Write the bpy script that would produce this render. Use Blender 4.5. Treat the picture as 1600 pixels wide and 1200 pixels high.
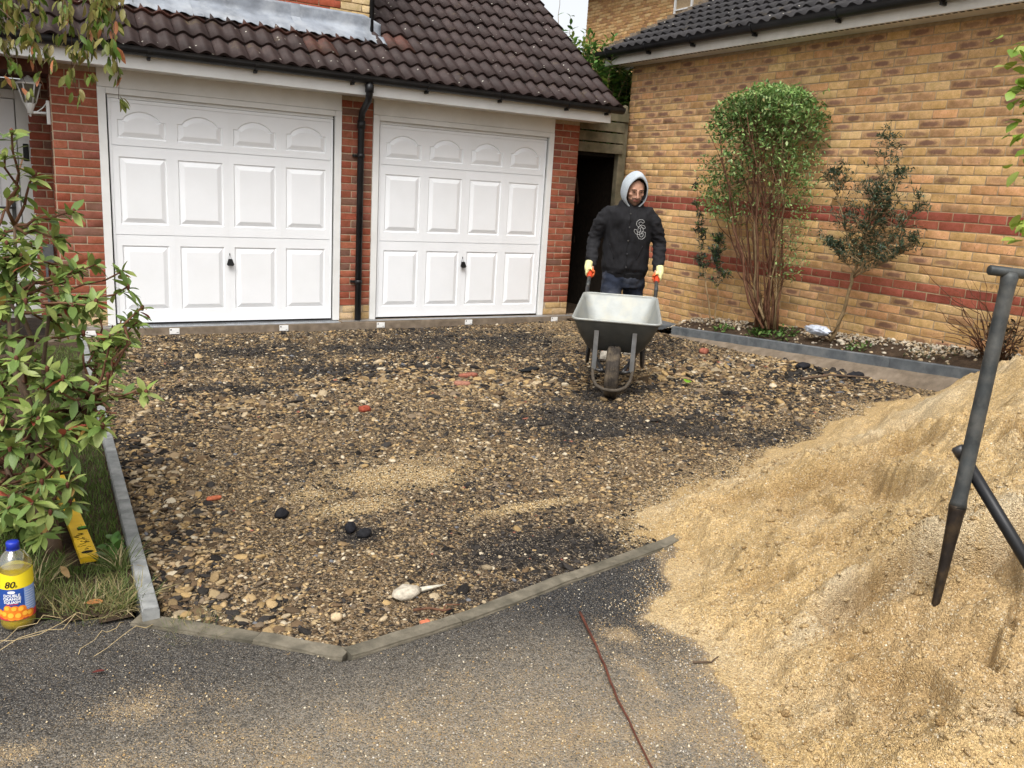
import bpy, bmesh, math, random
import numpy as np
from mathutils import Matrix, Vector, Euler
from mathutils.bvhtree import BVHTree

for o in list(bpy.data.objects):
    bpy.data.objects.remove(o)
SC = bpy.context.scene
COL = SC.collection
rng = np.random.default_rng(11)
random.seed(5)
PI = math.pi

# ------------------------------------------------------------------ camera
FPX = 1309.233
CAMP = np.array([0.857, -8.604, 1.680])
def cam_rot():
    rx, ry, rz = math.radians(76.931), math.radians(3.554), math.radians(-30.654)
    return Matrix.Rotation(rz, 3, 'Z') @ Matrix.Rotation(rx, 3, 'X') @ Matrix.Rotation(ry, 3, 'Z')
cd = bpy.data.cameras.new('camera'); cam = bpy.data.objects.new('camera', cd); COL.objects.link(cam)
cam.matrix_world = Matrix.Translation(Vector(CAMP)) @ cam_rot().to_4x4()
cd.sensor_width = 36.0; cd.lens = FPX / 1600 * 36.0; cd.clip_start = 0.05; cd.clip_end = 2000
SC.camera = cam

# ------------------------------------------------------------------ light: overcast sky and a very soft sun
SUN_EL, SUN_AZ = 56.0, 221.0          # azimuth clockwise from +Y: behind the camera, from the left
w = bpy.data.worlds.new('World'); SC.world = w; w.use_nodes = True
wn = w.node_tree; wn.nodes.clear()
sky = wn.nodes.new('ShaderNodeTexSky'); sky.sky_type = 'NISHITA'; sky.sun_disc = False
sky.sun_elevation = math.radians(SUN_EL); sky.sun_rotation = math.radians(SUN_AZ)
sky.air_density = 1.0; sky.dust_density = 4.0; sky.ozone_density = 1.0
hs = wn.nodes.new('ShaderNodeHueSaturation'); hs.inputs['Saturation'].default_value = 0.17
bg = wn.nodes.new('ShaderNodeBackground'); bg.inputs['Strength'].default_value = 0.145
wo = wn.nodes.new('ShaderNodeOutputWorld')
wn.links.new(sky.outputs[0], hs.inputs['Color']); wn.links.new(hs.outputs[0], bg.inputs['Color']); wn.links.new(bg.outputs[0], wo.inputs[0])
sl = bpy.data.lights.new('sun', 'SUN'); sl.energy = 1.50; sl.angle = math.radians(30); sl.color = (1.0, 0.975, 0.94)
so = bpy.data.objects.new('sun', sl); COL.objects.link(so)
az, el = math.radians(SUN_AZ), math.radians(SUN_EL)
tosun = Vector((math.sin(az) * math.cos(el), math.cos(az) * math.cos(el), math.sin(el)))
so.rotation_euler = tosun.to_track_quat('Z', 'Y').to_euler(); so.location = tosun * 40
SC.view_settings.view_transform = 'Standard'; SC.view_settings.look = 'None'
SC.view_settings.exposure = 0.80; SC.view_settings.gamma = 1.0; SC.view_settings.use_curve_mapping = False
SC.render.engine = 'CYCLES'
SC.cycles.max_bounces = 6; SC.cycles.diffuse_bounces = 3; SC.cycles.transparent_max_bounces = 12

# ------------------------------------------------------------------ numpy noise
def _h(ix, iy, s):
    n = (ix.astype(np.int64) * 374761393 + iy.astype(np.int64) * 668265263 + s * 1442695041) & 0xFFFFFFFF
    n = ((n ^ (n >> 13)) * 1274126177) & 0xFFFFFFFF
    return ((n ^ (n >> 16)) & 0xFFFF) / 65535.0
def vn(x, y, s=0):
    x = np.asarray(x, float); y = np.asarray(y, float)
    ix, iy = np.floor(x), np.floor(y); fx, fy = x - ix, y - iy
    fx = fx * fx * (3 - 2 * fx); fy = fy * fy * (3 - 2 * fy)
    a, b, c, d = _h(ix, iy, s), _h(ix + 1, iy, s), _h(ix, iy + 1, s), _h(ix + 1, iy + 1, s)
    return (a + (b - a) * fx) * (1 - fy) + (c + (d - c) * fx) * fy
def fbm(x, y, s=0, o=4):
    t = 0; a = .5
    for i in range(o):
        t = t + a * (vn(x, y, s + i * 17) - .5); x = np.asarray(x) * 2.03 + 3.1; y = np.asarray(y) * 2.03 + 7.7; a *= .5
    return t
def ss(t):
    t = np.clip(t, 0, 1); return t * t * (3 - 2 * t)

# ------------------------------------------------------------------ terrain
def G(x, y):
    x = np.asarray(x, float); y = np.asarray(y, float)
    xc = np.clip(x, -20, 9); yc = np.clip(y, -12, 0)
    return .11 - .020 * yc + ss((xc - 4.5) / 2.6) * (.03 - .025 * yc)
def g(x, y): return float(G(x, y))
RUB = np.array([(1.19, -5.89), (1.43, -6.13), (1.65, -6.36), (2.07, -6.29), (2.63, -6.16), (3.13, -6.05), (4.0, -5.8), (5.4, -5.75), (7.12, -5.75),
                (7.12, -1.45), (7.12, -.12), (1.22, -.12)])
def inside(poly, x, y):
    x = np.asarray(x); y = np.asarray(y); r = np.zeros(x.shape, bool); n = len(poly)
    for i in range(n):
        x1, y1 = poly[i]; x2, y2 = poly[(i + 1) % n]
        c = ((y1 > y) != (y2 > y)) & (x < (x2 - x1) * (y - y1) / (y2 - y1 + 1e-12) + x1); r ^= c
    return r
PC = (5.2, -7.0)
TOE = [(2.8, -6.47), (3.13, -6.04), (3.56, -5.61), (4.3, -5.35), (5.18, -5.2), (6.5, -4.88), (7.3, -4.9), (2.56, -7.03), (2.44, -7.3), (2.35, -7.7), (2.6, -8.6), (4, -9.4), (8, -8)]
_ta = np.array([math.atan2(t[1] - PC[1], t[0] - PC[0]) for t in TOE]); _tr = np.array([math.hypot(t[0] - PC[0], t[1] - PC[1]) for t in TOE])
_o = np.argsort(_ta); _ta = _ta[_o]; _tr = _tr[_o]
_ta = np.concatenate([[_ta[-1] - 2 * PI], _ta, [_ta[0] + 2 * PI]]); _tr = np.concatenate([[_tr[-1]], _tr, [_tr[0]]])
def pile_d(x, y):
    th = np.arctan2(y - PC[1], x - PC[0]); r = np.hypot(x - PC[0], y - PC[1])
    return np.interp(th, _ta, _tr) - r
def pile_dn(x, y): return pile_d(x, y) + .34 * fbm(x * 2.9, y * 2.9, 6, 5) + .16 * fbm(x * 9, y * 9, 8, 5) - .02
LEDGES = [([(3.73, -6.02), (3.83, -6.18), (3.91, -6.27), (4.07, -6.34), (4.19, -6.41), (4.20, -6.69)], .085, .16), ([(2.99, -6.93), (3.06, -6.97), (3.19, -6.98), (3.3, -6.98), (3.38, -7.02), (3.44, -7.11), (3.51, -7.19), (3.59, -7.26), (3.62, -7.4)], .11, .22),
          ([(3.45, -5.83), (3.58, -5.85), (3.71, -5.92), (3.75, -6.22)], .045, .15), ([(4.05, -6.86), (4.19, -6.84), (4.35, -6.80)], .09, .14), ([(3.25, -6.64), (3.41, -6.67), (3.52, -6.72), (3.58, -6.83)], .05, .14),
          ([(2.55, -7.2), (2.61, -7.24), (2.69, -7.28), (2.73, -7.35), (2.71, -7.41)], .035, .10), ([(2.88, -7.22), (2.95, -7.31), (2.96, -7.43), (2.92, -7.55)], .045, .12), ([(4.26, -5.95), (4.7, -5.82), (5.24, -5.60), (5.45, -5.75)], .05, .2),
          ([(3.0, -6.56), (3.1, -6.61), (3.17, -6.71), (3.16, -6.8)], .04, .12), ([(3.06, -7.55), (3.15, -7.48), (3.3, -7.42)], .06, .12), ([(3.95, -6.45), (3.85, -6.62), (3.80, -6.85)], .05, .15), ([(3.62, -6.25), (3.70, -6.42), (3.66, -6.6)], .04, .12)]
PITS = [(2.88, -6.77, .06, .02), (2.84, -6.89, .07, .025), (2.70, -7.33, .05, .03), (2.70, -7.54, .08, .02), (2.89, -7.64, .06, .03), (3.131, -7.302, .055, -.016), (2.75, -7.05, .05, .02), (3.25, -6.3, .09, .02), (2.95, -6.35, .07, .018)]
def ledge_drop(x, y):
    t = 0 * x; wx = x + .030 * fbm(x * 12, y * 12, 301, 4); wy = y + .030 * fbm(x * 12, y * 12, 302, 4)
    for (P, hh, wd) in LEDGES:
        bd = np.full(x.shape, 9.0); bs = np.zeros(x.shape); bt = np.zeros(x.shape); n = len(P) - 1
        for i in range(n):
            ax, ay = P[i]; bx, by = P[i + 1]; dx, dy = bx - ax, by - ay; l2 = dx * dx + dy * dy
            k = np.clip(((wx - ax) * dx + (wy - ay) * dy) / l2, 0, 1); d = np.hypot(wx - ax - k * dx, wy - ay - k * dy)
            sg = np.sign((wx - ax) * dy - (wy - ay) * dx); sc = math.copysign(1, (CAMP[0] - ax) * dy - (CAMP[1] - ay) * dx)
            m = d < bd; bd = np.where(m, d, bd); bs = np.where(m, sg * sc, bs); bt = np.where(m, (i + k) / n, bt)
        tp = ss(bt / .18) * ss((1 - bt) / .18)
        t = t + 1.45 * hh * tp * np.where(bs > 0, ss(bd / .016) * np.exp(-bd / wd), -.25 * np.exp(-(bd / .05) ** 2))
    for (px, py, r, dp) in PITS: q = np.hypot(wx - px, wy - py) / r; t = t + dp * np.where(q < 1, 1 - q ** 3, 0) - dp * .35 * np.exp(-((q - 1.15) / .22) ** 2)
    return t
def pile_h(x, y, fine=True):
    d = pile_dn(x, y)
    h = .030 * ss(d / .30) + .43 * np.maximum(0, d - .12)
    k = 1.2; h = np.where(h > k * .7, k * .7 + k * .3 * (1 - np.exp(-(h - k * .7) / (k * .3))), h)
    m = ss(d / .5)
    # slumped ledges running across the slope
    q = d * 3.2 + 1.2 * fbm(x * 1.5 + 4, y * 1.5, 21, 3) + .35 * fbm(x * 6, y * 6, 22, 3)
    fr = q - np.floor(q)
    h = h + m * .042 * (ss(fr / .80) - ss((fr - .86) / .12) - .4) * ss((vn(x * 1.7, y * 1.7, 31) - .33) / .3)
    # shovelled hollow around the spade
    ux, uy = x - 2.98, y + 7.44
    aa = ux * .80 - uy * .60; bb = ux * .60 + uy * .80
    hol = 1 - ss((np.hypot(aa / .50, bb / .28) - .72 + .25 * fbm(x * 5, y * 5, 41, 3)) / .22)
    h = h - .055 * hol * m
    h = h + m * (.060 * fbm(x * 3.1, y * 3.1, 51, 4) + .050 * fbm(x * 9, y * 9, 52, 4))
    lump = vn(x * 14, y * 14, 71) ** 5
    h = h + ss((d - .05) / .4) * .050 * lump * ss((vn(x * 1.3, y * 1.3, 73) - .3) / .3)
    h = h - m * ledge_drop(x, y) + .112 * np.exp(-(((x - 3.15) ** 2 + (y + 7.29) ** 2) / .24 ** 2))
    if fine:
        h = h + ss(d / .15) * (  .024 * fbm(x * 30, y * 30, 61, 3) + .006 * (vn(x * 90, y * 90, 62) - .5))
    return np.where(d > 0, h + .004, -.03)

# ------------------------------------------------------------------ object helpers
def setp(o, label=None, cat=None, group=None, kind=None):
    if label: o['label'] = label
    if cat: o['category'] = cat
    if group: o['group'] = group
    if kind: o['kind'] = kind
    return o
def link(o, parent=None):
    COL.objects.link(o)
    if parent is not None: o.parent = parent
    return o
def empty(name, loc, label, cat, group=None, rz=0):
    o = bpy.data.objects.new(name, None); o.empty_display_size = .1
    o.location = loc; o.rotation_euler = (0, 0, rz); COL.objects.link(o)
    setp(o, label, cat, group); return o
def keep(o, parent):
    """parent o but leave its mesh in world coordinates"""
    o.parent = parent
    m = Matrix.Identity(4); p = parent
    while p is not None:
        m = (p.matrix_parent_inverse @ p.matrix_basis) @ m; p = p.parent
    o.matrix_parent_inverse = m.inverted(); return o
def np_mesh(name, V, faces, mat=None, smooth=False, col=None, uv=None, mats=None, midx=None):
    """faces: (n,k) array or list of such arrays; col per vertex (N,4); uv per loop (L,2)"""
    V = np.asarray(V, np.float32)
    fl = faces if isinstance(faces, list) else [faces]
    fl = [np.asarray(f, np.int32) for f in fl if len(f)]
    me = bpy.data.meshes.new(name)
    me.vertices.add(len(V)); me.vertices.foreach_set('co', V.ravel())
    loops = np.concatenate([f.ravel() for f in fl]); tot = np.concatenate([np.full(len(f), f.shape[1], np.int32) for f in fl])
    st = np.concatenate([[0], np.cumsum(tot)[:-1]]).astype(np.int32)
    me.loops.add(len(loops)); me.loops.foreach_set('vertex_index', loops)
    me.polygons.add(len(tot)); me.polygons.foreach_set('loop_start', st); me.polygons.foreach_set('loop_total', tot)
    if midx is not None: me.polygons.foreach_set('material_index', np.asarray(midx, np.int32))
    me.update(calc_edges=True)
    if smooth: me.polygons.foreach_set('use_smooth', np.ones(len(tot), bool))
    if col is not None:
        a = me.color_attributes.new('Col', 'FLOAT_COLOR', 'POINT'); c = np.ones((len(V), 4), np.float32); col = np.asarray(col)
        c[:, :col.shape[1]] = col; a.data.foreach_set('color', c.ravel())
    if uv is not None:
        u = me.uv_layers.new(name='UVMap'); u.data.foreach_set('uv', np.asarray(uv, np.float32).ravel())
    for m in (mats or ([mat] if mat else [])): me.materials.append(m)
    me.validate(); return me
def np_obj(name, V, faces, mat=None, parent=None, world=True, **kw):
    o = bpy.data.objects.new(name, np_mesh(name, V, faces, mat, **kw)); COL.objects.link(o)
    if parent is not None:
        if world: keep(o, parent)
        else: o.parent = parent
    return o
class MB:
    """collects simple shapes for one mesh"""
    def __init__(s): s.v = []; s.f = []; s.m = []; s.sm = []
    def add(s, V, F, m=0, sm=False):
        b = len(s.v); s.v += [tuple(map(float, p)) for p in V]; s.f += [tuple(i + b for i in f) for f in F]; s.m += [m] * len(F); s.sm += [sm] * len(F)
    def box(s, a, b, m=0, M=None, bev=0):
        x0, y0, z0 = a; x1, y1, z1 = b
        if bev <= 0:
            V = [(x0, y0, z0), (x1, y0, z0), (x1, y1, z0), (x0, y1, z0), (x0, y0, z1), (x1, y0, z1), (x1, y1, z1), (x0, y1, z1)]
            F = [(0, 3, 2, 1), (4, 5, 6, 7), (0, 1, 5, 4), (1, 2, 6, 5), (2, 3, 7, 6), (3, 0, 4, 7)]
        else:
            bm = bmesh.new(); bmesh.ops.create_cube(bm, size=1)
            for v in bm.verts: v.co = Vector(((x0 + x1) / 2 + v.co.x * (x1 - x0), (y0 + y1) / 2 + v.co.y * (y1 - y0), (z0 + z1) / 2 + v.co.z * (z1 - z0)))
            bmesh.ops.bevel(bm, geom=list(bm.edges), offset=bev, segments=2, affect='EDGES', profile=.6)
            bm.verts.index_update(); V = [tuple(v.co) for v in bm.verts]; F = [tuple(v.index for v in f.verts) for f in bm.faces]; bm.free()
        if M is not None: V = [tuple(M @ Vector(p)) for p in V]
        s.add(V, F, m)
    def tube(s, pts, rad, n=10, m=0, cap=True, sq=1.0, sm=True):
        P = [Vector(p) for p in pts]; R = rad if hasattr(rad, '__len__') else [rad] * len(P)
        V = []; F = []; up = None
        for i, p in enumerate(P):
            t = (P[min(i + 1, len(P) - 1)] - P[max(i - 1, 0)]).normalized()
            if up is None: up = Vector((0, 0, 1)) if abs(t.z) < .9 else Vector((0, 1, 0))
            a = t.cross(up).normalized(); b = a.cross(t).normalized(); up = b
            for k in range(n):
                q = 2 * PI * k / n; V.append(p + a * math.cos(q) * R[i] + b * math.sin(q) * R[i] * sq)
        for i in range(len(P) - 1):
            for k in range(n):
                F.append((i * n + k, i * n + (k + 1) % n, (i + 1) * n + (k + 1) % n, (i + 1) * n + k))
        if cap: F.append(tuple(range(n - 1, -1, -1))); F.append(tuple((len(P) - 1) * n + k for k in range(n)))
        s.add(V, F, m, sm)
    def lathe(s, prof, c=(0, 0, 0), n=24, m=0, sm=True, sx=1, sy=1):
        V = []; F = []
        for (r, z) in prof:
            for k in range(n): q = 2 * PI * k / n; V.append((c[0] + r * math.cos(q) * sx, c[1] + r * math.sin(q) * sy, c[2] + z))
        for i in range(len(prof) - 1):
            for k in range(n): F.append((i * n + k, i * n + (k + 1) % n, (i + 1) * n + (k + 1) % n, (i + 1) * n + k))
        s.add(V, F, m, sm)
    def extrude(s, prof, axis, a, b, m=0, closed=True, sm=False, cap=True):
        """profile of 2D points swept along axis 'x' or 'y' from a to b"""
        n = len(prof); V = []
        for t in (a, b):
            for (p, z) in prof: V.append((t, p, z) if axis == 'x' else (p, t, z))
        F = [(k, (k + 1) % n, n + (k + 1) % n, n + k) for k in range(n if closed else n - 1)]
        if closed and cap: F += [tuple(range(n - 1, -1, -1)), tuple(range(n, 2 * n))]
        s.add(V, F, m, sm)
    def build(s, name, mat, parent=None, world=True, M=None):
        me = bpy.data.meshes.new(name)
        v = s.v if M is None else [tuple(M @ Vector(p)) for p in s.v]
        me.from_pydata(v, [], s.f); me.update()
        for mm in (mat if isinstance(mat, (list, tuple)) else [mat]): me.materials.append(mm)
        me.polygons.foreach_set('material_index', s.m); me.polygons.foreach_set('use_smooth', s.sm)
        bm = bmesh.new(); bm.from_mesh(me); bmesh.ops.recalc_face_normals(bm, faces=bm.faces); bm.to_mesh(me); bm.free()
        o = bpy.data.objects.new(name, me); COL.objects.link(o)
        if parent is not None:
            if world: keep(o, parent)
            else: o.parent = parent
        return o
def batch(TV, TF, R, L, jit=None):
    """template (n,3) placed by R (N,3,3), L (N,3) -> joined V, F"""
    N = len(L); n = len(TV)
    T = np.broadcast_to(TV, (N, n, 3)) if jit is None else TV[None] * jit
    V = np.einsum('nij,nkj->nki', R, T) + L[:, None, :]
    F = (TF[None] + (np.arange(N) * n)[:, None, None]).reshape(-1, TF.shape[1])
    return V.reshape(-1, 3), F
def euler_mats(rx, ry, rz):
    c, s = np.cos, np.sin; N = len(rz); o = np.zeros(N); i = np.ones(N)
    X = np.stack([np.stack([i, o, o], -1), np.stack([o, c(rx), -s(rx)], -1), np.stack([o, s(rx), c(rx)], -1)], 1)
    Y = np.stack([np.stack([c(ry), o, s(ry)], -1), np.stack([o, i, o], -1), np.stack([-s(ry), o, c(ry)], -1)], 1)
    Z = np.stack([np.stack([c(rz), -s(rz), o], -1), np.stack([s(rz), c(rz), o], -1), np.stack([o, o, i], -1)], 1)
    return Z @ Y @ X
def frames(d, roll):
    """rotation matrices whose +Y axis follows d (N,3) and whose Z leans up, rolled about d"""
    d = d / np.linalg.norm(d, axis=1, keepdims=True)
    up = np.tile([0, 0, 1.0], (len(d), 1)); x = np.cross(d, up); nx = np.linalg.norm(x, axis=1, keepdims=True)
    x = np.where(nx < 1e-4, [[1.0, 0, 0]], x / np.maximum(nx, 1e-6)); z = np.cross(x, d)
    c, s = np.cos(roll)[:, None], np.sin(roll)[:, None]
    return np.stack([x * c + z * s, d, z * c - x * s], -1)

# ------------------------------------------------------------------ materials
def newmat(name):
    m = bpy.data.materials.new(name); m.use_nodes = True; nt = m.node_tree; nt.nodes.clear()
    out = nt.nodes.new('ShaderNodeOutputMaterial'); b = nt.nodes.new('ShaderNodeBsdfPrincipled'); nt.links.new(b.outputs[0], out.inputs[0])
    return m, nt, b
def nd(nt, t, ins=None, **pr):
    n = nt.nodes.new(t)
    for k, v in pr.items(): setattr(n, k, v)
    for k, v in (ins or {}).items():
        if hasattr(v, 'is_output') or isinstance(v, bpy.types.NodeSocket): nt.links.new(v, n.inputs[k])
        else: n.inputs[k].default_value = v
    return n
def c4(c): return (c[0], c[1], c[2], 1)
def noise(nt, vec, scale, detail=4, rough=.55): return nd(nt, 'ShaderNodeTexNoise', {'Vector': vec, 'Scale': scale, 'Detail': detail, 'Roughness': rough}).outputs[0]
def ramp(nt, fac, stops):
    r = nd(nt, 'ShaderNodeValToRGB', {'Fac': fac}); e = r.color_ramp.elements
    while len(e) < len(stops): e.new(.5)
    for i, (p, c) in enumerate(stops): e[i].position = p; e[i].color = c4(c) if len(c) == 3 else c
    return r.outputs[0]
def maprange(nt, v, a, b, c=0, d=1): return nd(nt, 'ShaderNodeMapRange', {0: v, 1: a, 2: b, 3: c, 4: d}).outputs[0]
def mix(nt, f, a, b, t='MIX'):
    n = nt.nodes.new('ShaderNodeMix'); n.data_type = 'RGBA'; n.blend_type = t; n.clamp_factor = True
    for i, v in ((0, f), (6, a), (7, b)):
        if isinstance(v, bpy.types.NodeSocket): nt.links.new(v, n.inputs[i])
        else: n.inputs[i].default_value = v if i == 0 else (c4(v) if len(v) == 3 else v)
    return n.outputs[2]
def math_(nt, op, a, b=0.0, cl=False):
    n = nt.nodes.new('ShaderNodeMath'); n.operation = op; n.use_clamp = cl
    for i, v in ((0, a), (1, b)):
        if isinstance(v, bpy.types.NodeSocket): nt.links.new(v, n.inputs[i])
        else: n.inputs[i].default_value = v
    return n.outputs[0]
def bump(nt, b, h, s=.5, d=.01): nt.links.new(nd(nt, 'ShaderNodeBump', {'Height': h, 'Strength': s, 'Distance': d}).outputs[0], b.inputs['Normal'])
def coords(nt, shuffle=True):
    tc = nd(nt, 'ShaderNodeTexCoord').outputs['Object']
    if not shuffle: return tc
    r = nd(nt, 'ShaderNodeObjectInfo').outputs['Random']
    return nd(nt, 'ShaderNodeVectorMath', {0: tc, 1: nd(nt, 'ShaderNodeCombineXYZ', {0: math_(nt, 'MULTIPLY', r, 37.0), 1: math_(nt, 'MULTIPLY', r, 91.0), 2: r}).outputs[0]}, operation='ADD').outputs[0]
def simple(name, c, rough=.6, metal=0, var=.25, scale=20, bmp=.1, bscale=None, dirt=None, dscale=3, damt=.5, shuffle=True, bd=.004, spec=None):
    """plain surface with mottled colour, fine relief and optional dirt"""
    if spec is None: spec = .5 if rough < .46 else .18
    m, nt, b = newmat(name); v = coords(nt, shuffle)
    k = maprange(nt, noise(nt, v, scale, 5), .3, .7, 1 - var, 1 + var)
    colr = nd(nt, 'ShaderNodeVectorMath', {0: c[:3], 1: nd(nt, 'ShaderNodeCombineXYZ', {0: k, 1: k, 2: k}).outputs[0]}, operation='MULTIPLY').outputs[0]
    if dirt: colr = mix(nt, maprange(nt, noise(nt, v, dscale, 6, .65), .45, .68, 0, damt), colr, dirt)
    nt.links.new(colr, b.inputs['Base Color']); b.inputs['Roughness'].default_value = rough; b.inputs['Metallic'].default_value = metal
    b.inputs['Specular IOR Level'].default_value = spec
    if bmp: bump(nt, b, noise(nt, v, bscale or scale * 4, 4), bmp, bd)
    return m
def attr_mat(name, rough=.7, var=.2, scale=60, bmp=.3, bscale=150, bd=.004, transl=0, shuffle=True, spec=.4):
    m, nt, b = newmat(name); v = coords(nt, shuffle)
    a = nd(nt, 'ShaderNodeAttribute', attribute_name='Col').outputs['Color']
    k = maprange(nt, noise(nt, v, scale, 4), .3, .7, 1 - var, 1 + var)
    colr = nd(nt, 'ShaderNodeVectorMath', {0: a, 1: nd(nt, 'ShaderNodeCombineXYZ', {0: k, 1: k, 2: k}).outputs[0]}, operation='MULTIPLY').outputs[0]
    nt.links.new(colr, b.inputs['Base Color']); b.inputs['Roughness'].default_value = rough; b.inputs['Specular IOR Level'].default_value = spec
    if bmp: bump(nt, b, noise(nt, v, bscale, 4), bmp, bd)
    if transl:
        tr = nd(nt, 'ShaderNodeBsdfTranslucent', {'Color': colr}); ms = nd(nt, 'ShaderNodeMixShader', {0: transl, 1: b.outputs[0], 2: tr.outputs[0]})
        nt.links.new(ms.outputs[0], nt.nodes['Material Output'].inputs[0])
    return m
M = {}
M['white_paint'] = simple('white_garage_door', (.78, .79, .80), .32, var=.02, scale=4, bmp=.02, dirt=(.62, .61, .57), dscale=1.7, damt=.12)
M['upvc'] = simple('white_upvc', (.72, .72, .70), .35, var=.03, scale=6, bmp=.02, dirt=(.45, .43, .38), dscale=2.5, damt=.25)
M['fascia_old'] = simple('weathered_white_fascia', (.62, .60, .55), .5, var=.06, scale=5, bmp=.05, dirt=(.35, .33, .28), dscale=3, damt=.4)
M['black_plastic'] = simple('black_plastic', (.008, .008, .009), .42, var=.3, scale=9, bmp=.04, dirt=(.03, .029, .026), dscale=4, damt=.3, spec=.3)
M['dark_void'] = simple('dark_bitumen_felt', (.012, .011, .010), .95, bmp=.2)
M['lead'] = simple('lead_flashing', (.20, .22, .25), .48, var=.35, scale=5, bmp=.3, bscale=12, bd=.02, dirt=(.40, .42, .44), dscale=4, damt=.6, spec=.4)
M['concrete'] = simple('grey_concrete', (.20, .205, .20), .85, var=.28, scale=14, bmp=.35, bscale=120, dirt=(.34, .34, .32), dscale=7, damt=.7)
M['concrete_dark'] = simple('slate_grey_concrete', (.105, .115, .122), .8, var=.25, scale=10, bmp=.3, bscale=110, dirt=(.20, .20, .19), dscale=5, damt=.5)
M['concrete_brown'] = simple('soil_stained_concrete', (.19, .15, .11), .9, var=.3, scale=12, bmp=.5, bscale=80, dirt=(.10, .075, .05), dscale=5, damt=.6)
M['edging'] = simple('weathered_edging', (.155, .135, .10), .95, var=.3, scale=18, bmp=.6, bscale=90, dirt=(.06, .055, .04), dscale=7, damt=.85)
M['galv'] = simple('galvanised_steel', (.42, .44, .46), .42, metal=.75, var=.2, scale=14, bmp=.06, dirt=(.30, .28, .24), dscale=6, damt=.5)
M['tray_in'] = simple('dusty_galvanised_tray', (.285, .295, .28), .55, metal=.25, var=.10, scale=10, bmp=.12, bscale=60, dirt=(.36, .34, .27), dscale=9, damt=.55)
M['tray_out'] = simple('grey_tray_underside', (.085, .088, .083), .5, metal=.3, var=.15, scale=8, bmp=.05, dirt=(.15, .14, .12), dscale=5, damt=.35)
M['steel_black'] = simple('black_painted_steel', (.02, .021, .024), .42, metal=.2, var=.3, scale=15, bmp=.06, dirt=(.12, .10, .075), dscale=7, damt=.5)
M['steel_worn'] = simple('worn_grey_steel', (.050, .054, .054), .50, metal=.35, var=.3, scale=16, bmp=.15, bscale=70, dirt=(.16, .15, .13), dscale=9, damt=.55)
M['steel_brown'] = simple('muddy_dark_steel', (.022, .017, .014), .5, metal=.3, var=.35, scale=20, bmp=.2, bscale=80, dirt=(.10, .065, .03), dscale=16, damt=.5)
M['rubber'] = simple('muddy_rubber', (.040, .033, .027), .85, var=.3, scale=20, bmp=.4, bscale=60, dirt=(.15, .115, .075), dscale=11, damt=.8)
M['mud_steel'] = simple('mud_caked_steel', (.065, .053, .040), .85, var=.3, scale=25, bmp=.4, bscale=60)
M['red_grip'] = simple('orange_red_rubber_grip', (.48, .05, .018), .5, var=.12, bmp=.1)
M['timber'] = simple('weathered_timber', (.135, .115, .075), .85, var=.35, scale=9, bmp=.3, bscale=40, dirt=(.07, .075, .04), dscale=4, damt=.6)
M['timber_dark'] = simple('dark_passage_timber', (.022, .016, .011), .9, var=.3, bmp=.3)  # near-black colour stands in for the shade inside the passage
M['bark'] = simple('brown_bark', (.10, .068, .045), .9, var=.35, scale=25, bmp=.5, bscale=60)
M['bark_red'] = simple('red_brown_stem', (.105, .045, .026), .8, var=.4, scale=18, bmp=.3, bscale=60, dirt=(.20, .135, .07), dscale=9, damt=.45)
M['bark_pale'] = simple('pale_stem', (.24, .17, .09), .8, var=.3, scale=18, bmp=.3)
M['twig_red'] = simple('dark_red_twig', (.10, .035, .022), .7, var=.3, bmp=.2)
M['straw'] = simple('dry_grass_stalk', (.42, .32, .17), .8, var=.2, bmp=0)
M['leaf'] = attr_mat('leaf', rough=.42, spec=.30, var=.16, scale=26, bmp=.15, bscale=40, transl=.22)
M['grass'] = attr_mat('grass_blade', rough=.6, var=.15, scale=30, bmp=0, transl=.25, shuffle=False)
M['stone'] = attr_mat('rubble_stone', rough=.95, var=.30, scale=55, bmp=.5, bscale=130, spec=.10)
M['grain'] = attr_mat('sand_grain', rough=.9, var=.1, scale=50, bmp=0, shuffle=False, spec=.1)
M['skin'] = simple('skin', (.45, .25, .17), .5, var=.08, scale=30, bmp=.05)
M['hair'] = simple('dark_hair', (.022, .015, .011), .7, var=.3, bmp=.3)
M['jacket'] = simple('black_jacket_cloth', (.0095, .0092, .0108), .85, var=.25, scale=14, bmp=.25, bscale=220, bd=.002, dirt=(.020, .020, .022), dscale=5, damt=.5, spec=.25)
M['hood'] = simple('grey_marl_cloth', (.40, .44, .47), .9, var=.1, scale=60, bmp=.3, bscale=260, bd=.002)
M['navy'] = simple('dusty_navy_trousers', (.014, .018, .030), .85, var=.3, scale=12, bmp=.2, bscale=150, bd=.002, dirt=(.075, .08, .095), dscale=5, damt=.6)
M['glove'] = simple('pale_yellow_knit_glove', (.62, .60, .30), .85, var=.12, scale=50, bmp=.3, bscale=200, bd=.002)
M['glove_palm'] = simple('orange_latex_palm', (.58, .13, .04), .6, var=.15, bmp=.1)
M['boot'] = simple('dusty_work_boot', (.33, .30, .25), .85, var=.25, bmp=.3)
M['emblem'] = simple('white_embroidery', (.46, .46, .45), .8, var=.08, bmp=.2)
M['level_yellow'] = simple('yellow_level_paint', (.80, .50, .015), .4, var=.06, bmp=.03, dirt=(.45, .27, .03), dscale=12, damt=.35)
M['ink'] = simple('black_marker_ink', (.025, .02, .015), .7, var=.2, bmp=0)
M['white_print'] = simple('white_print', (.78, .78, .78), .6, var=.02, bmp=0)
M['tag'] = simple('white_plastic_tag', (.76, .76, .74), .5, var=.04, bmp=.02, dirt=(.5, .46, .4), dscale=30, damt=.3)
M['bag'] = simple('crumpled_plastic_bag', (.50, .54, .62), .3, var=.35, scale=14, bmp=.1)
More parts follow.
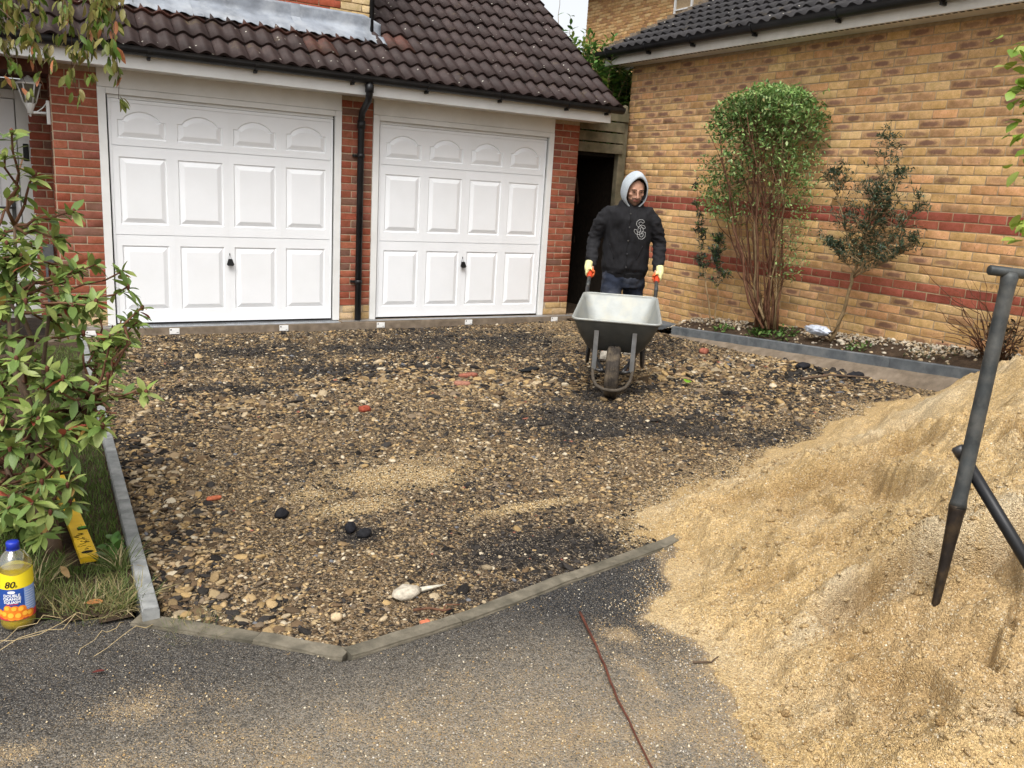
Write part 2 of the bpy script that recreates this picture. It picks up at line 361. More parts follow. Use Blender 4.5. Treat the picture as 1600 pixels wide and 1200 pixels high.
M['glass'] = simple('dark_window_glass', (.03, .035, .04), .06, var=.1, bmp=0, spec=.8)
M['lamp_glass'] = simple('smoky_lamp_pane', (.12, .11, .085), .2, var=.1, bmp=0)
M['porch_wood'] = simple('dark_red_brown_beam', (.085, .030, .020), .7, var=.25, bmp=.15)
M['render_grey'] = simple('plain_grey_panel', (.32, .31, .28), .7, var=.08, bmp=.05)
M['soil'] = simple('dark_garden_soil', (.060, .040, .025), .95, var=.45, scale=14, bmp=.9, bscale=60, bd=.02, dirt=(.035, .022, .014), dscale=4, damt=.6, shuffle=False)

# ------------------------------------------------------------------ bricks
def brick_mat():
    m, nt, b = newmat('facing_brick'); v = coords(nt)
    at = nd(nt, 'ShaderNodeAttribute', attribute_name='Col'); uv = nd(nt, 'ShaderNodeUVMap', uv_map='UVMap').outputs[0]
    n1 = noise(nt, v, 17, 5, .6); n2 = noise(nt, v, 90, 4, .7); n3 = noise(nt, v, 300, 3)
    k = maprange(nt, n1, .3, .7, .80, 1.20); k = math_(nt, 'MULTIPLY', k, maprange(nt, n2, .3, .7, .86, 1.14))
    base = nd(nt, 'ShaderNodeVectorMath', {0: at.outputs['Color'], 1: nd(nt, 'ShaderNodeCombineXYZ', {0: k, 1: k, 2: math_(nt, 'MULTIPLY', k, maprange(nt, n1, .3, .7, .88, 1.12))}).outputs[0]}, operation='MULTIPLY').outputs[0]
    # fire-flashed heart of the brick (alpha of Col says how strong)
    sx = nd(nt, 'ShaderNodeSeparateXYZ', {0: uv}); a = math_(nt, 'MULTIPLY', sx.outputs[0], 2.5); c = math_(nt, 'MULTIPLY', sx.outputs[1], 2.9)
    r = math_(nt, 'SQRT', math_(nt, 'ADD', math_(nt, 'POWER', math_(nt, 'ABSOLUTE', a), 2.6), math_(nt, 'POWER', math_(nt, 'ABSOLUTE', c), 2.6)))
    r = math_(nt, 'ADD', r, maprange(nt, n1, .3, .7, -.35, .35))
    sm = math_(nt, 'MULTIPLY', maprange(nt, r, .55, 1.15, 1, 0), at.outputs['Alpha'], cl=True)
    base = mix(nt, sm, base, (.185, .098, .075))
    # creases
    wv = nd(nt, 'ShaderNodeTexNoise', {'Vector': nd(nt, 'ShaderNodeVectorMath', {0: v, 1: (6, 6, 28)}, operation='MULTIPLY').outputs[0], 'Scale': 1.6, 'Detail': 3, 'Distortion': .8}).outputs[0]
    cr = maprange(nt, math_(nt, 'ABSOLUTE', math_(nt, 'SUBTRACT', wv, .5)), 0, .012, 1, 0)
    cr = math_(nt, 'MULTIPLY', cr, maprange(nt, n1, .5, .62, 0, .7), cl=True)
    base = mix(nt, cr, base, (.11, .06, .03))
    nt.links.new(base, b.inputs['Base Color']); b.inputs['Roughness'].default_value = .95; b.inputs['Specular IOR Level'].default_value = .12
    bump(nt, b, math_(nt, 'ADD', n2, math_(nt, 'MULTIPLY', n3, .6)), .45, .004)
    return m
M['brick'] = brick_mat()
M['mortar_red'] = simple('pale_mortar', (.37, .29, .20), .95, var=.18, scale=30, bmp=.4, bscale=150, shuffle=False)
M['mortar_yel'] = simple('buff_mortar', (.36, .265, .16), .95, var=.22, scale=25, bmp=.4, bscale=150, shuffle=False)
def brick_tpl(L, H=.065):
    a, h, e = L / 2, H / 2, .0035
    V = np.array([(-a + e, -h + e, 0), (a - e, -h + e, 0), (a - e, h - e, 0), (-a + e, h - e, 0), (-a, -h, -.0012), (a, -h, -.0012), (a, h, -.0012), (-a, h, -.0012),
                  (-a, -h, -.02), (a, -h, -.02), (a, h, -.02), (-a, h, -.02)], float)
    F = np.array([(0, 1, 2, 3), (4, 5, 1, 0), (5, 6, 2, 1), (6, 7, 3, 2), (7, 4, 0, 3), (8, 9, 5, 4), (9, 10, 6, 5), (10, 11, 7, 6), (11, 8, 4, 7)])
    UV = np.stack([V[:, 0] / L, V[:, 1] / H], -1)
    return V, F, UV
FLAT = {}
def brick_wall(part, bricks, O, U, Nn, single=300):
    """bricks: list of (u, z, length, colour4); O wall origin, U along, Nn outward. The largest in view become objects, the rest one part."""
    O, U, Nn = np.array(O, float), np.array(U, float), np.array(Nn, float); Z = np.array([0, 0, 1.0])
    R = np.stack([U, Z, Nn], -1)
    cr = np.array(cam_rot())
    sc = []
    for (u, z, L, c) in bricks:
        P = O + U * u + Z * z; v = (P - CAMP) @ cr; d = -v[2]
        inn = d > .2 and abs(v[0] / d) < 800 / FPX + .02 and abs(v[1] / d) < 600 / FPX + .02
        sc.append((L * abs(np.dot(P - CAMP, Nn)) / d ** 3) if inn else 0)
    order = np.argsort(-np.array(sc)); rest = []
    r2 = random.Random(len(bricks))
    for n, i in enumerate(order):
        u, z, L, c = bricks[i]
        if n < single and sc[i] > 0:
            key = (round(L, 3), tuple(np.round(c, 3)), r2.randrange(2))
            if key not in FLAT:
                V, F, UV = brick_tpl(L); V = V + np.random.default_rng(len(FLAT)).normal(0, .0011, V.shape) * (np.arange(12) < 8)[:, None]
                FLAT[key] = np_mesh('brick', V, F, M['brick'], col=np.tile(c, (len(V), 1)), uv=UV[F.ravel()])
            o = bpy.data.objects.new('brick', FLAT[key]); COL.objects.link(o); o.parent = part
            P = O + U * u + Z * z + Nn * r2.uniform(-.0012, .0012)
            mw = Matrix([list(R[k]) + [P[k]] for k in range(3)] + [[0, 0, 0, 1]])
            w0 = Matrix.Identity(4); p = part
            while p is not None: w0 = (p.matrix_parent_inverse @ p.matrix_basis) @ w0; p = p.parent
            o.matrix_parent_inverse = w0.inverted(); o.matrix_basis = mw
        else: rest.append(bricks[i])
    if rest:
        VV = []; FF = []; UU = []; CC = []; b = 0; rg = np.random.default_rng(3)
        for (u, z, L, c) in rest:
            V, F, UV = brick_tpl(L); V = V + rg.normal(0, .0011, V.shape) * (np.arange(12) < 8)[:, None]
            VV.append(V @ R.T + O + U * u + Z * z); FF.append(F + b); UU.append(UV[F.ravel()]); CC.append(np.tile(c, (len(V), 1))); b += 12
        o = np_obj('brickwork', np.concatenate(VV), np.concatenate(FF), M['brick'], part, col=np.concatenate(CC), uv=np.concatenate(UU)); o['kind'] = 'stuff'
def lay(u0, u1, z0, z1, colour, seed=0, shift=0.0, holes=()):
    """running bond between u0..u1, z0..z1 -> bricks"""
    r = random.Random(seed); out = []; n0 = math.floor(z0 / .075 + .5); k = 0
    z = z0 + .0375
    while z + .03 < z1 + 1e-6:
        u = u0 - ((.1125 if k % 2 else 0) + shift) % .225
        while u < u1 - .02:
            a, b = max(u + .005, u0), min(u + .22, u1)
            if u1 - b < .036: b = u1
            if b - a > .03:
                segs = [(a, b)]
                for (h0, h1, g0, g1) in holes:
                    if g0 < z < g1:
                        ns = []
                        for (p, q) in segs:
                            if q <= h0 or p >= h1: ns.append((p, q)); continue
                            if p < h0 - .03: ns.append((p, h0))
                            if q > h1 + .03: ns.append((h1, q))
                        segs = ns
                for (p, q) in segs:
                    c = colour((p + q) / 2, z, r)
                    out.append(((p + q) / 2, z, round(q - p, 3), c))
            u += .225
        z += .075; k += 1
    return out
REDS = [(.275, .088, .050, 0), (.245, .075, .045, 0), (.305, .102, .058, 0), (.225, .075, .050, .15), (.285, .105, .068, 0), (.17, .085, .058, .3), (.255, .070, .040, 0)]
YELS = [(.56, .355, .155, 0), (.53, .325, .135, .0), (.59, .395, .185, 0), (.51, .30, .13, .2), (.53, .285, .135, 0), (.48, .28, .135, .25), (.55, .345, .155, .1)]
FLSH = [(.51, .32, .15, .65), (.49, .30, .145, .85), (.47, .275, .14, .75), (.51, .31, .15, .5)]
def red_col(u, z, r): return REDS[r.randrange(len(REDS))]

# ------------------------------------------------------------------ roof tiles
def tile_mat(name, base, base2, spots):
    m, nt, b = newmat(name); v = coords(nt)
    at = nd(nt, 'ShaderNodeObjectInfo').outputs['Random']
    n1 = noise(nt, v, 9, 5, .6); n2 = noise(nt, v, 70, 4, .7)
    c = mix(nt, maprange(nt, n1, .38, .66, 0, 1), base, base2)
    k = maprange(nt, at, 0, 1, .82, 1.2); k = math_(nt, 'MULTIPLY', k, maprange(nt, n2, .3, .7, .8, 1.2))
    c = nd(nt, 'ShaderNodeVectorMath', {0: c, 1: nd(nt, 'ShaderNodeCombineXYZ', {0: k, 1: k, 2: k}).outputs[0]}, operation='MULTIPLY').outputs[0]
    vo = nd(nt, 'ShaderNodeTexVoronoi', {'Vector': v, 'Scale': 16.0, 'Randomness': 1.0}); 
    ds = math_(nt, 'ADD', vo.outputs['Distance'], maprange(nt, n2, .3, .7, -.08, .08))
    gate = nd(nt, 'ShaderNodeSeparateColor', {0: vo.outputs['Color']}).outputs[0]
    f = math_(nt, 'MULTIPLY', maprange(nt, ds, .10, .16, 1, 0), maprange(nt, gate, 1 - spots, 1 - spots + .01, 0, .85), cl=True)
    c = mix(nt, f, c, (.50, .47, .40))
    mo = maprange(nt, noise(nt, v, 4, 6, .7), .60, .74, 0, .5)
    c = mix(nt, mo, c, (.13, .095, .045))
    nt.links.new(c, b.inputs['Base Color']); b.inputs['Roughness'].default_value = .6; b.inputs['Specular IOR Level'].default_value = .22
    bump(nt, b, n2, .35, .004); return m
M['tile'] = tile_mat('brown_roof_tile', (.032, .0205, .0185), (.045, .029, .026), .16)
M['tile_red'] = tile_mat('faded_red_brown_roof_tile', (.080, .031, .022), (.050, .029, .022), .22)
M['tile_dark'] = tile_mat('dark_grey_roof_tile', (.024, .022, .023), (.038, .035, .035), .30)
def tile_mesh(name, mat):
    n = 16; W = .300; L = .36; V = []; F = []
    def prof(u):
        t = (u % 1.0); return .036 * (.5 - .5 * math.cos(2 * PI * (t ** .82 if t > 0 else 0))) - .002
    for j, (y, dz) in enumerate(((0, 0), (L, 0))):
        for i in range(n + 1): u = i / n * 2; V.append((-W / 2 + W * i / n - .001 * (i == n), y, prof(u) + dz))
    for i in range(n + 1): u = i / n * 2; V.append((-W / 2 + W * i / n, .010, prof(u) - .030))
    for i in range(n + 1): u = i / n * 2; V.append((-W / 2 + W * i / n, L, prof(u) - .012))
    N = n + 1
    for i in range(n):
        F.append((i, i + 1, N + i + 1, N + i)); F.append((2 * N + i, 2 * N + i + 1, i + 1, i)); F.append((3 * N + i + 1, 2 * N + i + 1, 2 * N + i, 3 * N + i)) if False else None
    F = [f for f in F if f]
    F += [(0, N, 3 * N, 2 * N), (n, 2 * N + n, 3 * N + n, N + n)]
    me = bpy.data.meshes.new(name); me.from_pydata(V, [], F); me.materials.append(mat); me.update()
    sm = np.array([len(f) == 4 and i % 2 == 0 for i, f in enumerate(F)]); me.polygons.foreach_set('use_smooth', sm); return me
TM = {k: tile_mesh('roof_tile', M[k]) for k in ('tile', 'tile_red', 'tile_dark')}
def place_local(o, part, mw):
    COL.objects.link(o); o.parent = part
    w0 = Matrix.Identity(4); p = part
    while p is not None: w0 = (p.matrix_parent_inverse @ p.matrix_basis) @ w0; p = p.parent
    o.matrix_parent_inverse = w0.inverted(); o.matrix_basis = mw
def tiles(part, O, along, up, cols, rows, pick, gauge=.293):
    """O eave corner, along eave direction, up slope direction (unit)"""
    O, A, Upv = Vector(O), Vector(along).normalized(), Vector(up).normalized(); Nv = A.cross(Upv).normalized()
    if Nv.z < 0: Nv = -Nv
    tilt = .088                                     # head of each tile lies under the next
    Y = (Upv - Nv * tilt).normalized(); Zv = A.cross(Y).normalized()
    if Zv.z < 0: Zv = -Zv
    Xv = Y.cross(Zv).normalized(); r = random.Random(9)
    for j in range(rows):
        for i in range(cols):
            k = pick(i, j)
            if not k: continue
            o = bpy.data.objects.new('roof_tile', TM[k])
            P = O + A * (.15 + .30 * i) + Upv * (gauge * j) + Nv * (.012 + r.uniform(-.0015, .0015))
            yaw = r.uniform(-.006, .006)
            mw = Matrix([[Xv[q], Y[q], Zv[q], P[q]] for q in range(3)] + [[0, 0, 0, 1]]) @ Matrix.Rotation(yaw, 4, 'Z')
            place_local(o, part, mw)

# ================================================================== HOUSE WITH THE TWO GARAGES
XW = 7.512
house = empty('house', (4.0, 1.5, .15), 'red brick house front with two white garage doors under a brown tiled roof', 'house')
D1 = (1.516, 3.753); D2 = (4.093, 6.320)            # outer edges of the two door frames
HEAD = 2.345; SILL = .205
mb = MB()
mb.box((1.15, .0045, .1), (D1[0], .30, 2.60)); mb.box((D1[1], .0045, .1), (D2[0], .30, 2.60)); mb.box((D2[1], .0045, .1), (6.668, .30, 2.60))
mb.box((6.43, .30, .1), (6.660, 4.6, 2.60))          # side wall along the passage
mb.box((D1[0], .02, 2.53), (D1[1], .30, 2.60)); mb.box((D2[0], .02, 2.53), (D2[1], .30, 2.60)); mb.box((D1[0] - .36, .30, 2.53), (6.43, .40, 2.60))
fw = mb.build('front_wall', M['mortar_red'], house)
mb = MB(); mb.box((1.16, .30, .1), (1.42, 1.0, 2.52)); mb.box((1.0, .6245, .1), (1.16, .95, 2.45)); mb.box((1.0, .95, .1), (1.42, 1.2, 2.45)); pw = mb.build('porch_wall', M['mortar_red'], house)
mb = MB(); mb.box((-1.2, -.02, .1), (-.9, 1.0, 2.5)); mb.build('porch_pier', M['mortar_red'], house)
def pier(u0, u1, seed, z1=2.50):
    return lay(u0, u1, SILL + .005, SILL + .155, lambda u, z, r: [(.43, .30, .155, 0), (.40, .27, .13, 0), (.45, .32, .18, .1)][r.randrange(3)], seed, .08) + \
           lay(u0, u1, SILL + .155, z1, red_col, seed + 1, .0)
bl = pier(1.155, D1[0], 1) + pier(D1[1] + .004, D2[0] - .004, 5) + pier(D2[1] + .004, 6.672, 9)
brick_wall(fw, bl, (0, 0, 0), (1, 0, 0), (0, -1, 0), 230)
bl = lay(.98, 1.15, SILL, 2.40, red_col, 21)
brick_wall(pw, bl, (0, .62, 0), (1, 0, 0), (0, -1, 0), 50)
sw = MB(); sw.box((6.662, .02, .1), (6.664, 4.6, 2.5)); sidew = sw.build('side_wall', M['mortar_red'], house)
brick_wall(sidew, lay(.005, 4.5, SILL - .05, 2.5, red_col, 31), (6.676, 0, 0), (0, 1, 0), (1, 0, 0), 0)
brick_wall(sidew, lay(0, .60, SILL, 2.45, red_col, 33), (1.148, .02, 0), (0, 1, 0), (-1, 0, 0), 0)

# door frames and doors
def contour(kind, w, h, n=48):
    """outline of one moulded panel, centred; arched top when kind == 'arch'"""
    P = []
    def seg(a, b, k): return [(a[0] + (b[0] - a[0]) * t / k, a[1] + (b[1] - a[1]) * t / k) for t in range(k)]
    x, y = w / 2, h / 2
    if kind == 'rect': P = seg((-x, -y), (x, -y), 12) + seg((x, -y), (x, y), 12) + seg((x, y), (-x, y), 12) + seg((-x, y), (-x, -y), 12)
    else:
        ys = y - .34 * h
        P = seg((-x, -y), (x, -y), 12) + seg((x, -y), (x, ys), 10)
        for t in range(20):
            s = t / 20; u = x - 2 * x * s; e_ = min(1.0, max(0.0, (s - .10) / .80)); P.append((u, ys + .34 * h * (.45 * math.sin(PI * e_) + .55 * math.sqrt(max(0, 1 - (2 * e_ - 1) ** 2)))))
        P += seg((-x, ys), (-x, -y), 6)
    return P
def inset(P, d):
    n = len(P); cx = sum(p[0] for p in P) / n; out = []
    for i in range(n):
        a, b, c = P[i - 1], P[i], P[(i + 1) % n]
        n1 = Vector((-(b[1] - a[1]), b[0] - a[0])); n2 = Vector((-(c[1] - b[1]), c[0] - b[0]))
        n1 = n1.normalized() if n1.length > 1e-9 else n1; n2 = n2.normalized() if n2.length > 1e-9 else n2
        q = n1 + n2; q = q / max(q.length_squared * .5, .6)
        out.append((b[0] + q.x * d, b[1] + q.y * d))
    return out
def panel_mesh(kind, cw, ch, w, h):
    """cw x ch flat cell with a raised-and-fielded panel w x h in it; front looks to -y"""
    P = contour(kind, w, h); n = len(P); outer = []
    for (x, z) in P:
        s = min(cw / 2 / max(abs(x), 1e-6), ch / 2 / max(abs(z), 1e-6)); outer.append((x * s, z * s))
    I_ = lambda d: contour(kind, w - 2 * d, h - 2 * d); loops = [(outer, 0), (P, 0), (I_(.007), .009), (I_(.014), .0095), (I_(.054), -.005), (I_(.058), -.0055)]
    V = [(x, y, z) for (L, y) in loops for (x, z) in L]; F = []
    for l in range(len(loops) - 1):
        for i in range(n): F.append((l * n + i, l * n + (i + 1) % n, (l + 1) * n + (i + 1) % n, (l + 1) * n + i))
    F.append(tuple((len(loops) - 1) * n + i for i in range(n)))
    # corners of the flat cell
    cs = [(-cw / 2, -ch / 2), (cw / 2, -ch / 2), (cw / 2, ch / 2), (-cw / 2, ch / 2)]
    for (cx, cz) in cs:
        for i in range(n):
            a, b = outer[i], outer[(i + 1) % n]
            if (abs(abs(a[0]) - cw / 2) < 1e-6) != (abs(abs(b[0]) - cw / 2) < 1e-6) and abs(abs(a[0]) - cw / 2) + abs(abs(a[1]) - ch / 2) < .2:
                if a[0] * cx > 0 and a[1] * cz > 0 and b[0] * cx > 0 and b[1] * cz > 0 and max(abs(a[0] - cx) + abs(a[1] - cz), abs(b[0] - cx) + abs(b[1] - cz)) < .25 * max(cw, ch):
                    V.append((cx, 0, cz)); F.append((i, len(V) - 1, (i + 1) % n))
    me = bpy.data.meshes.new('door_panel'); me.from_pydata(V, [], F); me.materials.append(M['white_paint']); me.update()
    bm = bmesh.new(); bm.from_mesh(me); bmesh.ops.recalc_face_normals(bm, faces=bm.faces)
    for f in bm.faces:
        if abs(f.normal.y) > .9 and f.normal.y > 0: f.normal_flip()
    bm.to_mesh(me); bm.free(); return me
def garage_door(dx, label):
    x0, x1 = dx; fwid = .068
    fr = MB(); y0, y1 = -.012, .075
    fr.box((x0, y0, SILL), (x0 + fwid, y1, HEAD - .002), bev=.003); fr.box((x1 - fwid, y0, SILL), (x1, y1, HEAD - .002), bev=.003)
    fr.box((x0 + fwid + .001, y0, HEAD - .055), (x1 - fwid - .001, y1, HEAD - .002), bev=.003)
    fr.box((x0 + .002, y0 + .004, HEAD), (x1 - .002, y1, 2.53), bev=.003)
    f = fr.build('door_frame', M['upvc'], house)
    gasket = MB()
    gasket.box((x0 + fwid, .03, SILL), (x0 + fwid + .012, .07, HEAD - .056)); gasket.box((x1 - fwid - .012, .03, SILL), (x1 - fwid, .07, HEAD - .056))
    gasket.box((x0 + fwid, .06, SILL), (x1 - fwid, .075, SILL + .016))
    gasket.build('seal', M['black_plastic'], f)
    hb = MB(); hb.box((x0 + fwid + .0125, .012, HEAD - .086), (x1 - fwid - .0125, .07, HEAD - .074), bev=.002); hb.box((x0 + fwid + .0125, .022, HEAD - .0735), (x1 - fwid - .0125, .07, HEAD - .0555), bev=.002); hb.build('head_track', M['upvc'], f)
    a, b = x0 + fwid + .014, x1 - fwid - .014; zb, zt = SILL + .018, HEAD - .090; yf = .018
    zs = [zb, 1.052, 1.852, zt]
    d = MB()
    d.box((a, yf + .014, zb), (b, yf + .05, zt))
    # thin raised return along the edges of the leaf
    d.box((a, yf - .004, zb), (a + .022, yf + .0139, zt), bev=.003); d.box((b - .022, yf - .004, zb), (b, yf + .0139, zt), bev=.003)
    d.box((a + .0225, yf - .004, zb), (b - .0225, yf + .0139, zb + .02), bev=.003); d.box((a + .0225, yf - .002, zt - .03), (b - .0225, yf + .0139, zt), bev=.003)
    leaf = d.build('garage_door', M['white_paint'], house)
    if label: leaf['label'] = label
    ia, ib = a + .0225, b - .0225; cw = (ib - ia) / 4
    for s in range(3):
        z0 = zs[s] + (.0205 if s == 0 else .0022); z1 = zs[s + 1] - (.031 if s == 2 else .0022); ch = z1 - z0
        kind = 'arch' if s == 2 else 'rect'
        me = panel_mesh(kind, cw - .0006, ch, cw - .100, ch * (.66 if s == 2 else .76))
        for k in range(4):
            o = bpy.data.objects.new('door_panel', me); place_local(o, leaf, Matrix.Translation((ia + cw * (k + .5), yf, (z0 + z1) / 2)))
    hx = (a + b) / 2; h = MB()
    h.lathe([(.0, -.014), (.016, -.012), (.017, 0)], n=14); h2 = MB()
    hz = .845
    Mx = Matrix.Translation((hx, yf - .004, hz)) @ Matrix.Rotation(PI / 2, 4, 'X')
    hd = MB(); hd.v = [tuple(Mx @ Vector(p)) for p in h.v]; hd.f = h.f; hd.m = h.m; hd.sm = h.sm
    hd.add([(hx - .018, yf - .035, hz - .006), (hx + .018, yf - .035, hz - .006), (hx + .036, yf - .040, hz - .058), (hx + .024, yf - .042, hz - .070), (hx - .024, yf - .042, hz - .070), (hx - .036, yf - .040, hz - .058),
            (hx - .014, yf - .006, hz - .004), (hx + .014, yf - .006, hz - .004), (hx + .030, yf - .020, hz - .052), (hx + .02, yf - .022, hz - .062), (hx - .02, yf - .022, hz - .062), (hx - .030, yf - .020, hz - .052)],
           [(0, 1, 2, 3, 4, 5), (11, 10, 9, 8, 7, 6), (0, 6, 7, 1), (1, 7, 8, 2), (2, 8, 9, 3), (3, 9, 10, 4), (4, 10, 11, 5), (5, 11, 6, 0)])
    hd.build('handle', M['black_plastic'], leaf)
    kk = MB(); kk.box((hx - .004, yf - .008, hz + .028), (hx + .004, yf - .002, hz + .050), bev=.001); kk.build('keyhole', M['steel_worn'], leaf)
garage_door(D1, None); garage_door(D2, None)

# roof deck, tiles, fascia, gutter, downpipe
PIT = math.radians(35.8); UPV = (0, math.cos(PIT), math.sin(PIT)); EZ = 2.655; EY = -.46
def roof_z(y): return EZ + (y - EY) * math.tan(PIT)
dk = MB()
for (xa, xb, ya, yb) in ((-2.1, 4.16, EY + .02, .20), (4.16, 6.93, EY + .02, 3.2)):
    dk.add([(xa, ya, roof_z(ya) - .012), (xb, ya, roof_z(ya) - .012), (xb, yb, roof_z(yb) - .012), (xa, yb, roof_z(yb) - .012),
            (xa, ya, roof_z(ya) - .06), (xb, ya, roof_z(ya) - .06), (xb, yb, roof_z(yb) - .06), (xa, yb, roof_z(yb) - .06)],
           [(0, 1, 2, 3), (7, 6, 5, 4), (0, 4, 5, 1), (1, 5, 6, 2), (2, 6, 7, 3), (3, 7, 4, 0)])
roof = dk.build('roof', M['dark_void'], house)
def pick(i, j):
    xm = -2.05 + .3 * i + .15
    if xm < 4.2:
        if j > 2: return None
        return 'tile_red' if (j == 2 and xm > 1.2 and (i * 7) % 5 != 0) or (xm > 3.4 and j == 1 and i % 3 == 0) else 'tile'
    if xm < 4.5 and j == 2: return 'tile_red'
    return 'tile'
tiles(roof, (-2.05, EY, EZ + .004), (1, 0, 0), UPV, 30, 13, pick)
vg = MB(); vg.tube([(6.935, EY + .03, roof_z(EY) - .03), (6.935, 3.2, roof_z(3.2) - .05)], .022, 6); vg.build('verge', M['concrete_dark'], roof)
fa = MB(); fa.box((-2.1, -.372, 2.488), (6.84, -.350, 2.615), bev=.004); fa.box((-2.1, -.350, 2.5), (6.84, .0, 2.512))
for x in (2.2, 5.6): fa.box((x - .03, -.3745, 2.486), (x + .03, -.3722, 2.613))
fa.build('fascia', M['upvc'], house)
gut = MB()
def gutter_prof(yc, zc, r=.056, wall=.004):
    P = [(yc + r * math.cos(q), zc + r * math.sin(q)) for q in np.linspace(PI, 2 * PI, 13)]
    P = [(P[0][0] - .004, P[0][1] + .012)] + P + [(P[-1][0], P[-1][1] + .012)]
    Q = [(yc + (r - wall) * math.cos(q), zc + (r - wall) * math.sin(q)) for q in np.linspace(2 * PI, PI, 13)]
    return P + Q
GY, GZ = -.436, 2.648
gut.extrude(gutter_prof(GY, GZ), 'x', -2.1, 6.95)
gut.add([(6.95, GY + .056 * math.cos(q), GZ + .056 * math.sin(q)) for q in np.linspace(PI, 2 * PI, 13)] + [(6.954, GY + .056 * math.cos(q), GZ + .056 * math.sin(q)) for q in np.linspace(PI, 2 * PI, 13)],
        [tuple(range(13)), tuple(range(25, 12, -1))])
gt = gut.build('gutter', M['black_plastic'], house)
for x in (-.5, .5, 1.9, 2.8, 3.72, 4.5, 5.35, 6.2, 6.75):
    b = MB(); b.extrude([(GY + .062 * math.cos(q), GZ - .002 + .062 * math.sin(q)) for q in np.linspace(PI, 2 * PI, 9)] + [(GY + .058, GZ + .02), (GY + .05, GZ)], 'x', x - .014, x + .014)
    b.box((x - .012, GY + .005, GZ - .082), (x + .012, GY + .062, GZ - .056)); b.build('bracket', M['black_plastic'], gt)
dp = MB(); X = 3.925
dp.tube([(X - .043, GY, GZ - .05), (X - .043, GY, GZ - .15), (X - .038, GY + .03, GZ - .205), (X + .010, -.10, GZ - .30), (X + .018, -.06, GZ - .36), (X + .02, -.052, GZ - .43), (X + .02, -.052, SILL - .02)], .034, 14)
for z in (GZ - .10, GZ - .42): dp.lathe([(.036, -.04), (.042, -.038), (.042, .038), (.036, .04)], (X + (-.043 if z > GZ - .2 else .02), GY if z > GZ - .2 else -.053, z), 14)
dpo = dp.build('downpipe', M['black_plastic'], house)
for z in (1.92, .62):
    b = MB(); b.lathe([(.035, -.02), (.041, -.018), (.041, .018), (.035, .02)], (X + .02, -.052, z), 14); b.box((X - .055, -.03, z - .012), (X + .07, -.003, z + .012)); b.build('pipe_clip', M['black_plastic'], dpo)

# first floor wall standing behind the lean-to roof, lead flashing
uw = MB(); uw.box((-2.1, .262, 2.8), (4.115, .50, 5.2)); uwo = uw.build('upper_wall', M['mortar_yel'], house)
def upc(u, z, r):
    if z < 3.40 and u < 3.72 and u > 2.9: return (.30, .075, .04, 0)
    return [(.50, .37, .19, 0), (.47, .33, .16, 0), (.53, .40, .22, 0)][r.randrange(3)]
brick_wall(uwo, lay(-2.1, 4.12, 3.13, 5.2, upc, 41, .05), (0, .25, 0), (1, 0, 0), (0, -1, 0), 60)
sc = MB(); sc.tube([(4.145, .255, 3.05), (4.145, .255, 5.2)], .028, 10); sc.build('soil_pipe', M['black_plastic'], house)
def lead():
    nx, ny = 150, 12; V = []; F = []
    x0, x1 = -1.2, 4.24
    for j in range(ny + 1):
        t = j / ny
        for i in range(nx + 1):
            x = x0 + (x1 - x0) * i / nx
            if t < .55:                     # apron over the tiles
                s = t / .55; y = .02 + .225 * s + .015 * fbm(x * 4, s * 2, 3) * (1 - s); z = roof_z(y) + .052 - .012 * s + .012 * math.sin(2 * PI * x / .15 + 1.2) * (1 - s) ** 2 + .010 * float(fbm(x * 7, s * 4, 7))
            else:                           # upstand
                s = (t - .55) / .45; y = .243 - .004 * s + .006 * float(fbm(x * 9, s * 5, 9)); z = roof_z(.245) + .040 + .13 * s
            if x > 4.06: k = (x - 4.06) / .18; y = y * (1 - .1 * k) + .02 * k; z = z - .055 * k * (t > .4) - .015 * k
            V.append((x, y - .004, z))
    for j in range(ny):
        for i in range(nx): F.append((j * (nx + 1) + i, j * (nx + 1) + i + 1, (j + 1) * (nx + 1) + i + 1, (j + 1) * (nx + 1) + i))
    o = np_obj('lead_flashing', V, np.array(F), M['lead'], house, smooth=True)
    md = o.modifiers.new('thick', 'SOLIDIFY'); md.thickness = .004
    for x in (.9, 2.35, 3.3):
        lp = MB(); lp.add([(x, .0, roof_z(0.0) + .06), (x + .09, .0, roof_z(0.0) + .062), (x + .09, .236, roof_z(.236) + .056), (x, .236, roof_z(.236) + .055), (x, .234, roof_z(.245) + .17), (x + .09, .234, roof_z(.245) + .17)], [(0, 1, 2, 3), (3, 2, 5, 4)]); lp.build('lap_joint', M['lead'], o)
lead()

# porch recess: front door, side panel, beam over it
po = MB(); po.box((-.35, .90, .15), (1.0, .93, 2.40)); 
porch = po.build('porch_panel', M['render_grey'], house)
bm_ = MB(); bm_.box((-.9, -.03, 2.40), (1.15, .06, 2.50)); bm_.box((-.9, .06, 2.41), (1.15, .93, 2.44)); bm_.build('beam', M['porch_wood'], house)
fd = MB(); fd.box((.885, .86, .18), (1.005, .90, 2.30), bev=.006); fd.box((-.2, .86, 2.22), (.884, .90, 2.30), bev=.006); fdf = fd.build('front_door_frame', M['upvc'], house)
dr = MB(); dr.box((-.12, .868, .22), (.876, .898, 2.215), bev=.004)
for (za, zb) in ((.4, .95), (1.15, 2.0)): dr.box((.02, .858, za), (.72, .869, zb), bev=.01)
door = dr.build('front_door', M['white_paint'], house)
hd = MB(); hd.box((.80, .848, 1.08), (.835, .866, 1.32), bev=.006); hd.tube([(.818, .85, 1.22), (.818, .81, 1.22), (.70, .81, 1.22)], .010, 8); hd.build('handle', M['steel_worn'], door)
bl_ = MB(); bl_.box((.925, .845, 1.66), (.972, .8595, 1.82), bev=.008); bl_.build('bell_push', M['black_plastic'], fdf)
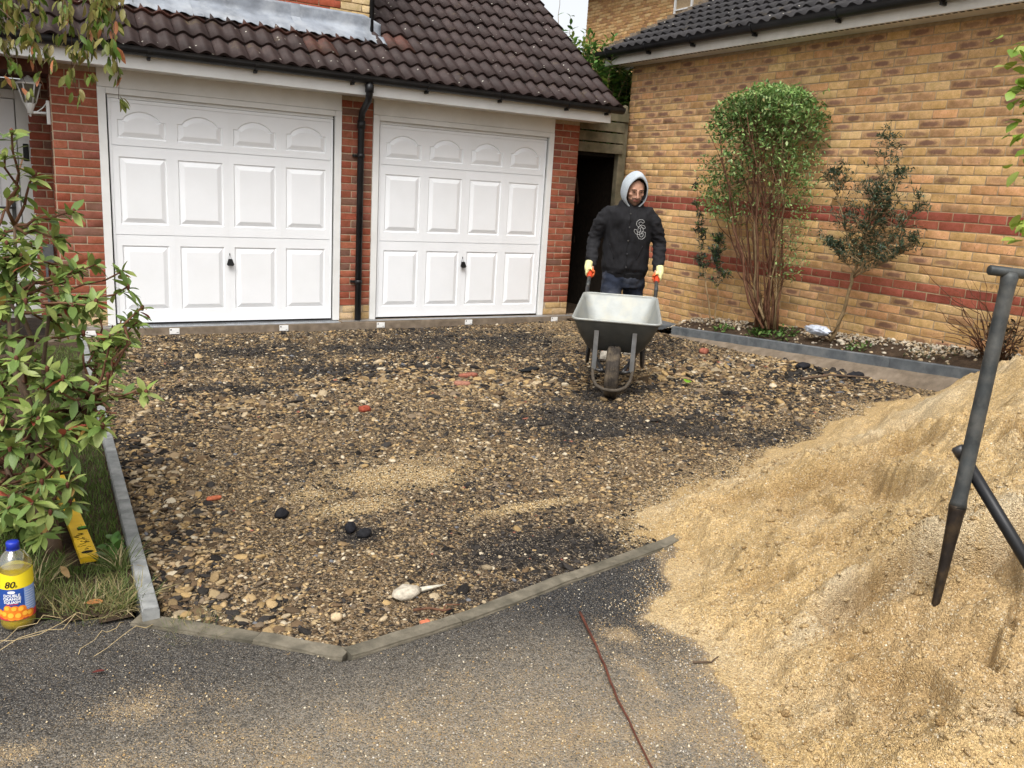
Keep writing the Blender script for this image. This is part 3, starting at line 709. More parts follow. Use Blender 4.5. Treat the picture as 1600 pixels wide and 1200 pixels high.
mt = MB(); mt.box((1.03, .56, .72), (1.12, .618, .90), bev=.006); mt.box((1.045, .575, .2), (1.065, .6, .72)); mt.build('meter_box', M['concrete_dark'], house)

# threshold: concrete channel with a galvanised slotted grate and white tags
dx0, dx1 = 1.0, 6.93
tb = MB(); tb.box((dx0, -.125, .03), (dx1, .075, SILL - .012), bev=.006); tb.box((3.74, -.118, SILL - .012), (dx1 - .01, .07, SILL - .002), bev=.002)
dr_root = empty('threshold_drain', (4, -.03, .1), 'grey drain channel with slotted metal grate along the foot of both garage doors', 'drain')
ch = tb.build('channel', M['concrete_brown'], dr_root)
gr = MB(); gr.box((dx0, -.118, SILL - .0115), (3.735, -.045, SILL - .006)); gr.box((dx0, -.02, SILL - .0115), (3.735, .06, SILL - .006))
x = dx0
while x < 3.73: gr.box((x, -.0449, SILL - .0115), (x + .008, -.0201, SILL - .006)); x += .022
gr.box((3.76, -.11, SILL - .0018), (6.9, -.03, SILL + .002))
gr.build('grate', M['galv'], dr_root)
for x, z in ((1.36, .155), (2.08, .157), (3.13, .158), (4.18, .160), (5.25, .165), (6.42, .170)):
    t = MB(); t.box((x - .045, -.134, z - .028), (x + .045, -.126, z + .028), bev=.002); tg = t.build('tag', M['tag'], dr_root)
    q = MB(); q.box((x - .038, -.1352, z + .008), (x - .026, -.1342, z + .02)); q.box((x + .018, -.1352, z - .016), (x + .036, -.1342, z - .012)); q.build('print', M['ink'], tg)

# lantern on the pier
ln = empty('wall_lantern', (1.14, .10, 2.0), 'white six sided lantern on a bracket arm beside the front door', 'wall light')
lx, ly, lz = .995, .10, 2.045
a = MB(); a.box((1.118, .055, 1.985), (1.147, .145, 2.185), bev=.006); a.tube([(1.12, .1, 2.08), (lx + .02, ly, 2.075)], .011, 8)
a.tube([(1.12, .1, 2.16), (1.09, .1, 2.12), (lx + .05, ly, 2.085), (lx + .02, ly, 2.085)], .005, 6); a.build('bracket', M['upvc'], ln)
c = MB(); c.lathe([(.004, -.035), (.010, -.03), (.006, -.012), (.022, -.008), (.024, .02), (.030, .032), (.046, .075), (.044, .078), (.01, .08)], (lx, ly, lz + .03), 12)
for k in range(6):
    q0 = 2 * PI * k / 6; c.tube([(lx + .045 * math.cos(q0), ly + .045 * math.sin(q0), lz + .105), (lx + .088 * math.cos(q0), ly + .088 * math.sin(q0), lz + .262)], .0065, 6)
c.lathe([(.092, 0), (.100, .004), (.100, .012), (.03, .055), (.008, .075), (0, .076)], (lx, ly, lz + .26), 6, sm=False); c.build('cage', M['upvc'], ln)
g_ = MB(); g_.lathe([(.041, .105), (.083, .26)], (lx, ly, lz), 6, sm=False); g_.build('pane', M['lamp_glass'], ln)

# ================================================================== YELLOW BRICK GARAGE ON THE RIGHT
gar = empty('garage', (8.6, -3, .4), 'yellow brick garage with two red brick bands and a dark tiled roof', 'garage')
mb = MB(); mb.box((XW + .0034, -8.6, -.1), (XW + .25, .175, 3.26)); mb.box((XW + .25, -.05, -.1), (11.0, .175, 3.26))
gw = mb.build('wall', M['mortar_yel'], gar)
ZE, ZF = 1.635, 1.035
def yc(u, z, r):
    for zz in (ZE, ZF):
        if abs(z - zz) < .08: return [(.28, .080, .050, 0), (.255, .072, .046, 0), (.31, .098, .058, 0), (.24, .066, .044, 0)][r.randrange(4)]
    p = .10 + .45 * float(ss((z - 2.05) / .45)) - .35 * float(ss((u - 5.6) / 1.5)) * (z < 2.9)
    return FLSH[r.randrange(4)] if r.random() < p else YELS[r.randrange(7)]
z0 = ZE - .075 * 24
bl = lay(0, 8.6, z0, 3.24, yc, 77)
# u runs from the far corner towards the street
brick_wall(gw, bl, (XW, .187, 0), (0, -1, 0), (-1, 0, 0), 300)
ew = MB(); ew.box((XW + .25, .176, 0), (10.9, .180, 3.2)); ewo = ew.build('end_wall', M['mortar_yel'], gar)
brick_wall(ewo, lay(.0, 2.2, z0, 3.2, yc, 78), (XW, .190, 0), (1, 0, 0), (0, 1, 0), 0)
fa = MB(); FX = XW - .245
fa.box((FX, -8.6, 3.232), (FX + .022, .42, 3.365), bev=.004); fa.box((FX + .022, -8.6, 3.236), (XW + .01, .42, 3.246))
fa.box((FX + .002, .42, 3.232), (XW + .3, .44, 3.45))
fo = fa.build('fascia', M['fascia_old'], gar)
vt = MB(); y = -8.5
while y < .3: vt.box((FX + .035, y, 3.2335), (FX + .06, y + .035, 3.2362)); y += .06
vt.build('soffit_vent', M['dark_void'], fo)['kind'] = 'stuff'
PR = math.radians(27); UPR = (math.cos(PR), 0, math.sin(PR)); RX, RZ = FX - .05, 3.40
gut = MB(); gx, gz = FX - .058, 3.372
gut.extrude(gutter_prof(gx, gz), 'y', -8.6, .50); gut.add([(gx + .056 * math.cos(q), .50, gz + .056 * math.sin(q)) for q in np.linspace(PI, 2 * PI, 13)] + [(gx + .056 * math.cos(q), .505, gz + .056 * math.sin(q)) for q in np.linspace(PI, 2 * PI, 13)], [tuple(range(13)), tuple(range(25, 12, -1))])
gto = gut.build('gutter', M['black_plastic'], gar)
for y in (.30, -.45, -1.2, -2.1, -3.1, -4.1, -5.1):
    b = MB(); wd = .03 if y == -3.1 else .012
    b.extrude([(gx + .063 * math.cos(q), gz - .001 + .063 * math.sin(q)) for q in np.linspace(PI, 2 * PI, 9)] + [(gx + .058, gz + .022), (gx - .058, gz + .022)], 'y', y - wd, y + wd)
    b.box((gx + .0, y - .012, gz - .085), (gx + .057, y + .012, gz - .058)); b.build('bracket', M['black_plastic'], gto)
dk = MB(); L = 4.2
ax, az_ = RX + .02, RZ - .016
dk.add([(ax, -8.6, az_), (ax, .40, az_), (ax + L * math.cos(PR), .40, az_ + L * math.sin(PR)), (ax + L * math.cos(PR), -8.6, az_ + L * math.sin(PR)),
        (ax, -8.6, az_ - .05), (ax, .40, az_ - .05), (ax + L * math.cos(PR), .40, az_ + L * math.sin(PR) - .05), (ax + L * math.cos(PR), -8.6, az_ + L * math.sin(PR) - .05)],
       [(0, 1, 2, 3), (7, 6, 5, 4), (0, 4, 5, 1), (1, 5, 6, 2), (2, 6, 7, 3), (3, 7, 4, 0)])
rf = dk.build('roof', M['dark_void'], gar)
tiles(rf, (RX, .42, RZ - .012), (0, -1, 0), UPR, 22, 10, lambda i, j: 'tile_dark')
vg = MB(); r = random.Random(4)
V = []
for k in range(46):
    s = k * .09; vg.box((RX + s * math.cos(PR), .37 + r.uniform(-.01, .01), RZ + s * math.sin(PR) - .03), (RX + (s + .088) * math.cos(PR), .44 + r.uniform(-.012, .012), RZ + s * math.sin(PR) + .055 + r.uniform(-.012, .012)))
vg.build('verge', M['concrete_brown'], rf)

# ================================================================== HOUSE BEHIND
fh = empty('house', (16, 5, 1), 'tall yellow brick house rising behind the garage roof, white eaves', 'house')
HX, HY = 14.2, 11.2
mb = MB(); mb.box((HX + .012, -2, 0), (HX + .3, HY - .012, 7.2)); mb.box((HX + .3, HY - .3, 0), (20, HY - .012, 7.2)); fhw = mb.build('wall', M['mortar_yel'], fh)
bl = [b for b in lay(0, 8, 3.5, 7.2, lambda u, z, r: [(.52, .33, .15, 0), (.48, .28, .12, .3), (.55, .37, .18, 0), (.44, .25, .11, .5)][r.randrange(4)], 99, 0, holes=((3.55, 4.75, 5.2, 6.6),))]
brick_wall(fhw, bl, (HX, HY, 0), (0, -1, 0), (-1, 0, 0), 0)
wf = MB()
for (ya, yb, za, zb) in ((HY - 4.75, HY - 4.69, 5.2, 6.6), (HY - 3.61, HY - 3.55, 5.2, 6.6), (HY - 4.69, HY - 3.61, 5.2, 5.26), (HY - 4.69, HY - 3.61, 6.54, 6.6), (HY - 4.18, HY - 4.12, 5.26, 6.54), (HY - 4.69, HY - 4.18, 5.88, 5.91), (HY - 4.12, HY - 3.61, 5.88, 5.91)):
    wf.box((HX - .02, ya, za), (HX + .06, yb, zb))
wo_ = wf.build('window', M['upvc'], fh); wg = MB(); wg.box((HX + .03, HY - 4.69, 5.26), (HX + .036, HY - 3.61, 6.54)); wg.build('pane', M['glass'], wo_)
ev = MB(); ev.box((HX - .45, -2, 6.72), (HX, HY + .35, 6.95), bev=.01); ev.build('eaves', M['upvc'], fh)
gu = MB(); gu.tube([(HX - .52, HY + .4, 6.98), (HX - .52, -2, 6.98)], .06, 8); gu.build('gutter', M['black_plastic'], fh)
rfh = MB(); rfh.add([(HX - .6, -2, 6.98), (HX - .6, HY + .4, 6.98), (HX + 4, HY + .4, 9.8), (HX + 4, -2, 9.8)], [(0, 1, 2, 3)]); rfh.build('roof', M['tile_dark'], fh)

# ================================================================== PASSAGE BETWEEN THE TWO BUILDINGS
ga = empty('passage_gateway', (7.1, .12, .2), 'weathered timber boards and post closing the top of the dark passage', 'gateway')
for (za, zb) in ((2.180, 2.292), (2.308, 2.420), (2.438, 2.548), (2.566, 2.672)):
    b = MB(); b.box((6.69, .095, za), (7.40 if za < 2.5 else 7.46, .118, zb), bev=.004); b.build('board', M['timber'], ga)
b = MB(); b.box((7.36, .119, .15), (7.475, .20, 2.62), bev=.006); b.lathe([(.05, 0), (.05, .10), (.035, .14), (0, .155)], (7.425, .155, 2.62), 12); b.build('post', M['timber'], ga)
b = MB(); b.box((6.68, .119, .15), (6.74, .18, 2.62), bev=.006); b.build('post', M['timber'], ga)
fe = empty('passage_blackout', (7.1, 1.7, .2), 'added dark boards and unseen felt cover that black out the passage', 'passage')  # boarding and roof added so the passage stays black
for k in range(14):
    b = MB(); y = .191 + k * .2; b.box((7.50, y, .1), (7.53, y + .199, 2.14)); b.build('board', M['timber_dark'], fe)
b = MB(); b.box((6.68, 3.0, .1), (7.53, 3.04, 2.14)); b.build('blackout_board', M['timber_dark'], fe)
b = MB(); b.box((6.685, .205, 2.142), (7.53, 3.1, 2.27)); b.build('cover', M['dark_void'], fe)  # unseen felt roof, added to keep daylight out of the passage

# ================================================================== GROUND
def grid_obj(name, x0, x1, y0, y1, nx, ny, zf, mat, colf=None, keepf=None, smooth=True):
    xs, ys = np.meshgrid(np.linspace(x0, x1, nx + 1), np.linspace(y0, y1, ny + 1)); z = zf(xs, ys)
    V = np.stack([xs, ys, z], -1).reshape(-1, 3)
    i = (np.arange(ny)[:, None] * (nx + 1) + np.arange(nx)[None]).ravel()
    F = np.stack([i, i + 1, i + nx + 2, i + nx + 1], -1)
    if keepf is not None:
        kx = keepf(xs, ys).ravel(); F = F[kx[F].any(1)]
        used = np.unique(F); mp = np.full(len(V), -1); mp[used] = np.arange(len(used)); F = mp[F]; V = V[used]; xs = xs.ravel()[used]; ys = ys.ravel()[used]
    return np_obj(name, V, F, mat, smooth=smooth, col=None if colf is None else colf(xs.ravel(), ys.ravel()))
# far ground sheet
XS = [-300, -60, -20, -6, -2, 2, 5, 7, 9, 14, 20, 60, 300]; YS = [-300, -60, -20, -12, -8, -5, -2, 0, 3, 8, 20, 60, 300]
V = [(x, y, g(x, y) - .16) for y in YS for x in XS]; n = len(XS)
F = np.array([(j * n + i, j * n + i + 1, (j + 1) * n + i + 1, (j + 1) * n + i) for j in range(len(YS) - 1) for i in range(n - 1)])
gd = np_obj('ground', V, F, M['soil']); gd['kind'] = 'structure'

def blob(x, y, L):
    t = 0
    for (cx, cy, rx, ry, k) in L: t = np.maximum(t, k * np.exp(-(((x - cx) / rx) ** 2 + ((y - cy) / ry) ** 2) ** 1.3))
    return t
BLK = [(3.5, -1.15, 1.0, .28, .75), (4.9, -1.0, .8, .30, .95), (5.35, -1.3, .5, .2, .8), (2.7, -1.05, .7, .3, .7), (3.98, -4.15, .55, .45, .75), (4.7, -4.5, .5, .35, .7), (4.95, -4.95, .45, .25, .6),
       (2.6, -5.85, .38, .20, .85), (2.95, -5.95, .25, .16, .95), (4.75, -3.5, .5, .22, .8), (2.0, -2.55, .5, .25, .6), (2.02, -5.43, .12, .10, 1), (5.5, -4.2, .5, .3, .5), (3.1, -2.0, .7, .25, .55), (6.5, -3.8, .5, .3, .45), (2.45, -6.15, .3, .15, .6)]
CRS = [(3.5, -2.3, .9, .38, .8), (4.2, -2.95, .7, .30, .8), (5.95, -3.2, .9, .45, 1), (6.75, -3.7, .5, .6, 1), (5.4, -4.2, .7, .35, .5), (1.34, -4.0, .18, .8, .9), (1.32, -5.3, .20, .8, 1), (1.4, -5.95, .25, .22, .7), (2.2, -2.9, .8, .5, .5)]
SND = [(2.44, -4.78, .34, .20, 1.25), (2.15, -5.12, .24, .10, .9), (1.98, -4.90, .22, .10, .7), (2.9, -5.42, .32, .05, .85), (6.0, -1.2, .5, .3, .45), (6.3, -.3, .5, .2, .5), (2.55, -4.66, .45, .2, .5)]
def f_blk(x, y): return np.clip(1.15 * blob(x, y, BLK) + 1.15 * fbm(x * 1.8, y * 1.8, 101, 5) + .06 + .22 * ss((y + 3.3) / 1.5), 0, 1) * ss((fbm(x * 5, y * 5, 103, 3) + .42) / .5)
def f_crs(x, y): return np.clip(blob(x, y, CRS) + .4 * fbm(x * 2, y * 2, 105, 3), 0, 1)
def f_snd(x, y): return np.clip(blob(x, y, SND) + .9 * fbm(x * 7, y * 7, 107, 4) * (blob(x, y, SND) > .12) + .65 * ss((pile_dn(x, y) + .26) / .3), 0, 1)
def rub_z(x, y):
    inn = inside(RUB, x, y)
    z = G(x, y) - .012 + .022 * fbm(x * 2.2, y * 2.2, 111, 4) + .020 * fbm(x * 10, y * 10, 112, 3) * (.5 + f_crs(x, y)) + .008 * (vn(x * 45, y * 45, 113) - .5) + .012 * f_snd(x, y)
    z = z + .018 * ss((y + .9) / .6)
    return np.where(inn, z, G(x, y) - .09)
def rub_col(x, y):
    b, s = f_blk(x, y), f_snd(x, y); n = fbm(x * 3, y * 3, 115, 4)
    c = np.stack([.125 + .09 * n, .086 + .062 * n, .048 + .036 * n], -1)
    c = c * (1 - b[:, None] * .93) + np.array([.022, .021, .021]) * b[:, None] * .93
    return c * (1 - s[:, None]) + np.array([.44, .32, .165]) * s[:, None]
def rub_mat():
    m, nt, b = newmat('rubble_ground'); v = coords(nt, False)
    a = nd(nt, 'ShaderNodeAttribute', attribute_name='Col').outputs['Color']
    v1 = nd(nt, 'ShaderNodeTexVoronoi', {'Vector': v, 'Scale': 95.0}); v2 = nd(nt, 'ShaderNodeTexVoronoi', {'Vector': v, 'Scale': 210.0})
    r1 = nd(nt, 'ShaderNodeSeparateColor', {0: v1.outputs['Color']}); r2 = nd(nt, 'ShaderNodeSeparateColor', {0: v2.outputs['Color']})
    k = math_(nt, 'MULTIPLY', maprange(nt, r1.outputs[0], 0, 1, .45, 1.6), maprange(nt, r2.outputs[0], 0, 1, .6, 1.5))
    c = nd(nt, 'ShaderNodeVectorMath', {0: a, 1: nd(nt, 'ShaderNodeCombineXYZ', {0: k, 1: k, 2: k}).outputs[0]}, operation='MULTIPLY').outputs[0]
    c = mix(nt, maprange(nt, r2.outputs[1], .80, .84, 0, .75), c, (.40, .32, .22))
    c = mix(nt, maprange(nt, r1.outputs[1], .80, .83, 0, .8), c, (.020, .019, .019))
    nt.links.new(c, b.inputs['Base Color']); b.inputs['Roughness'].default_value = .97; b.inputs['Specular IOR Level'].default_value = .08
    h = math_(nt, 'ADD', math_(nt, 'MULTIPLY', v1.outputs['Distance'], -1.0), math_(nt, 'MULTIPLY', v2.outputs['Distance'], -.6)); bump(nt, b, h, .9, .012); return m
M['rubble'] = rub_mat()
rub = grid_obj('rubble_ground', 1.1, 7.2, -6.45, -.09, 300, 310, rub_z, M['rubble'], rub_col, lambda x, y: inside(RUB, x, y)); rub['kind'] = 'structure'
# earth under the passage
pg = grid_obj('passage_earth', 6.6, 9.5, -.3, 6, 40, 60, lambda x, y: .175 + .03 * fbm(x * 4, y * 4, 120) + 0 * x, M['soil']); pg['kind'] = 'structure'

# stones
def ico():
    t = (1 + 5 ** .5) / 2
    V = np.array([(-1, t, 0), (1, t, 0), (-1, -t, 0), (1, -t, 0), (0, -1, t), (0, 1, t), (0, -1, -t), (0, 1, -t), (t, 0, -1), (t, 0, 1), (-t, 0, -1), (-t, 0, 1)], float)
    F = np.array([(0, 11, 5), (0, 5, 1), (0, 1, 7), (0, 7, 10), (0, 10, 11), (1, 5, 9), (5, 11, 4), (11, 10, 2), (10, 7, 6), (7, 1, 8), (3, 9, 4), (3, 4, 2), (3, 2, 6), (3, 6, 8), (3, 8, 9), (4, 9, 5), (2, 4, 11), (6, 2, 10), (8, 6, 7), (9, 8, 1)])
    return V / np.linalg.norm(V[0]), F
ICO_V, ICO_F = ico()
TANS = np.array([(.35, .245, .125), (.25, .168, .088), (.36, .265, .145), (.17, .112, .060), (.37, .29, .185), (.125, .083, .048), (.30, .215, .125), (.20, .150, .10), (.37, .25, .115), (.09, .062, .038)])
CAMR = np.array(cam_rot())
def project(P):
    v = (np.asarray(P) - CAMP) @ CAMR; d = -v[..., 2]
    return 800 + FPX * v[..., 0] / d, 600 - FPX * v[..., 1] / d, d
N = 200000
sx, sy = rng.uniform(1.2, 7.12, N), rng.uniform(-6.4, -.14, N)
u, v_, d_ = project(np.stack([sx, sy, G(sx, sy)], -1))
k = inside(RUB, sx, sy) & (u > -60) & (u < 1660) & (pile_dn(sx, sy) < .01)
k &= rng.random(N) < np.clip(1.15 - (d_ - 3) * .085, .35, 1) * (1 - .93 * ss((f_snd(sx, sy) - .25) / .4))
sx, sy, d_ = sx[k], sy[k], d_[k]; N = len(sx)
crs = f_crs(sx, sy); bk = f_blk(sx, sy)
size = np.exp(rng.normal(np.log(.0051), .48, N)) * (1 + 1.7 * crs * rng.random(N)) * np.clip(.60 + .115 * d_, .85, 1.4)
bigs = rng.random(N) < (.003 + .022 * crs); size[bigs] *= rng.uniform(1.5, 2.6, bigs.sum()); size = np.clip(size, .0033, .0085 + .0050 * d_)
cols = TANS[rng.integers(0, len(TANS), N)] * rng.uniform(.62, 1.12, N)[:, None]
isb = rng.random(N) < np.clip(bk * 1.1 + .17, 0, .93); cols[isb] = np.array([.021, .0185, .0165]) * rng.uniform(.6, 2.4, isb.sum())[:, None]
rr = rng.random(N); cols[rr > .998] = (.27, .105, .068); cols[(rr > .970) & (rr < .996)] = (.46, .39, .28); cols[(rr > .963) & (rr < .970)] = (.13, .13, .135)
flat = np.where(crs > .55, .38, .48)
S = size[:, None] * np.stack([rng.uniform(.95, 1.5, N), rng.uniform(.75, 1.05, N), flat * rng.uniform(.7, 1.15, N)], -1)
Rm = euler_mats(rng.normal(0, .30, N), rng.normal(0, .30, N), rng.uniform(0, 2 * PI, N))
jit = S[:, None, :] * rng.uniform(.72, 1.18, (N, 12, 1))
Lp = np.stack([sx, sy, rub_z(sx, sy) + S[:, 2] * (rng.uniform(-.40, .30, N) + .25 * crs)], -1)
px = size / d_
order = np.argsort(-px); big = order[:300]; oth = order[300:]
sml = px[oth] < .0022; o1 = oth[~sml]; o2 = oth[sml]
Vs, Fs = batch(ICO_V, ICO_F, Rm[o1], Lp[o1], jit[o1]); OV = np.array([(1, 0, 0), (0, 1, 0), (-1, 0, 0), (0, -1, 0), (0, 0, 1), (0, 0, -1)], float); OF = np.array([(0, 1, 4), (1, 2, 4), (2, 3, 4), (3, 0, 4)])
V2, F2 = batch(OV, OF, Rm[o2], Lp[o2], S[o2][:, None, :] * rng.uniform(.8, 1.25, (len(o2), 6, 1)))
print('STONES', len(o1), len(o2))
st = np_obj('gravel', np.concatenate([Vs, V2]), np.concatenate([Fs, F2 + len(Vs)]), M['stone'], col=np.concatenate([np.repeat(cols[o1], 12, 0), np.repeat(cols[o2], 6, 0)])); st['kind'] = 'stuff'
def rough_stone(seed, n1=8, n2=5):
    r = np.random.default_rng(seed); V = [(0, 0, -1)]
    for j in range(1, n2):
        a = PI * j / n2 - PI / 2
        for i in range(n1): q = 2 * PI * (i + .5 * (j % 2)) / n1; V.append((math.cos(a) * math.cos(q), math.cos(a) * math.sin(q), math.sin(a)))
    V.append((0, 0, 1)); V = np.array(V); V *= r.uniform(.80, 1.14, (len(V), 1)); F3 = []; F4 = []
    for i in range(n1): F3.append((0, 1 + (i + 1) % n1, 1 + i)); F3.append((len(V) - 1, 1 + (n2 - 2) * n1 + i, 1 + (n2 - 2) * n1 + (i + 1) % n1))
    for j in range(n2 - 2):
        for i in range(n1): a = 1 + j * n1 + i; b = 1 + j * n1 + (i + 1) % n1; F4.append((a, b, b + n1, a + n1))
    return V, [np.array(F3), np.array(F4)]
SMESH = {}
for i in big:
    key = (int(rng.integers(0, 5)), tuple(np.round(cols[i] * 12) / 12) if not isb[i] else 'k')
    if key not in SMESH:
        V, F = rough_stone(key[0]); SMESH[key] = np_mesh('stone', V, F, M['stone'], smooth=key[0] % 3 != 0, col=np.tile(np.maximum(cols[i], .015), (len(V), 1)))
    o = bpy.data.objects.new('stone', SMESH[key]); COL.objects.link(o); o.parent = rub
    mw = Matrix([list(Rm[i][q] * S[i]) + [Lp[i][q]] for q in range(3)] + [[0, 0, 0, 1]]); o.matrix_basis = mw

# notable pieces lying loose on the rubble: things of their own
def loose(name, label, cat, x, y, s, col, seed, rz=0, dz=.3, tilt=0, flatshade=True, group=None):
    V, F = rough_stone(seed, 10, 6); V = V * np.array(s)
    if cat == 'brick':                       # broken brick: blocky
        V = np.sign(V) * np.abs(V / np.array(s)) ** .45 * np.array(s); V += np.random.default_rng(seed).normal(0, .06, V.shape) * np.array(s)
    c = math.cos(rz); q = math.sin(rz); V = V @ np.array([[c, q, 0], [-q, c, 0], [0, 0, 1]]); V[:, 2] += tilt * V[:, 0]
    V += np.array([0, 0, s[2] * dz])
    o = np_obj(name, V, F, M['stone'], None, col=np.tile(col, (len(V), 1)), smooth=not flatshade); o.location = (x, y, float(rub_z(np.array(x), np.array(y))) + .006)
    return setp(o, label, cat, group)
loose('tarmac_lump', 'fist sized black tarmac lump alone in the middle of the rubble', 'tarmac lump', 1.786, -5.10, (.036, .030, .026), (.016, .016, .018), 21, .4, .5)
loose('tarmac_lump', 'small black tarmac lump below the pale sand patch', 'tarmac lump', 2.01, -5.37, (.045, .026, .022), (.015, .015, .018), 22, 1.2, .5)
loose('tarmac_lump', 'second dark lump touching the small black one below the sand patch', 'tarmac lump', 2.04, -5.45, (.036, .028, .022), (.018, .018, .02), 23, .2, .5)
fl = loose('flint_stone', 'large pale flint with a long pointed end near the front edging', 'stone', 1.985, -6.045, (.058, .044, .026), (.44, .39, .31), 24, .3, .35, flatshade=False)
V, F = rough_stone(25, 8, 6); V *= np.array((.085, .016, .014)); V[:, 1:] *= np.clip(1.15 - (V[:, :1] + .085) / .17, .08, 1); np_obj('point', V + np.array((.085, .012, .004)), F, M['stone'], fl, world=False, col=np.tile((.50, .46, .37), (len(V), 1)))
loose('pebble', 'round cream pebble beside the front corner of the edging', 'stone', 1.70, -6.12, (.022, .020, .017), (.48, .36, .22), 26, 0, .5, flatshade=False)
loose('brick_fragment', 'bright red brick chip in the middle of the stony band', 'brick', 2.782, -3.44, (.040, .028, .020), (.30, .07, .04), 27, .3, .5)
loose('brick_fragment', 'long flat red brick piece among stones before the second garage door', 'brick', 3.98, -2.62, (.085, .04, .02), (.27, .10, .065), 28, .1, .6)
loose('brick_fragment', 'pinkish brick piece just in front of the long flat red one', 'brick', 3.78, -2.90, (.065, .04, .02), (.30, .14, .095), 29, -.2, .6)
loose('brick_fragment', 'thin orange brick shard on bare gravel near the left kerb', 'brick', 1.555, -4.79, (.036, .016, .008), (.40, .12, .06), 30, .1, .6)
loose('brick_fragment', 'small orange brick bit against the front edging', 'brick', 1.96, -6.27, (.018, .015, .012), (.46, .15, .08), 31, .1, .6)
loose('brick_fragment', 'red brick half lump near the bed kerb beyond the barrow', 'brick', 6.55, -2.62, (.055, .04, .03), (.28, .10, .065), 35, .5, .5)
loose('slate_piece', 'flat black tarmac slab lying by the bed kerb', 'tarmac lump', 6.80, -3.62, (.11, .06, .03), (.02, .02, .023), 32, .4, .6)
loose('slate_piece', 'smaller flat black tarmac slab between the big one and the sand heap', 'tarmac lump', 6.86, -4.12, (.10, .05, .03), (.022, .022, .025), 33, .1, .6)
loose('slate_piece', 'flat black scrap lying left of the wheelbarrow', 'tarmac lump', 4.62, -2.55, (.13, .05, .014), (.016, .017, .018), 34, .35, .6)

# ------------------------------------------------------------------ tarmac
DUST = [(1.03, -6.37, .15, .10, .38), (1.20, -6.45, .15, .08, .22), (1.55, -6.75, .5, .16, .30), (2.0, -6.62, .3, .1, .22), (2.52, -6.60, .06, .10, .75), (2.42, -6.85, .04, .22, .55), (2.2, -7.1, .3, .18, .5), (1.9, -7.0, .4, .2, .35), (1.0, -6.7, .5, .2, .35), (.75, -6.45, .1, .05, .6), (1.5, -7.2, .8, .25, .38)]
def f_dust(x, y):
    t = blob(x, y, DUST) * (1 + 3.4 * fbm(x * 13, y * 13, 131, 5)) + .25 * ss((-6.45 - y) / .5) * (1 + 1.5 * fbm(x * 3, y * 3, 133, 3))
    fresh = np.exp(-(((x - 2.75) / .30) ** 2 + ((y + 6.33) / .20) ** 2))
    return np.clip(t * (1 - .8 * fresh) + .95 * ss((pile_dn(x, y) + .055) / .07) + .22 * ss((pile_dn(x, y) + .22) / .22) * (1 - .6 * fresh), 0, 1)
def f_old(x, y):
    return np.clip(.12 + .78 * ss((-6.15 - y) / .75) + .42 * fbm(x * 1.9, y * 1.9, 135, 5) - .6 * np.exp(-(((x - 2.75) / .35) ** 2 + ((y + 6.3) / .25) ** 2)) - .45 * np.exp(-(((x - 2.62) / .22) ** 2 + ((y + 6.66) / .26) ** 2)), 0, 1)
def tar_mat():
    m, nt, b = newmat('old_tarmac'); v = coords(nt, False)
    at = nd(nt, 'ShaderNodeAttribute', attribute_name='Col').outputs['Color']; s = nd(nt, 'ShaderNodeSeparateColor', {0: at})
    v1 = nd(nt, 'ShaderNodeTexVoronoi', {'Vector': v, 'Scale': 150.0}); v2 = nd(nt, 'ShaderNodeTexVoronoi', {'Vector': v, 'Scale': 330.0})
    r1 = nd(nt, 'ShaderNodeSeparateColor', {0: v1.outputs['Color']}); r2 = nd(nt, 'ShaderNodeSeparateColor', {0: v2.outputs['Color']})
    c = mix(nt, s.outputs[1], (.026, .026, .027), (.185, .160, .125))
    k = math_(nt, 'MULTIPLY', maprange(nt, r1.outputs[0], 0, 1, .55, 1.5), maprange(nt, r2.outputs[1], 0, 1, .6, 1.45))
    c = nd(nt, 'ShaderNodeVectorMath', {0: c, 1: nd(nt, 'ShaderNodeCombineXYZ', {0: k, 1: k, 2: k}).outputs[0]}, operation='MULTIPLY').outputs[0]
    # pale aggregate showing in the worn surface
    c = mix(nt, math_(nt, 'MULTIPLY', maprange(nt, r2.outputs[0], .80, .85, 0, .9), maprange(nt, v2.outputs['Distance'], .25, .5, 1, .2)), c, (.34, .31, .26))
    # sand trodden into it
    gr = math_(nt, 'ADD', s.outputs[0], maprange(nt, r2.outputs[2], 0, 1, -.55, .55))
    gr = math_(nt, 'MULTIPLY', maprange(nt, gr, .38, .75, 0, 1), .85)
    sc_ = mix(nt, r1.outputs[2], (.40, .30, .17), (.26, .185, .11))
    c = mix(nt, gr, c, sc_)
    nt.links.new(c, b.inputs['Base Color']); b.inputs['Roughness'].default_value = .9; b.inputs['Specular IOR Level'].default_value = .18
    h = math_(nt, 'ADD', math_(nt, 'MULTIPLY', v1.outputs['Distance'], -1.0), math_(nt, 'MULTIPLY', v2.outputs['Distance'], -.7)); bump(nt, b, h, .8, .006); return m
M['tarmac'] = tar_mat()
EDGE_OUT = np.array([(-3, -5.45), (.70, -5.62), (1.10, -5.83), (1.424, -6.156), (1.634, -6.376), (2.067, -6.322), (2.627, -6.192), (3.128, -6.10), (4.0, -5.85), (7.1, -5.8), (7.1, -13), (-3, -13)])
def tar_z(x, y): return np.where(inside(EDGE_OUT, x, y), G(x, y) + .004 * fbm(x * 6, y * 6, 141, 3) + .0015 * (vn(x * 110, y * 110, 142) - .5), G(x, y) - .05)
def tar_col(x, y): return np.stack([f_dust(x, y), f_old(x, y), 0 * x], -1)
tar = grid_obj('tarmac_drive', .2, 3.7, -8.0, -5.45, 350, 255, tar_z, M['tarmac'], tar_col, lambda x, y: inside(EDGE_OUT, x, y)); tar['kind'] = 'structure'
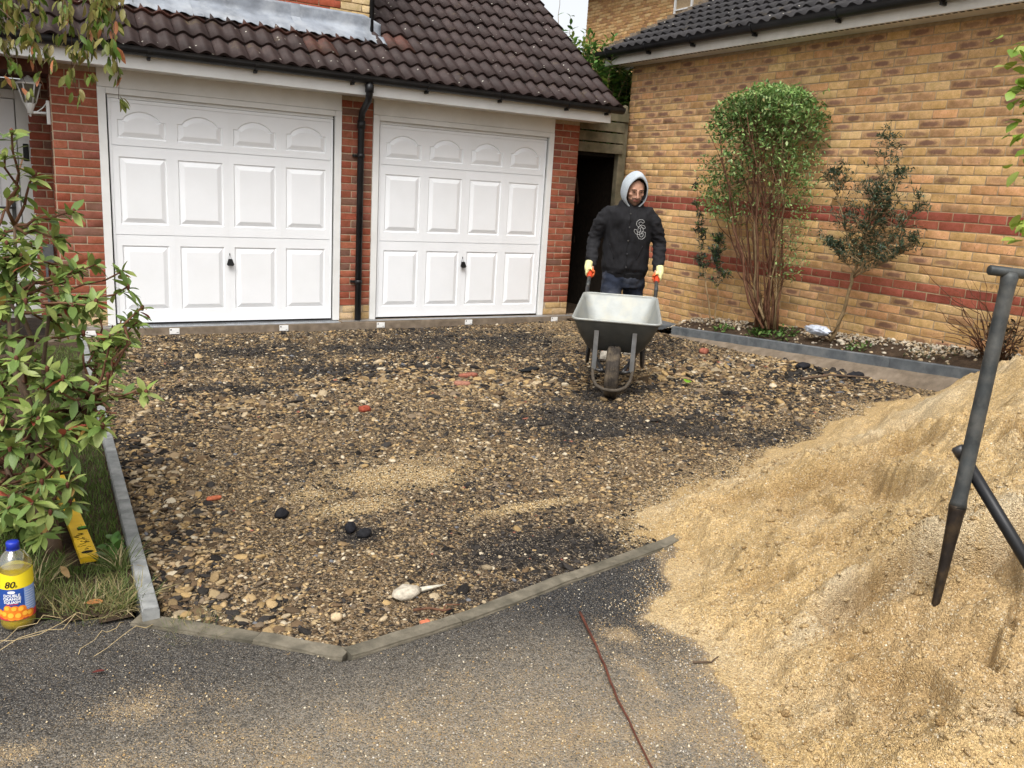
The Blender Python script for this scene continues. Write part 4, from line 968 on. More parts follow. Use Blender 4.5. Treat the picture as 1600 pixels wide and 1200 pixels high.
t2 = grid_obj('tarmac_road', -12, 16, -20, -7.9, 60, 40, lambda x, y: G(x, y) - .012 + 0 * x, M['tarmac'], lambda x, y: np.stack([.35 + 0 * x, .8 + 0 * x, 0 * x], -1)); t2['kind'] = 'structure'
t3 = grid_obj('tarmac_path', -12, .3, -7.95, -5.4, 40, 20, lambda x, y: G(x, y) - .009 + 0 * x, M['tarmac'], lambda x, y: np.stack([.3 + 0 * x, .6 + 0 * x, 0 * x], -1)); t3['kind'] = 'structure'

# ------------------------------------------------------------------ edging, kerbs
def strip(name, P, wd, top, dep, mat, seg, zoff, root, gap=.004, jr=.004):
    """row of straight stones along the polyline P"""
    r = random.Random(len(P))
    for a, b in zip(P[:-1], P[1:]):
        A, B = Vector((*a, 0)), Vector((*b, 0)); L = (B - A).length; n = max(1, round(L / seg)); d = (B - A).normalized(); s = Vector((-d.y, d.x, 0))
        for k in range(n):
            p, q = A + d * (L * k / n + gap / 2), A + d * (L * (k + 1) / n - gap / 2)
            zp, zq = g(p.x, p.y) + zoff + r.uniform(-jr, jr), g(q.x, q.y) + zoff + r.uniform(-jr, jr)
            bm = bmesh.new(); bmesh.ops.create_cube(bm, size=1)
            bmesh.ops.subdivide_edges(bm, edges=[e for e in bm.edges if abs((e.verts[0].co - e.verts[1].co).x) > .5], cuts=6)
            bmesh.ops.bevel(bm, geom=[e for e in bm.edges if abs((e.verts[0].co - e.verts[1].co).x) > .01 and e.verts[0].co.z > 0 and abs(e.verts[0].co.y) > .4 and e.verts[1].co.z > 0], offset=.06, segments=2, affect='EDGES')
            for v in bm.verts:
                t = v.co.x + .5; c = p.lerp(q, t); z = zp + (zq - zp) * t
                w_ = wd * (v.co.y) * (1 + (.05 if top else .0) * float(fbm(c.x * 9, c.y * 9, 151)))
                zz = z - (.5 - v.co.z) * dep + (.014 if top else .0008) * float(fbm(c.x * 14 + v.co.y * 3, c.y * 14, 153)) * (v.co.z > 0)
                v.co = c + s * w_ + Vector((0, 0, zz))
            me = bpy.data.meshes.new(name); bm.to_mesh(me); bm.free(); me.materials.append(mat)
            o = bpy.data.objects.new(name, me); COL.objects.link(o); keep(o, root)
ed = empty('edging_strip', (1.6, -6.3, .23), 'worn bent concrete edging flush with the tarmac at the front of the rubble', 'edging')
strip('edging_stone', [(1.105, -5.86), (1.43, -6.14), (1.655, -6.355), (2.065, -6.30), (2.62, -6.175), (3.13, -6.075), (3.7, -5.9)], .064, True, .12, M['edging'], .46, .013, ed)
kl = empty('left_kerb', (1.18, -4, .2), 'thin grey concrete kerb between the lawn and the rubble', 'kerb')
strip('kerb_stone', [(1.149, -5.90), (1.200, -3.72), (1.262, -1.0), (1.275, -.2)], .052, False, .16, M['concrete'], .91, .055, kl, .003, .001)
kr = empty('bed_kerb', (7.1, -3, .3), 'slate grey concrete kerb holding the planting bed beside the brick wall', 'kerb')
r = random.Random(3); y = -1.52
KX = 7.10
def kz(y): return .30 + .0735 * (-1.5 - y)
while y > -6.2:
    b = MB(); L = .915; za, zb = kz(y), kz(y - L)
    b.add([(KX - .025, y, za - .15), (KX + .025, y, za - .15), (KX + .025, y, za), (KX - .019, y, za), (KX - .025, y, za - .006), (KX - .025, y - L + .004, zb - .15), (KX + .025, y - L + .004, zb - .15), (KX + .025, y - L + .004, zb), (KX - .019, y - L + .004, zb), (KX - .025, y - L + .004, zb - .006)],
          [(0, 1, 2, 3, 4), (9, 8, 7, 6, 5), (0, 4, 9, 5), (4, 3, 8, 9), (3, 2, 7, 8), (2, 1, 6, 7), (1, 0, 5, 6)]); b.build('kerb_stone', M['concrete_dark'], kr); y -= L
b = MB(); V = []; F = []
for i in range(60):
    yy = -1.5 - .08 * i; n = float(fbm(yy * 5, 2.2, 161, 3)); z = kz(yy)
    V += [(KX - .20 + .08 * n, yy, g(KX - .2, yy) - .05), (KX - .09 + .03 * n, yy, z - .115 + .02 * n), (KX - .022, yy, z - .085 + .012 * n)]
for i in range(59):
    for k in range(2): a = 3 * i + k; F.append((a, a + 1, a + 4, a + 3))
b.add(V, F, 0, True); b.build('haunching', M['concrete_brown'], kr)

# planting bed
def bed_z(x, y):
    return np.where(x > KX + .02, kz(y) - .02 + (x - KX) * (.15 + .15 * ss((-1.0 - y) / 1.0)) + .05 * fbm(x * 5, y * 3, 171, 4) + .02 * fbm(x * 20, y * 20, 172, 2) - .14 * ss((y + 1.5) / .5), .0)
bed = grid_obj('planting_bed', KX + .022, XW + .02, -7, -.3, 24, 340, bed_z, M['soil']); bed['kind'] = 'structure'
N = 5200
bx, by = rng.uniform(KX + .03, XW, N), rng.uniform(-6.2, -.6, N)
w_ = np.clip(.05 + .95 * ss((bx - KX - .17 + .40 * fbm(bx * 4, by * 2.5, 181, 3)) / .2), 0, 1) * np.where((by < -2.25) & (by > -3.0), .22, 1) * np.where((by > -1.25), .9, 1)
k = rng.random(N) < w_; bx, by = bx[k], by[k]; N = len(bx)
sz = np.exp(rng.normal(np.log(.013), .3, N)); S = sz[:, None] * np.stack([rng.uniform(1, 1.4, N), rng.uniform(.8, 1, N), rng.uniform(.5, .7, N)], -1)
Rm = euler_mats(rng.normal(0, .4, N), rng.normal(0, .4, N), rng.uniform(0, 7, N))
Vs, Fs = batch(ICO_V, ICO_F, Rm, np.stack([bx, by, bed_z(bx, by) + S[:, 2] * rng.uniform(.1, .9, N)], -1), S[:, None] * rng.uniform(.75, 1.15, (N, 12, 1)))
cc = np.array([(.46, .38, .27), (.52, .46, .36), (.38, .29, .18), (.31, .22, .13), (.42, .36, .28)])[rng.integers(0, 5, N)] * rng.uniform(.7, 1.1, N)[:, None]
o = np_obj('pale_gravel', Vs, Fs, M['stone'], col=np.repeat(cc, 12, 0)); o['kind'] = 'stuff'
b = MB(); b.box((6.93, -1.28, .22), (7.40, -.86, .272), bev=.006); sl_ = b.build('paving_slab', M['concrete_dark']); setp(sl_, 'loose dark grey paving slab at the end of the bed by the brick wall', 'paving slab')

# ------------------------------------------------------------------ sand heap
def sand_mat():
    m, nt, b = newmat('sharp_sand'); v = coords(nt, False)
    n1 = noise(nt, v, 2.6, 5, .6); n2 = noise(nt, v, 60, 3, .7)
    v1 = nd(nt, 'ShaderNodeTexVoronoi', {'Vector': v, 'Scale': 260.0}); r1 = nd(nt, 'ShaderNodeSeparateColor', {0: v1.outputs['Color']})
    v2 = nd(nt, 'ShaderNodeTexVoronoi', {'Vector': v, 'Scale': 210.0}); r2 = nd(nt, 'ShaderNodeSeparateColor', {0: v2.outputs['Color']})
    at = nd(nt, 'ShaderNodeAttribute', attribute_name='Col').outputs['Color']; s = nd(nt, 'ShaderNodeSeparateColor', {0: at})
    c = mix(nt, maprange(nt, n1, .35, .65), (.415, .285, .128), (.505, .355, .170))
    c = mix(nt, s.outputs[0], c, (.54, .43, .27))          # coarse dry grit that has rolled out
    c = mix(nt, s.outputs[1], c, (.265, .160, .062))         # damp freshly cut sand, plus shade painted below the ledges
    k = math_(nt, 'MULTIPLY', maprange(nt, r1.outputs[0], 0, 1, .66, 1.3), maprange(nt, n2, .3, .7, .84, 1.14))
    c = nd(nt, 'ShaderNodeVectorMath', {0: c, 1: nd(nt, 'ShaderNodeCombineXYZ', {0: k, 1: k, 2: k}).outputs[0]}, operation='MULTIPLY').outputs[0]
    c = mix(nt, maprange(nt, r1.outputs[1], .90, .94, 0, .6), c, (.16, .09, .04))
    c = mix(nt, maprange(nt, r2.outputs[1], .90, .93, 0, .5), c, (.60, .51, .36))
    nt.links.new(c, b.inputs['Base Color']); b.inputs['Roughness'].default_value = .95; b.inputs['Specular IOR Level'].default_value = .2
    h = math_(nt, 'ADD', math_(nt, 'MULTIPLY', v1.outputs['Distance'], -.7), math_(nt, 'MULTIPLY', v2.outputs['Distance'], -.8)); bump(nt, b, h, .9, .006); return m
M['sand'] = sand_mat()
GRIT = [(3.30, -7.10, .26, .09, 1.5), (3.08, -7.02, .20, .07, 1.2), (3.62, -7.32, .12, .2, 1.2), (2.98, -7.62, .16, .07, .9), (3.5, -7.6, .3, .12, .9), (4.2, -5.75, 1.4, .10, .5), (2.75, -7.25, .15, .1, .5), (5.5, -5.7, 1.2, .25, .5), (2.62, -6.75, .15, .15, .5)]
def sand_col(x, y):
    gr = np.clip(blob(x, y, GRIT) * (1 + 2.6 * fbm(x * 9, y * 9, 191, 4)) + .28 * ss(fbm(x * 3, y * 3, 193, 4) / .2), 0, 1)
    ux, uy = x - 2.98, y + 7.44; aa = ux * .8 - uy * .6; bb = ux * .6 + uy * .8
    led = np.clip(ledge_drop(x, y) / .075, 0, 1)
    damp_shade = np.clip(.8 * led + np.exp(-((aa / .42) ** 2 + (bb / .24) ** 2)) * 1.1 + .9 * fbm(x * 2.6, y * 2.6, 195, 4), 0, 1) * ss(pile_d(x, y) / .35)  # ledge term paints shade into the colour; hollow and noise are damp sand
    return np.stack([gr, damp_shade * .50, 0 * x], -1)
def sand_z(x, y): return np.maximum(G(x, y), np.where(inside(RUB, x, y), G(x, y), -9)) + pile_h(x, y)
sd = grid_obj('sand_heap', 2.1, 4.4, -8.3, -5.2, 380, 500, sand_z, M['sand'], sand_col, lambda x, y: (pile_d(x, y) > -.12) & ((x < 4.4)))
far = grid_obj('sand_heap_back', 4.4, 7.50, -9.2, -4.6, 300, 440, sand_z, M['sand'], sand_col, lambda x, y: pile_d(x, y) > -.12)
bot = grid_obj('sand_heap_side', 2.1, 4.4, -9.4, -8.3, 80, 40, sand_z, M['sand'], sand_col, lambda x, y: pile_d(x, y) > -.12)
far.parent = sd; bot.parent = sd; far.name = 'far_slope'; bot.name = 'near_slope'
setp(sd, 'big heap of damp yellow sharp sand spilling over the drive on the right', 'sand heap')
# loose grains: on the heap, round its toe and swept over the tarmac
OCT_V = np.array([(1, 0, 0), (0, 1, 0), (-1, 0, 0), (0, -1, 0), (0, 0, 1), (0, 0, -1)], float); OCT_F = np.array([(0, 1, 4), (1, 2, 4), (2, 3, 4), (3, 0, 4), (1, 0, 5), (2, 1, 5), (3, 2, 5), (0, 3, 5)])
def grains(name, N, xr, yr, dens, zf, smin, smax, pal, parent=None):
    x, y = rng.uniform(*xr, N), rng.uniform(*yr, N)
    u, v_, d = project(np.stack([x, y, zf(x, y)], -1))
    k = (rng.random(N) < dens(x, y)) & (u > -20) & (u < 1620) & (v_ < 1230) & (d > .3); x, y = x[k], y[k]; n = len(x)
    s = rng.uniform(smin, smax, n) * rng.uniform(.7, 1.2, n); S = s[:, None] * np.stack([rng.uniform(1, 1.5, n), np.ones(n), rng.uniform(.6, .9, n)], -1)
    R = euler_mats(rng.normal(0, .5, n), rng.normal(0, .5, n), rng.uniform(0, 7, n))
    V, F = batch(OCT_V, OCT_F, R, np.stack([x, y, zf(x, y) + s * .3], -1), S[:, None] * rng.uniform(.75, 1.2, (n, 6, 1)))
    c = np.array(pal)[rng.integers(0, len(pal), n)] * rng.uniform(.7, 1.15, n)[:, None]
    o = np_obj(name, V, F, M['grain'], parent, col=np.repeat(c, 6, 0)); o['kind'] = 'stuff'; return o
SPAL = [(.50, .36, .18), (.42, .29, .14), (.56, .45, .29), (.34, .22, .10), (.60, .53, .40)]
N = 16000
cx_, cy_ = rng.uniform(2.3, 4.6, N), rng.uniform(-8.0, -5.3, N)
k = (pile_d(cx_, cy_) > .02) & (rng.random(N) < .12 + .88 * ss((fbm(cx_ * 4, cy_ * 4, 311, 4) - .0) / .16)); cx_, cy_ = cx_[k], cy_[k]; N = len(cx_)
cs_ = np.clip(np.exp(rng.normal(np.log(.0045), .55, N)), .002, .017); S = cs_[:, None] * np.stack([rng.uniform(.9, 1.4, N), rng.uniform(.8, 1.1, N), rng.uniform(.5, .8, N)], -1)
Vs, Fs = batch(ICO_V, ICO_F, euler_mats(rng.normal(0, .4, N), rng.normal(0, .4, N), rng.uniform(0, 7, N)), np.stack([cx_, cy_, sand_z(cx_, cy_) + S[:, 2] * .25], -1), S[:, None] * rng.uniform(.7, 1.2, (N, 12, 1)))
cl_ = np_obj('clods', Vs, Fs, M['sand'], sd, smooth=False, col=np.repeat(np.stack([rng.random(N) * .6, rng.random(N) ** 2 * .8, 0 * cx_], -1), 12, 0)); cl_['kind'] = 'stuff'
grains('sand_grains', 60000, (2.1, 4.6), (-8.1, -5.3), lambda x, y: np.where(pile_d(x, y) > -.06, .30 + .6 * np.clip(blob(x, y, GRIT), 0, 1), 0), lambda x, y: sand_z(x, y), .0016, .0042, SPAL)
grains('scattered_sand', 76000, (.3, 3.4), (-7.9, -5.8), lambda x, y: np.where(inside(EDGE_OUT, x, y) & (pile_dn(x, y) < .03), np.clip(.05 + .75 * f_dust(x, y) ** 1.3 + .9 * ss((pile_dn(x, y) + .22 + .3 * fbm(x * 7, y * 7, 321, 4)) / .24) ** 2, 0, 1), 0), lambda x, y: G(x, y), .0011, .0036, SPAL + [(.50, .46, .40), (.30, .27, .23)])
grains('spilt_sand', 110000, (1.4, 6.2), (-6.2, -4.2), lambda x, y: np.where(inside(RUB, x, y), np.clip(f_snd(x, y) * 1.1 - .15, 0, .7), 0), lambda x, y: rub_z(x, y) + .004, .0018, .0045, SPAL)

# ================================================================== PLANTS
def leaf_tpl(W, droop=.25, fold=.18, st=((.0, .12), (.25, .40), (.58, .50), (.84, .27))):
    V = []; n = len(st)
    for (y, w_) in st:
        z = -droop * y * y
        V += [(-w_ * W, y - .02, z + fold * w_ * W), (0, y, z), (w_ * W, y - .02, z + fold * w_ * W)]
    V.append((0, 1, -droop)); F4 = []
    for i in range(n - 1):
        a = 3 * i; F4 += [(a, a + 1, a + 4, a + 3), (a + 1, a + 2, a + 5, a + 4)]
    a = 3 * (n - 1); F3 = [(a, a + 1, len(V) - 1), (a + 1, a + 2, len(V) - 1)]
    # all as triangles so that batches stay one array
    T = [t for f in F4 for t in ((f[0], f[1], f[2]), (f[0], f[2], f[3]))] + F3
    return np.array(V), np.array(T)
LEAFM = {}
def put_leaves(parent, tpl, key, P, D, roll, L, cols, nsingle, part='leaf', rest='foliage'):
    """P base points, D directions, L lengths, cols (N,3) palette colours; the nsingle nearest in view are objects"""
    P, D, L, cols = np.array(P), np.array(D), np.array(L), np.array(cols); V, T = tpl
    R = frames(D, roll); u, v_, d = project(P)
    vis = (u > -10) & (u < 1610) & (v_ > -10) & (v_ < 1210); sc = np.where(vis, L / d, 0); order = np.argsort(-sc)
    ns = min(nsingle, int(vis.sum())); one, oth = order[:ns], order[ns:]
    for i in one:
        c = tuple(np.round(cols[i], 2)); k = (key, c)
        if k not in LEAFM: LEAFM[k] = np_mesh('leaf', V, T, M['leaf'], smooth=True, col=np.tile(np.maximum(c, .008), (len(V), 1)))
        o = bpy.data.objects.new(part, LEAFM[k])
        place_local(o, parent, Matrix([list(R[i][q] * L[i]) + [P[i][q]] for q in range(3)] + [[0, 0, 0, 1]]))
    if len(oth):
        VV, FF = batch(V, T, R[oth], P[oth], np.broadcast_to(L[oth][:, None, None], (len(oth), len(V), 1)) * rng.uniform(.97, 1.03, (len(oth), 1, 3)))
        o = np_obj(rest, VV, FF, M['leaf'], parent, smooth=True, col=np.repeat(cols[oth], len(V), 0)); o['kind'] = 'stuff'
def bez(a, b, sag=0.0, n=5, wob=.0, r=None):
    a, b = Vector(a), Vector(b); out = []; L = (b - a).length
    for i in range(n + 1):
        t = i / n; p = a.lerp(b, t); p.z += sag * 4 * t * (1 - t)
        if wob and 0 < i < n: p += Vector((r.gauss(0, wob), r.gauss(0, wob), r.gauss(0, wob))) * L
        out.append(p)
    return out
def rnd_dir(n, up=0.0):
    d = rng.normal(0, 1, (n, 3)); d[:, 2] += up; return d / np.linalg.norm(d, axis=1, keepdims=True)

# ------------------------------------------------------------------ lawn
LAWN = np.array([(-6, -5.45), (.70, -5.63), (1.09, -5.84), (1.12, -5.4), (1.17, -3.7), (1.23, -1.2), (1.24, -.4), (-6, -.4)])
def lawn_z(x, y): return G(x, y) + .012 + .02 * fbm(x * 4, y * 4, 201, 3)
lw = grid_obj('lawn', -4, 1.25, -5.9, -.3, 105, 112, lawn_z, M['soil'], None, lambda x, y: inside(LAWN, x, y)); lw['kind'] = 'structure'
N = 90000
gx, gy = rng.uniform(-1.0, 1.22, N), -5.86 + 5.2 * rng.random(N) ** 1.7
u, v_, d = project(np.stack([gx, gy, G(gx, gy)], -1)); k = inside(LAWN, gx, gy) & (u > -60) & (u < 420) & (gx < 1.15 + .012 * gy + .06)
k &= rng.random(N) < np.where(gy > -5.45, .95, .45); k &= ~((np.abs(gx - (.955 + (gy + 5.0) * -.068)) < .045) & (gy > -5.40))
gx, gy = gx[k], gy[k]; N = len(gx)
dry = ss((-gy - 5.40) / .35) * rng.uniform(.3, 1, N); L = rng.uniform(.022, .050, N) * (1 + 1.3 * dry * rng.random(N))
th = rng.uniform(0, 2 * PI, N); ln = rng.uniform(.15, .75, N) + .5 * dry
D = np.stack([np.cos(th) * ln, np.sin(th) * ln, np.ones(N)], -1)
GT = np.array([(-.035, 0, 0), (.035, 0, 0), (-.028, .55, -.04), (.028, .55, -.04), (0, 1, -.22)]); GF = np.array([(0, 1, 3), (0, 3, 2), (2, 3, 4)])
GC = np.array([(.095, .155, .026), (.07, .125, .022), (.125, .185, .035), (.11, .145, .04)])[rng.integers(0, 4, N)]
GC = GC * (1 - dry[:, None]) + np.array([(.30, .235, .10), (.22, .19, .07), (.36, .29, .15)])[rng.integers(0, 3, N)] * dry[:, None]
VV, FF = batch(GT * np.array([1, 1, 1.0]), GF, frames(D, rng.uniform(0, 6, N)), np.stack([gx, gy, lawn_z(gx, gy) - .004], -1), np.stack([.035 / .05 * np.ones(N), L, L], -1)[:, None, :] * np.array([.0026, 1, 1]) / np.array([.035, 1, 1]) * np.ones((1, 5, 1)))
go = np_obj('grass', VV, FF, M['grass'], col=np.repeat(GC * rng.uniform(.75, 1.2, N)[:, None], 5, 0)); go['kind'] = 'stuff'
# shaggy dry tufts hanging over the tarmac edge
def tuft(name, label, x, y, n, L0, spread, green, ground=None, cat='grass tuft'):
    th = rng.uniform(0, 2 * PI, n); r_ = spread * np.sqrt(rng.random(n)); px, py = x + r_ * np.cos(th), y + r_ * np.sin(th)
    ln = rng.uniform(.3, 2.2, n); th2 = th + rng.normal(0, .8, n); D = np.stack([np.cos(th2) * ln, np.sin(th2) * ln, np.ones(n)], -1); L = L0 * rng.uniform(.45, 1.2, n)
    T = np.array([(-.014, 0, 0), (.014, 0, 0), (-.012, .4, .03), (.012, .4, .03), (-.008, .75, -.05), (.008, .75, -.05), (0, 1, -.22)]); F = np.array([(0, 1, 3), (0, 3, 2), (2, 3, 5), (2, 5, 4), (4, 5, 6)])
    c = np.where((rng.random(n) < green)[:, None], np.array([(.085, .12, .025)]), np.array([(.33, .26, .12), (.24, .20, .08), (.40, .33, .18)])[rng.integers(0, 3, n)]) * rng.uniform(.7, 1.15, n)[:, None]
    VV, FF = batch(T, F, frames(D, rng.uniform(-.6, .6, n)), np.stack([px - x, py - y, 0 * px], -1), L[:, None, None] * np.array([1.0, 1, 1]) * np.ones((n, 7, 1)))
    o = np_obj(name, VV, FF, M['grass'], col=np.repeat(c, 7, 0)); o.location = (x, y, (g(x, y) if ground is None else ground) + .012); setp(o, label, cat); return o
tuft('grass_tuft', 'long dry grass tuft at the foot of the left shrub trunk', .82, -5.45, 170, .14, .07, .55)
tuft('grass_tuft', 'straggly yellow grass tuft where lawn, kerb and tarmac meet', 1.10, -5.74, 150, .10, .08, .55)
tuft('grass_tuft', 'dry grass tuft spilling over the tarmac edge behind the bottle', .99, -5.745, 210, .10, .12, .55)
tuft('grass_tuft', 'green and straw tuft between the level end and the kerb', 1.10, -5.46, 130, .12, .035, .6)
tuft('moss_fringe', 'low mossy grass fringe growing in the joint of the edging strip', 1.27, -6.02, 240, .035, .11, .65)
b = MB(); rr_ = random.Random(8)
for (p, q, s) in (((.99, -5.80), (.60, -5.93), .012), ((1.02, -5.82), (.70, -5.93), .02), ((1.07, -5.88), (.93, -6.02), .02), ((1.15, -5.93), (.97, -6.05), .015), ((.95, -5.75), (.66, -5.90), .02)):
    A = (*p, g(*p) + .012); B = (*q, g(*q) + .006); b.tube(bez(A, B, s, 7, .03, rr_), [.0016] * 4 + [.0012] * 4, 4)
o = b.build('grass_stalks', M['straw']); setp(o, 'pale dry grass stalks lying across the tarmac beside the bottle', 'grass stalks'); o['kind'] = 'stuff'

# ------------------------------------------------------------------ left shrub
ROS = [(0.852, -5.236, 1.767), (0.914, -5.189, 1.635), (1.027, -5.171, 1.508), (0.983, -5.112, 1.407), (1.189, -5.219, 1.243), (1.224, -5.316, 1.18), (1.076, -5.283, 1.201), (1.142, -5.262, 0.983), (1.205, -5.498, 0.908), (1.054, -5.363, 0.856), (1.055, -5.609, 0.829), (0.95, -5.507, 0.977), (0.87, -5.554, 0.852), (0.867, -5.659, 0.673), (0.941, -5.595, 0.63), (0.82, -5.529, 1.053), (0.858, -5.388, 1.219), (0.981, -5.211, 1.261), (1.03, -5.286, 1.087), (0.813, -5.195, 1.392), (0.784, -5.584, 0.771), (0.773, -5.564, 0.601), (1.145, -5.115, 1.09), (1.07, -5.134, 1.299), (1.28, -4.59, 1.005), (0.534, -4.888, 0.913), (1.203, -4.647, 0.953), (0.86, -4.523, 1.157), (0.583, -4.546, 0.836), (0.576, -4.731, 1.069), (0.824, -5.234, 0.384), (0.636, -4.608, 1.005), (0.638, -4.962, 0.36), (1.001, -5.283, 1.183), (0.984, -5.422, 0.744), (0.853, -5.205, 1.35), (0.566, -4.511, 0.136), (0.765, -5.45, 0.821), (1.235, -4.755, 0.984), (0.71, -4.923, 1.298), (0.818, -4.632, 0.158), (0.801, -4.409, 1.374), (0.532, -4.215, 1.192), (0.487, -4.668, 0.541), (0.685, -5.28, 1.142), (1.04, -4.77, 1.013), (0.537, -4.913, 0.855), (0.889, -4.674, 1.346), (0.906, -5.459, 1.0), (0.7, -4.745, 1.779), (1.007, -4.966, 1.116), (0.904, -5.011, 0.331), (0.564, -4.328, 1.65), (0.7, -4.898, 0.647), (0.759, -5.289, 0.777), (0.723, -4.815, 1.426), (1.077, -5.625, 1.005), (0.678, -4.329, 0.996), (0.744, -4.448, 0.92), (0.712, -4.809, 0.634), (0.877, -4.973, 0.874), (0.467, -4.328, 0.218), (0.937, -5.538, 0.782), (0.865, -4.503, 0.364), (0.996, -5.234, 0.577), (1.115, -4.484, 1.24), (1.125, -4.656, 1.268), (0.453, -4.635, 0.274), (0.703, -4.544, 0.757), (0.931, -5.194, 0.481), (0.747, -5.019, 1.316), (0.823, -4.566, 0.538), (0.96, -4.554, 0.463), (0.822, -5.58, 0.558), (0.828, -5.258, 1.69), (1.026, -5.511, 0.804), (0.9, -5.044, 0.427), (0.983, -4.869, 0.508), (1.245, -4.635, 1.028), (1.026, -4.587, 0.572), (0.536, -5.094, 0.525), (0.886, -4.377, 1.685), (0.692, -4.441, 1.067), (0.726, -4.972, 0.432), (0.697, -4.306, 0.936), (0.694, -4.534, 1.476), (0.617, -5.041, 0.779), (0.5, -4.153, 1.617), (0.597, -4.042, 1.452), (0.787, -4.86, 0.831), (0.811, -5.542, 0.601), (0.775, -4.605, 1.13), (0.588, -4.811, 1.507), (1.087, -4.652, 0.567), (0.806, -5.235, 1.266), (1.204, -4.73, 0.924), (0.691, -4.619, 0.565), (0.934, -4.889, 0.464), (0.723, -4.819, 1.811), (0.579, -4.872, 0.38), (1.024, -4.857, 0.275), (1.183, -4.806, 0.951), (0.708, -4.632, 1.783), (1.153, -5.401, 1.125), (0.766, -5.119, 0.312), (0.494, -5.163, 0.841), (0.841, -5.19, 0.549), (0.925, -4.984, 0.692), (0.721, -5.317, 0.788), (0.703, -4.925, 0.598), (0.482, -4.286, 0.649), (0.607, -5.468, 0.569)]
HANG = [(0.863, -4.148, 2.285), (0.926, -4.336, 2.169), (0.875, -4.086, 2.097), (0.966, -4.275, 2.039), (0.926, -4.27, 1.97), (1.024, -4.417, 2.085), (1.048, -4.529, 2.164), (1.086, -4.341, 2.061), (1.104, -4.376, 1.969), (1.134, -4.455, 2.184), (1.184, -4.47, 2.239), (1.215, -4.502, 2.189), (1.226, -4.472, 2.105), (1.257, -4.471, 1.953), (1.164, -4.445, 2.289), (1.257, -4.37, 2.326), (1.077, -4.271, 2.3), (0.99, -4.345, 2.277), (0.845, -4.166, 2.177), (0.858, -4.217, 2.018), (1.153, -4.442, 2.055), (1.013, -4.151, 2.162), (1.109, -4.087, 2.167), (0.912, -3.82, 2.281), (0.765, -4.106, 2.225), (0.729, -3.999, 2.101), (0.797, -4.22, 2.315), (0.987, -4.198, 2.373), (1.132, -4.274, 2.41)]
rs = random.Random(12)
ROS = [(.945, -5.585, .565), (.885, -5.62, .55)] + ROS[:22] + [c for c in ROS[24:] if not (c[0] > .90 and c[2] < .66)]
ROS += [(c[0] + rs.gauss(-.01, .06), c[1] + rs.gauss(0, .06), max(.38, c[2] + rs.gauss(0, .06))) for c in ROS[24:] + ROS[24:70] if c[2] < 1.45]
sh = empty('evergreen_shrub', (.893, -5.216, .21), 'big evergreen shrub with leathery green leaves and red tips on the left lawn', 'shrub')
b = MB()
trunk = [(.893, -5.216, .18), (.888, -5.20, .32), (.875, -5.17, .48), (.86, -5.12, .62)]
b.tube(trunk, [.036, .030, .028, .024], 9); tr = b.build('trunk', M['bark'], sh)
limbs = []
for (x, y, z) in ((.55, -4.75, 1.05), (.95, -5.05, 1.15), (.75, -4.55, 1.35), (1.05, -4.95, .80), (.62, -5.25, .95), (.84, -5.12, 1.45), (1.05, -5.35, .85), (.70, -4.80, 1.6)):
    s = Vector(trunk[2]) if rs.random() < .5 else Vector(trunk[3]); pts = bez(s, (x, y, z), .06, 6, .03, rs); limbs.append(pts)
    lb = MB(); lb.tube(pts, [.013, .0115, .010, .0085, .007, .006, .005], 7); lb.build('limb', M['bark'], sh)
low = bez(trunk[0], (.75, -5.05, .55), .05, 5, .03, rs); limbs.append(low); lb = MB(); lb.tube(low, [.018, .015, .012, .010, .009, .007], 7); lb.build('limb', M['bark'], sh)
nodes = [p for l in limbs for p in l[1:]] + [Vector(t) for t in trunk[1:]]
tw = MB(); P, D, L, C = [], [], [], []
GREEN = np.array([(.165, .235, .055), (.215, .29, .07), (.13, .20, .048), (.27, .325, .095), (.11, .17, .045)])
for n, c in enumerate(ROS):
    c = Vector(c); best = min(nodes, key=lambda q: (q - c).length + (.5 if q.z > c.z + .05 else 0)); pts = bez(best, c, -.02 * (c - best).length, 5, .035, rs)
    tw.tube(pts, [.0065, .006, .005, .0045, .004, .0036], 5); ax = (pts[-1] - pts[-2]).normalized() + Vector((0, 0, .35)); ax.normalize()
    if n < 24 or rs.random() < .8:
        k = rs.randint(8, 11); a = ax.orthogonal().normalized(); bb = ax.cross(a); q0 = rs.random() * 6
        for j in range(k):
            q = q0 + 2 * PI * j / k + rs.gauss(0, .2); el = rs.uniform(.05, .75); d = (a * math.cos(q) + bb * math.sin(q)) * math.cos(el) + ax * math.sin(el) + Vector((0, 0, -.12))
            P.append(c - ax * rs.uniform(0, .035)); D.append(d); L.append(rs.uniform(.046, .080)); col = GREEN[rs.randrange(5)].copy()
            rv = rs.random()
            if rv < .055: col = np.array((.34, .075, .05)) if rs.random() < .5 else np.array((.32, .20, .055))
            elif rv < .22: col = np.array((.20, .235, .06))
            C.append(col)
    # a few leaves along the twig
    for t in (2, 3, 4):
        for _ in range(2):
            if rs.random() < .95:
                P.append(pts[t]); D.append(Vector((rs.gauss(0, 1), rs.gauss(0, 1), rs.gauss(.1, .6)))); L.append(rs.uniform(.045, .078)); C.append(GREEN[rs.randrange(5)] * .95)
tw.build('twigs', M['bark_red'], sh)['kind'] = 'stuff'
for _ in range(420):
    c = Vector(ROS[rs.randrange(len(ROS))]) + Vector((rs.gauss(-.03, .05), rs.gauss(.05, .05), rs.gauss(-.04, .04)))
    if c.z > .3 and c.x < 1.02: P.append(c); D.append(Vector((rs.gauss(0, 1), rs.gauss(0, 1), rs.gauss(.1, .6)))); L.append(rs.uniform(.05, .09)); C.append(GREEN[rs.randrange(5)] * .85)
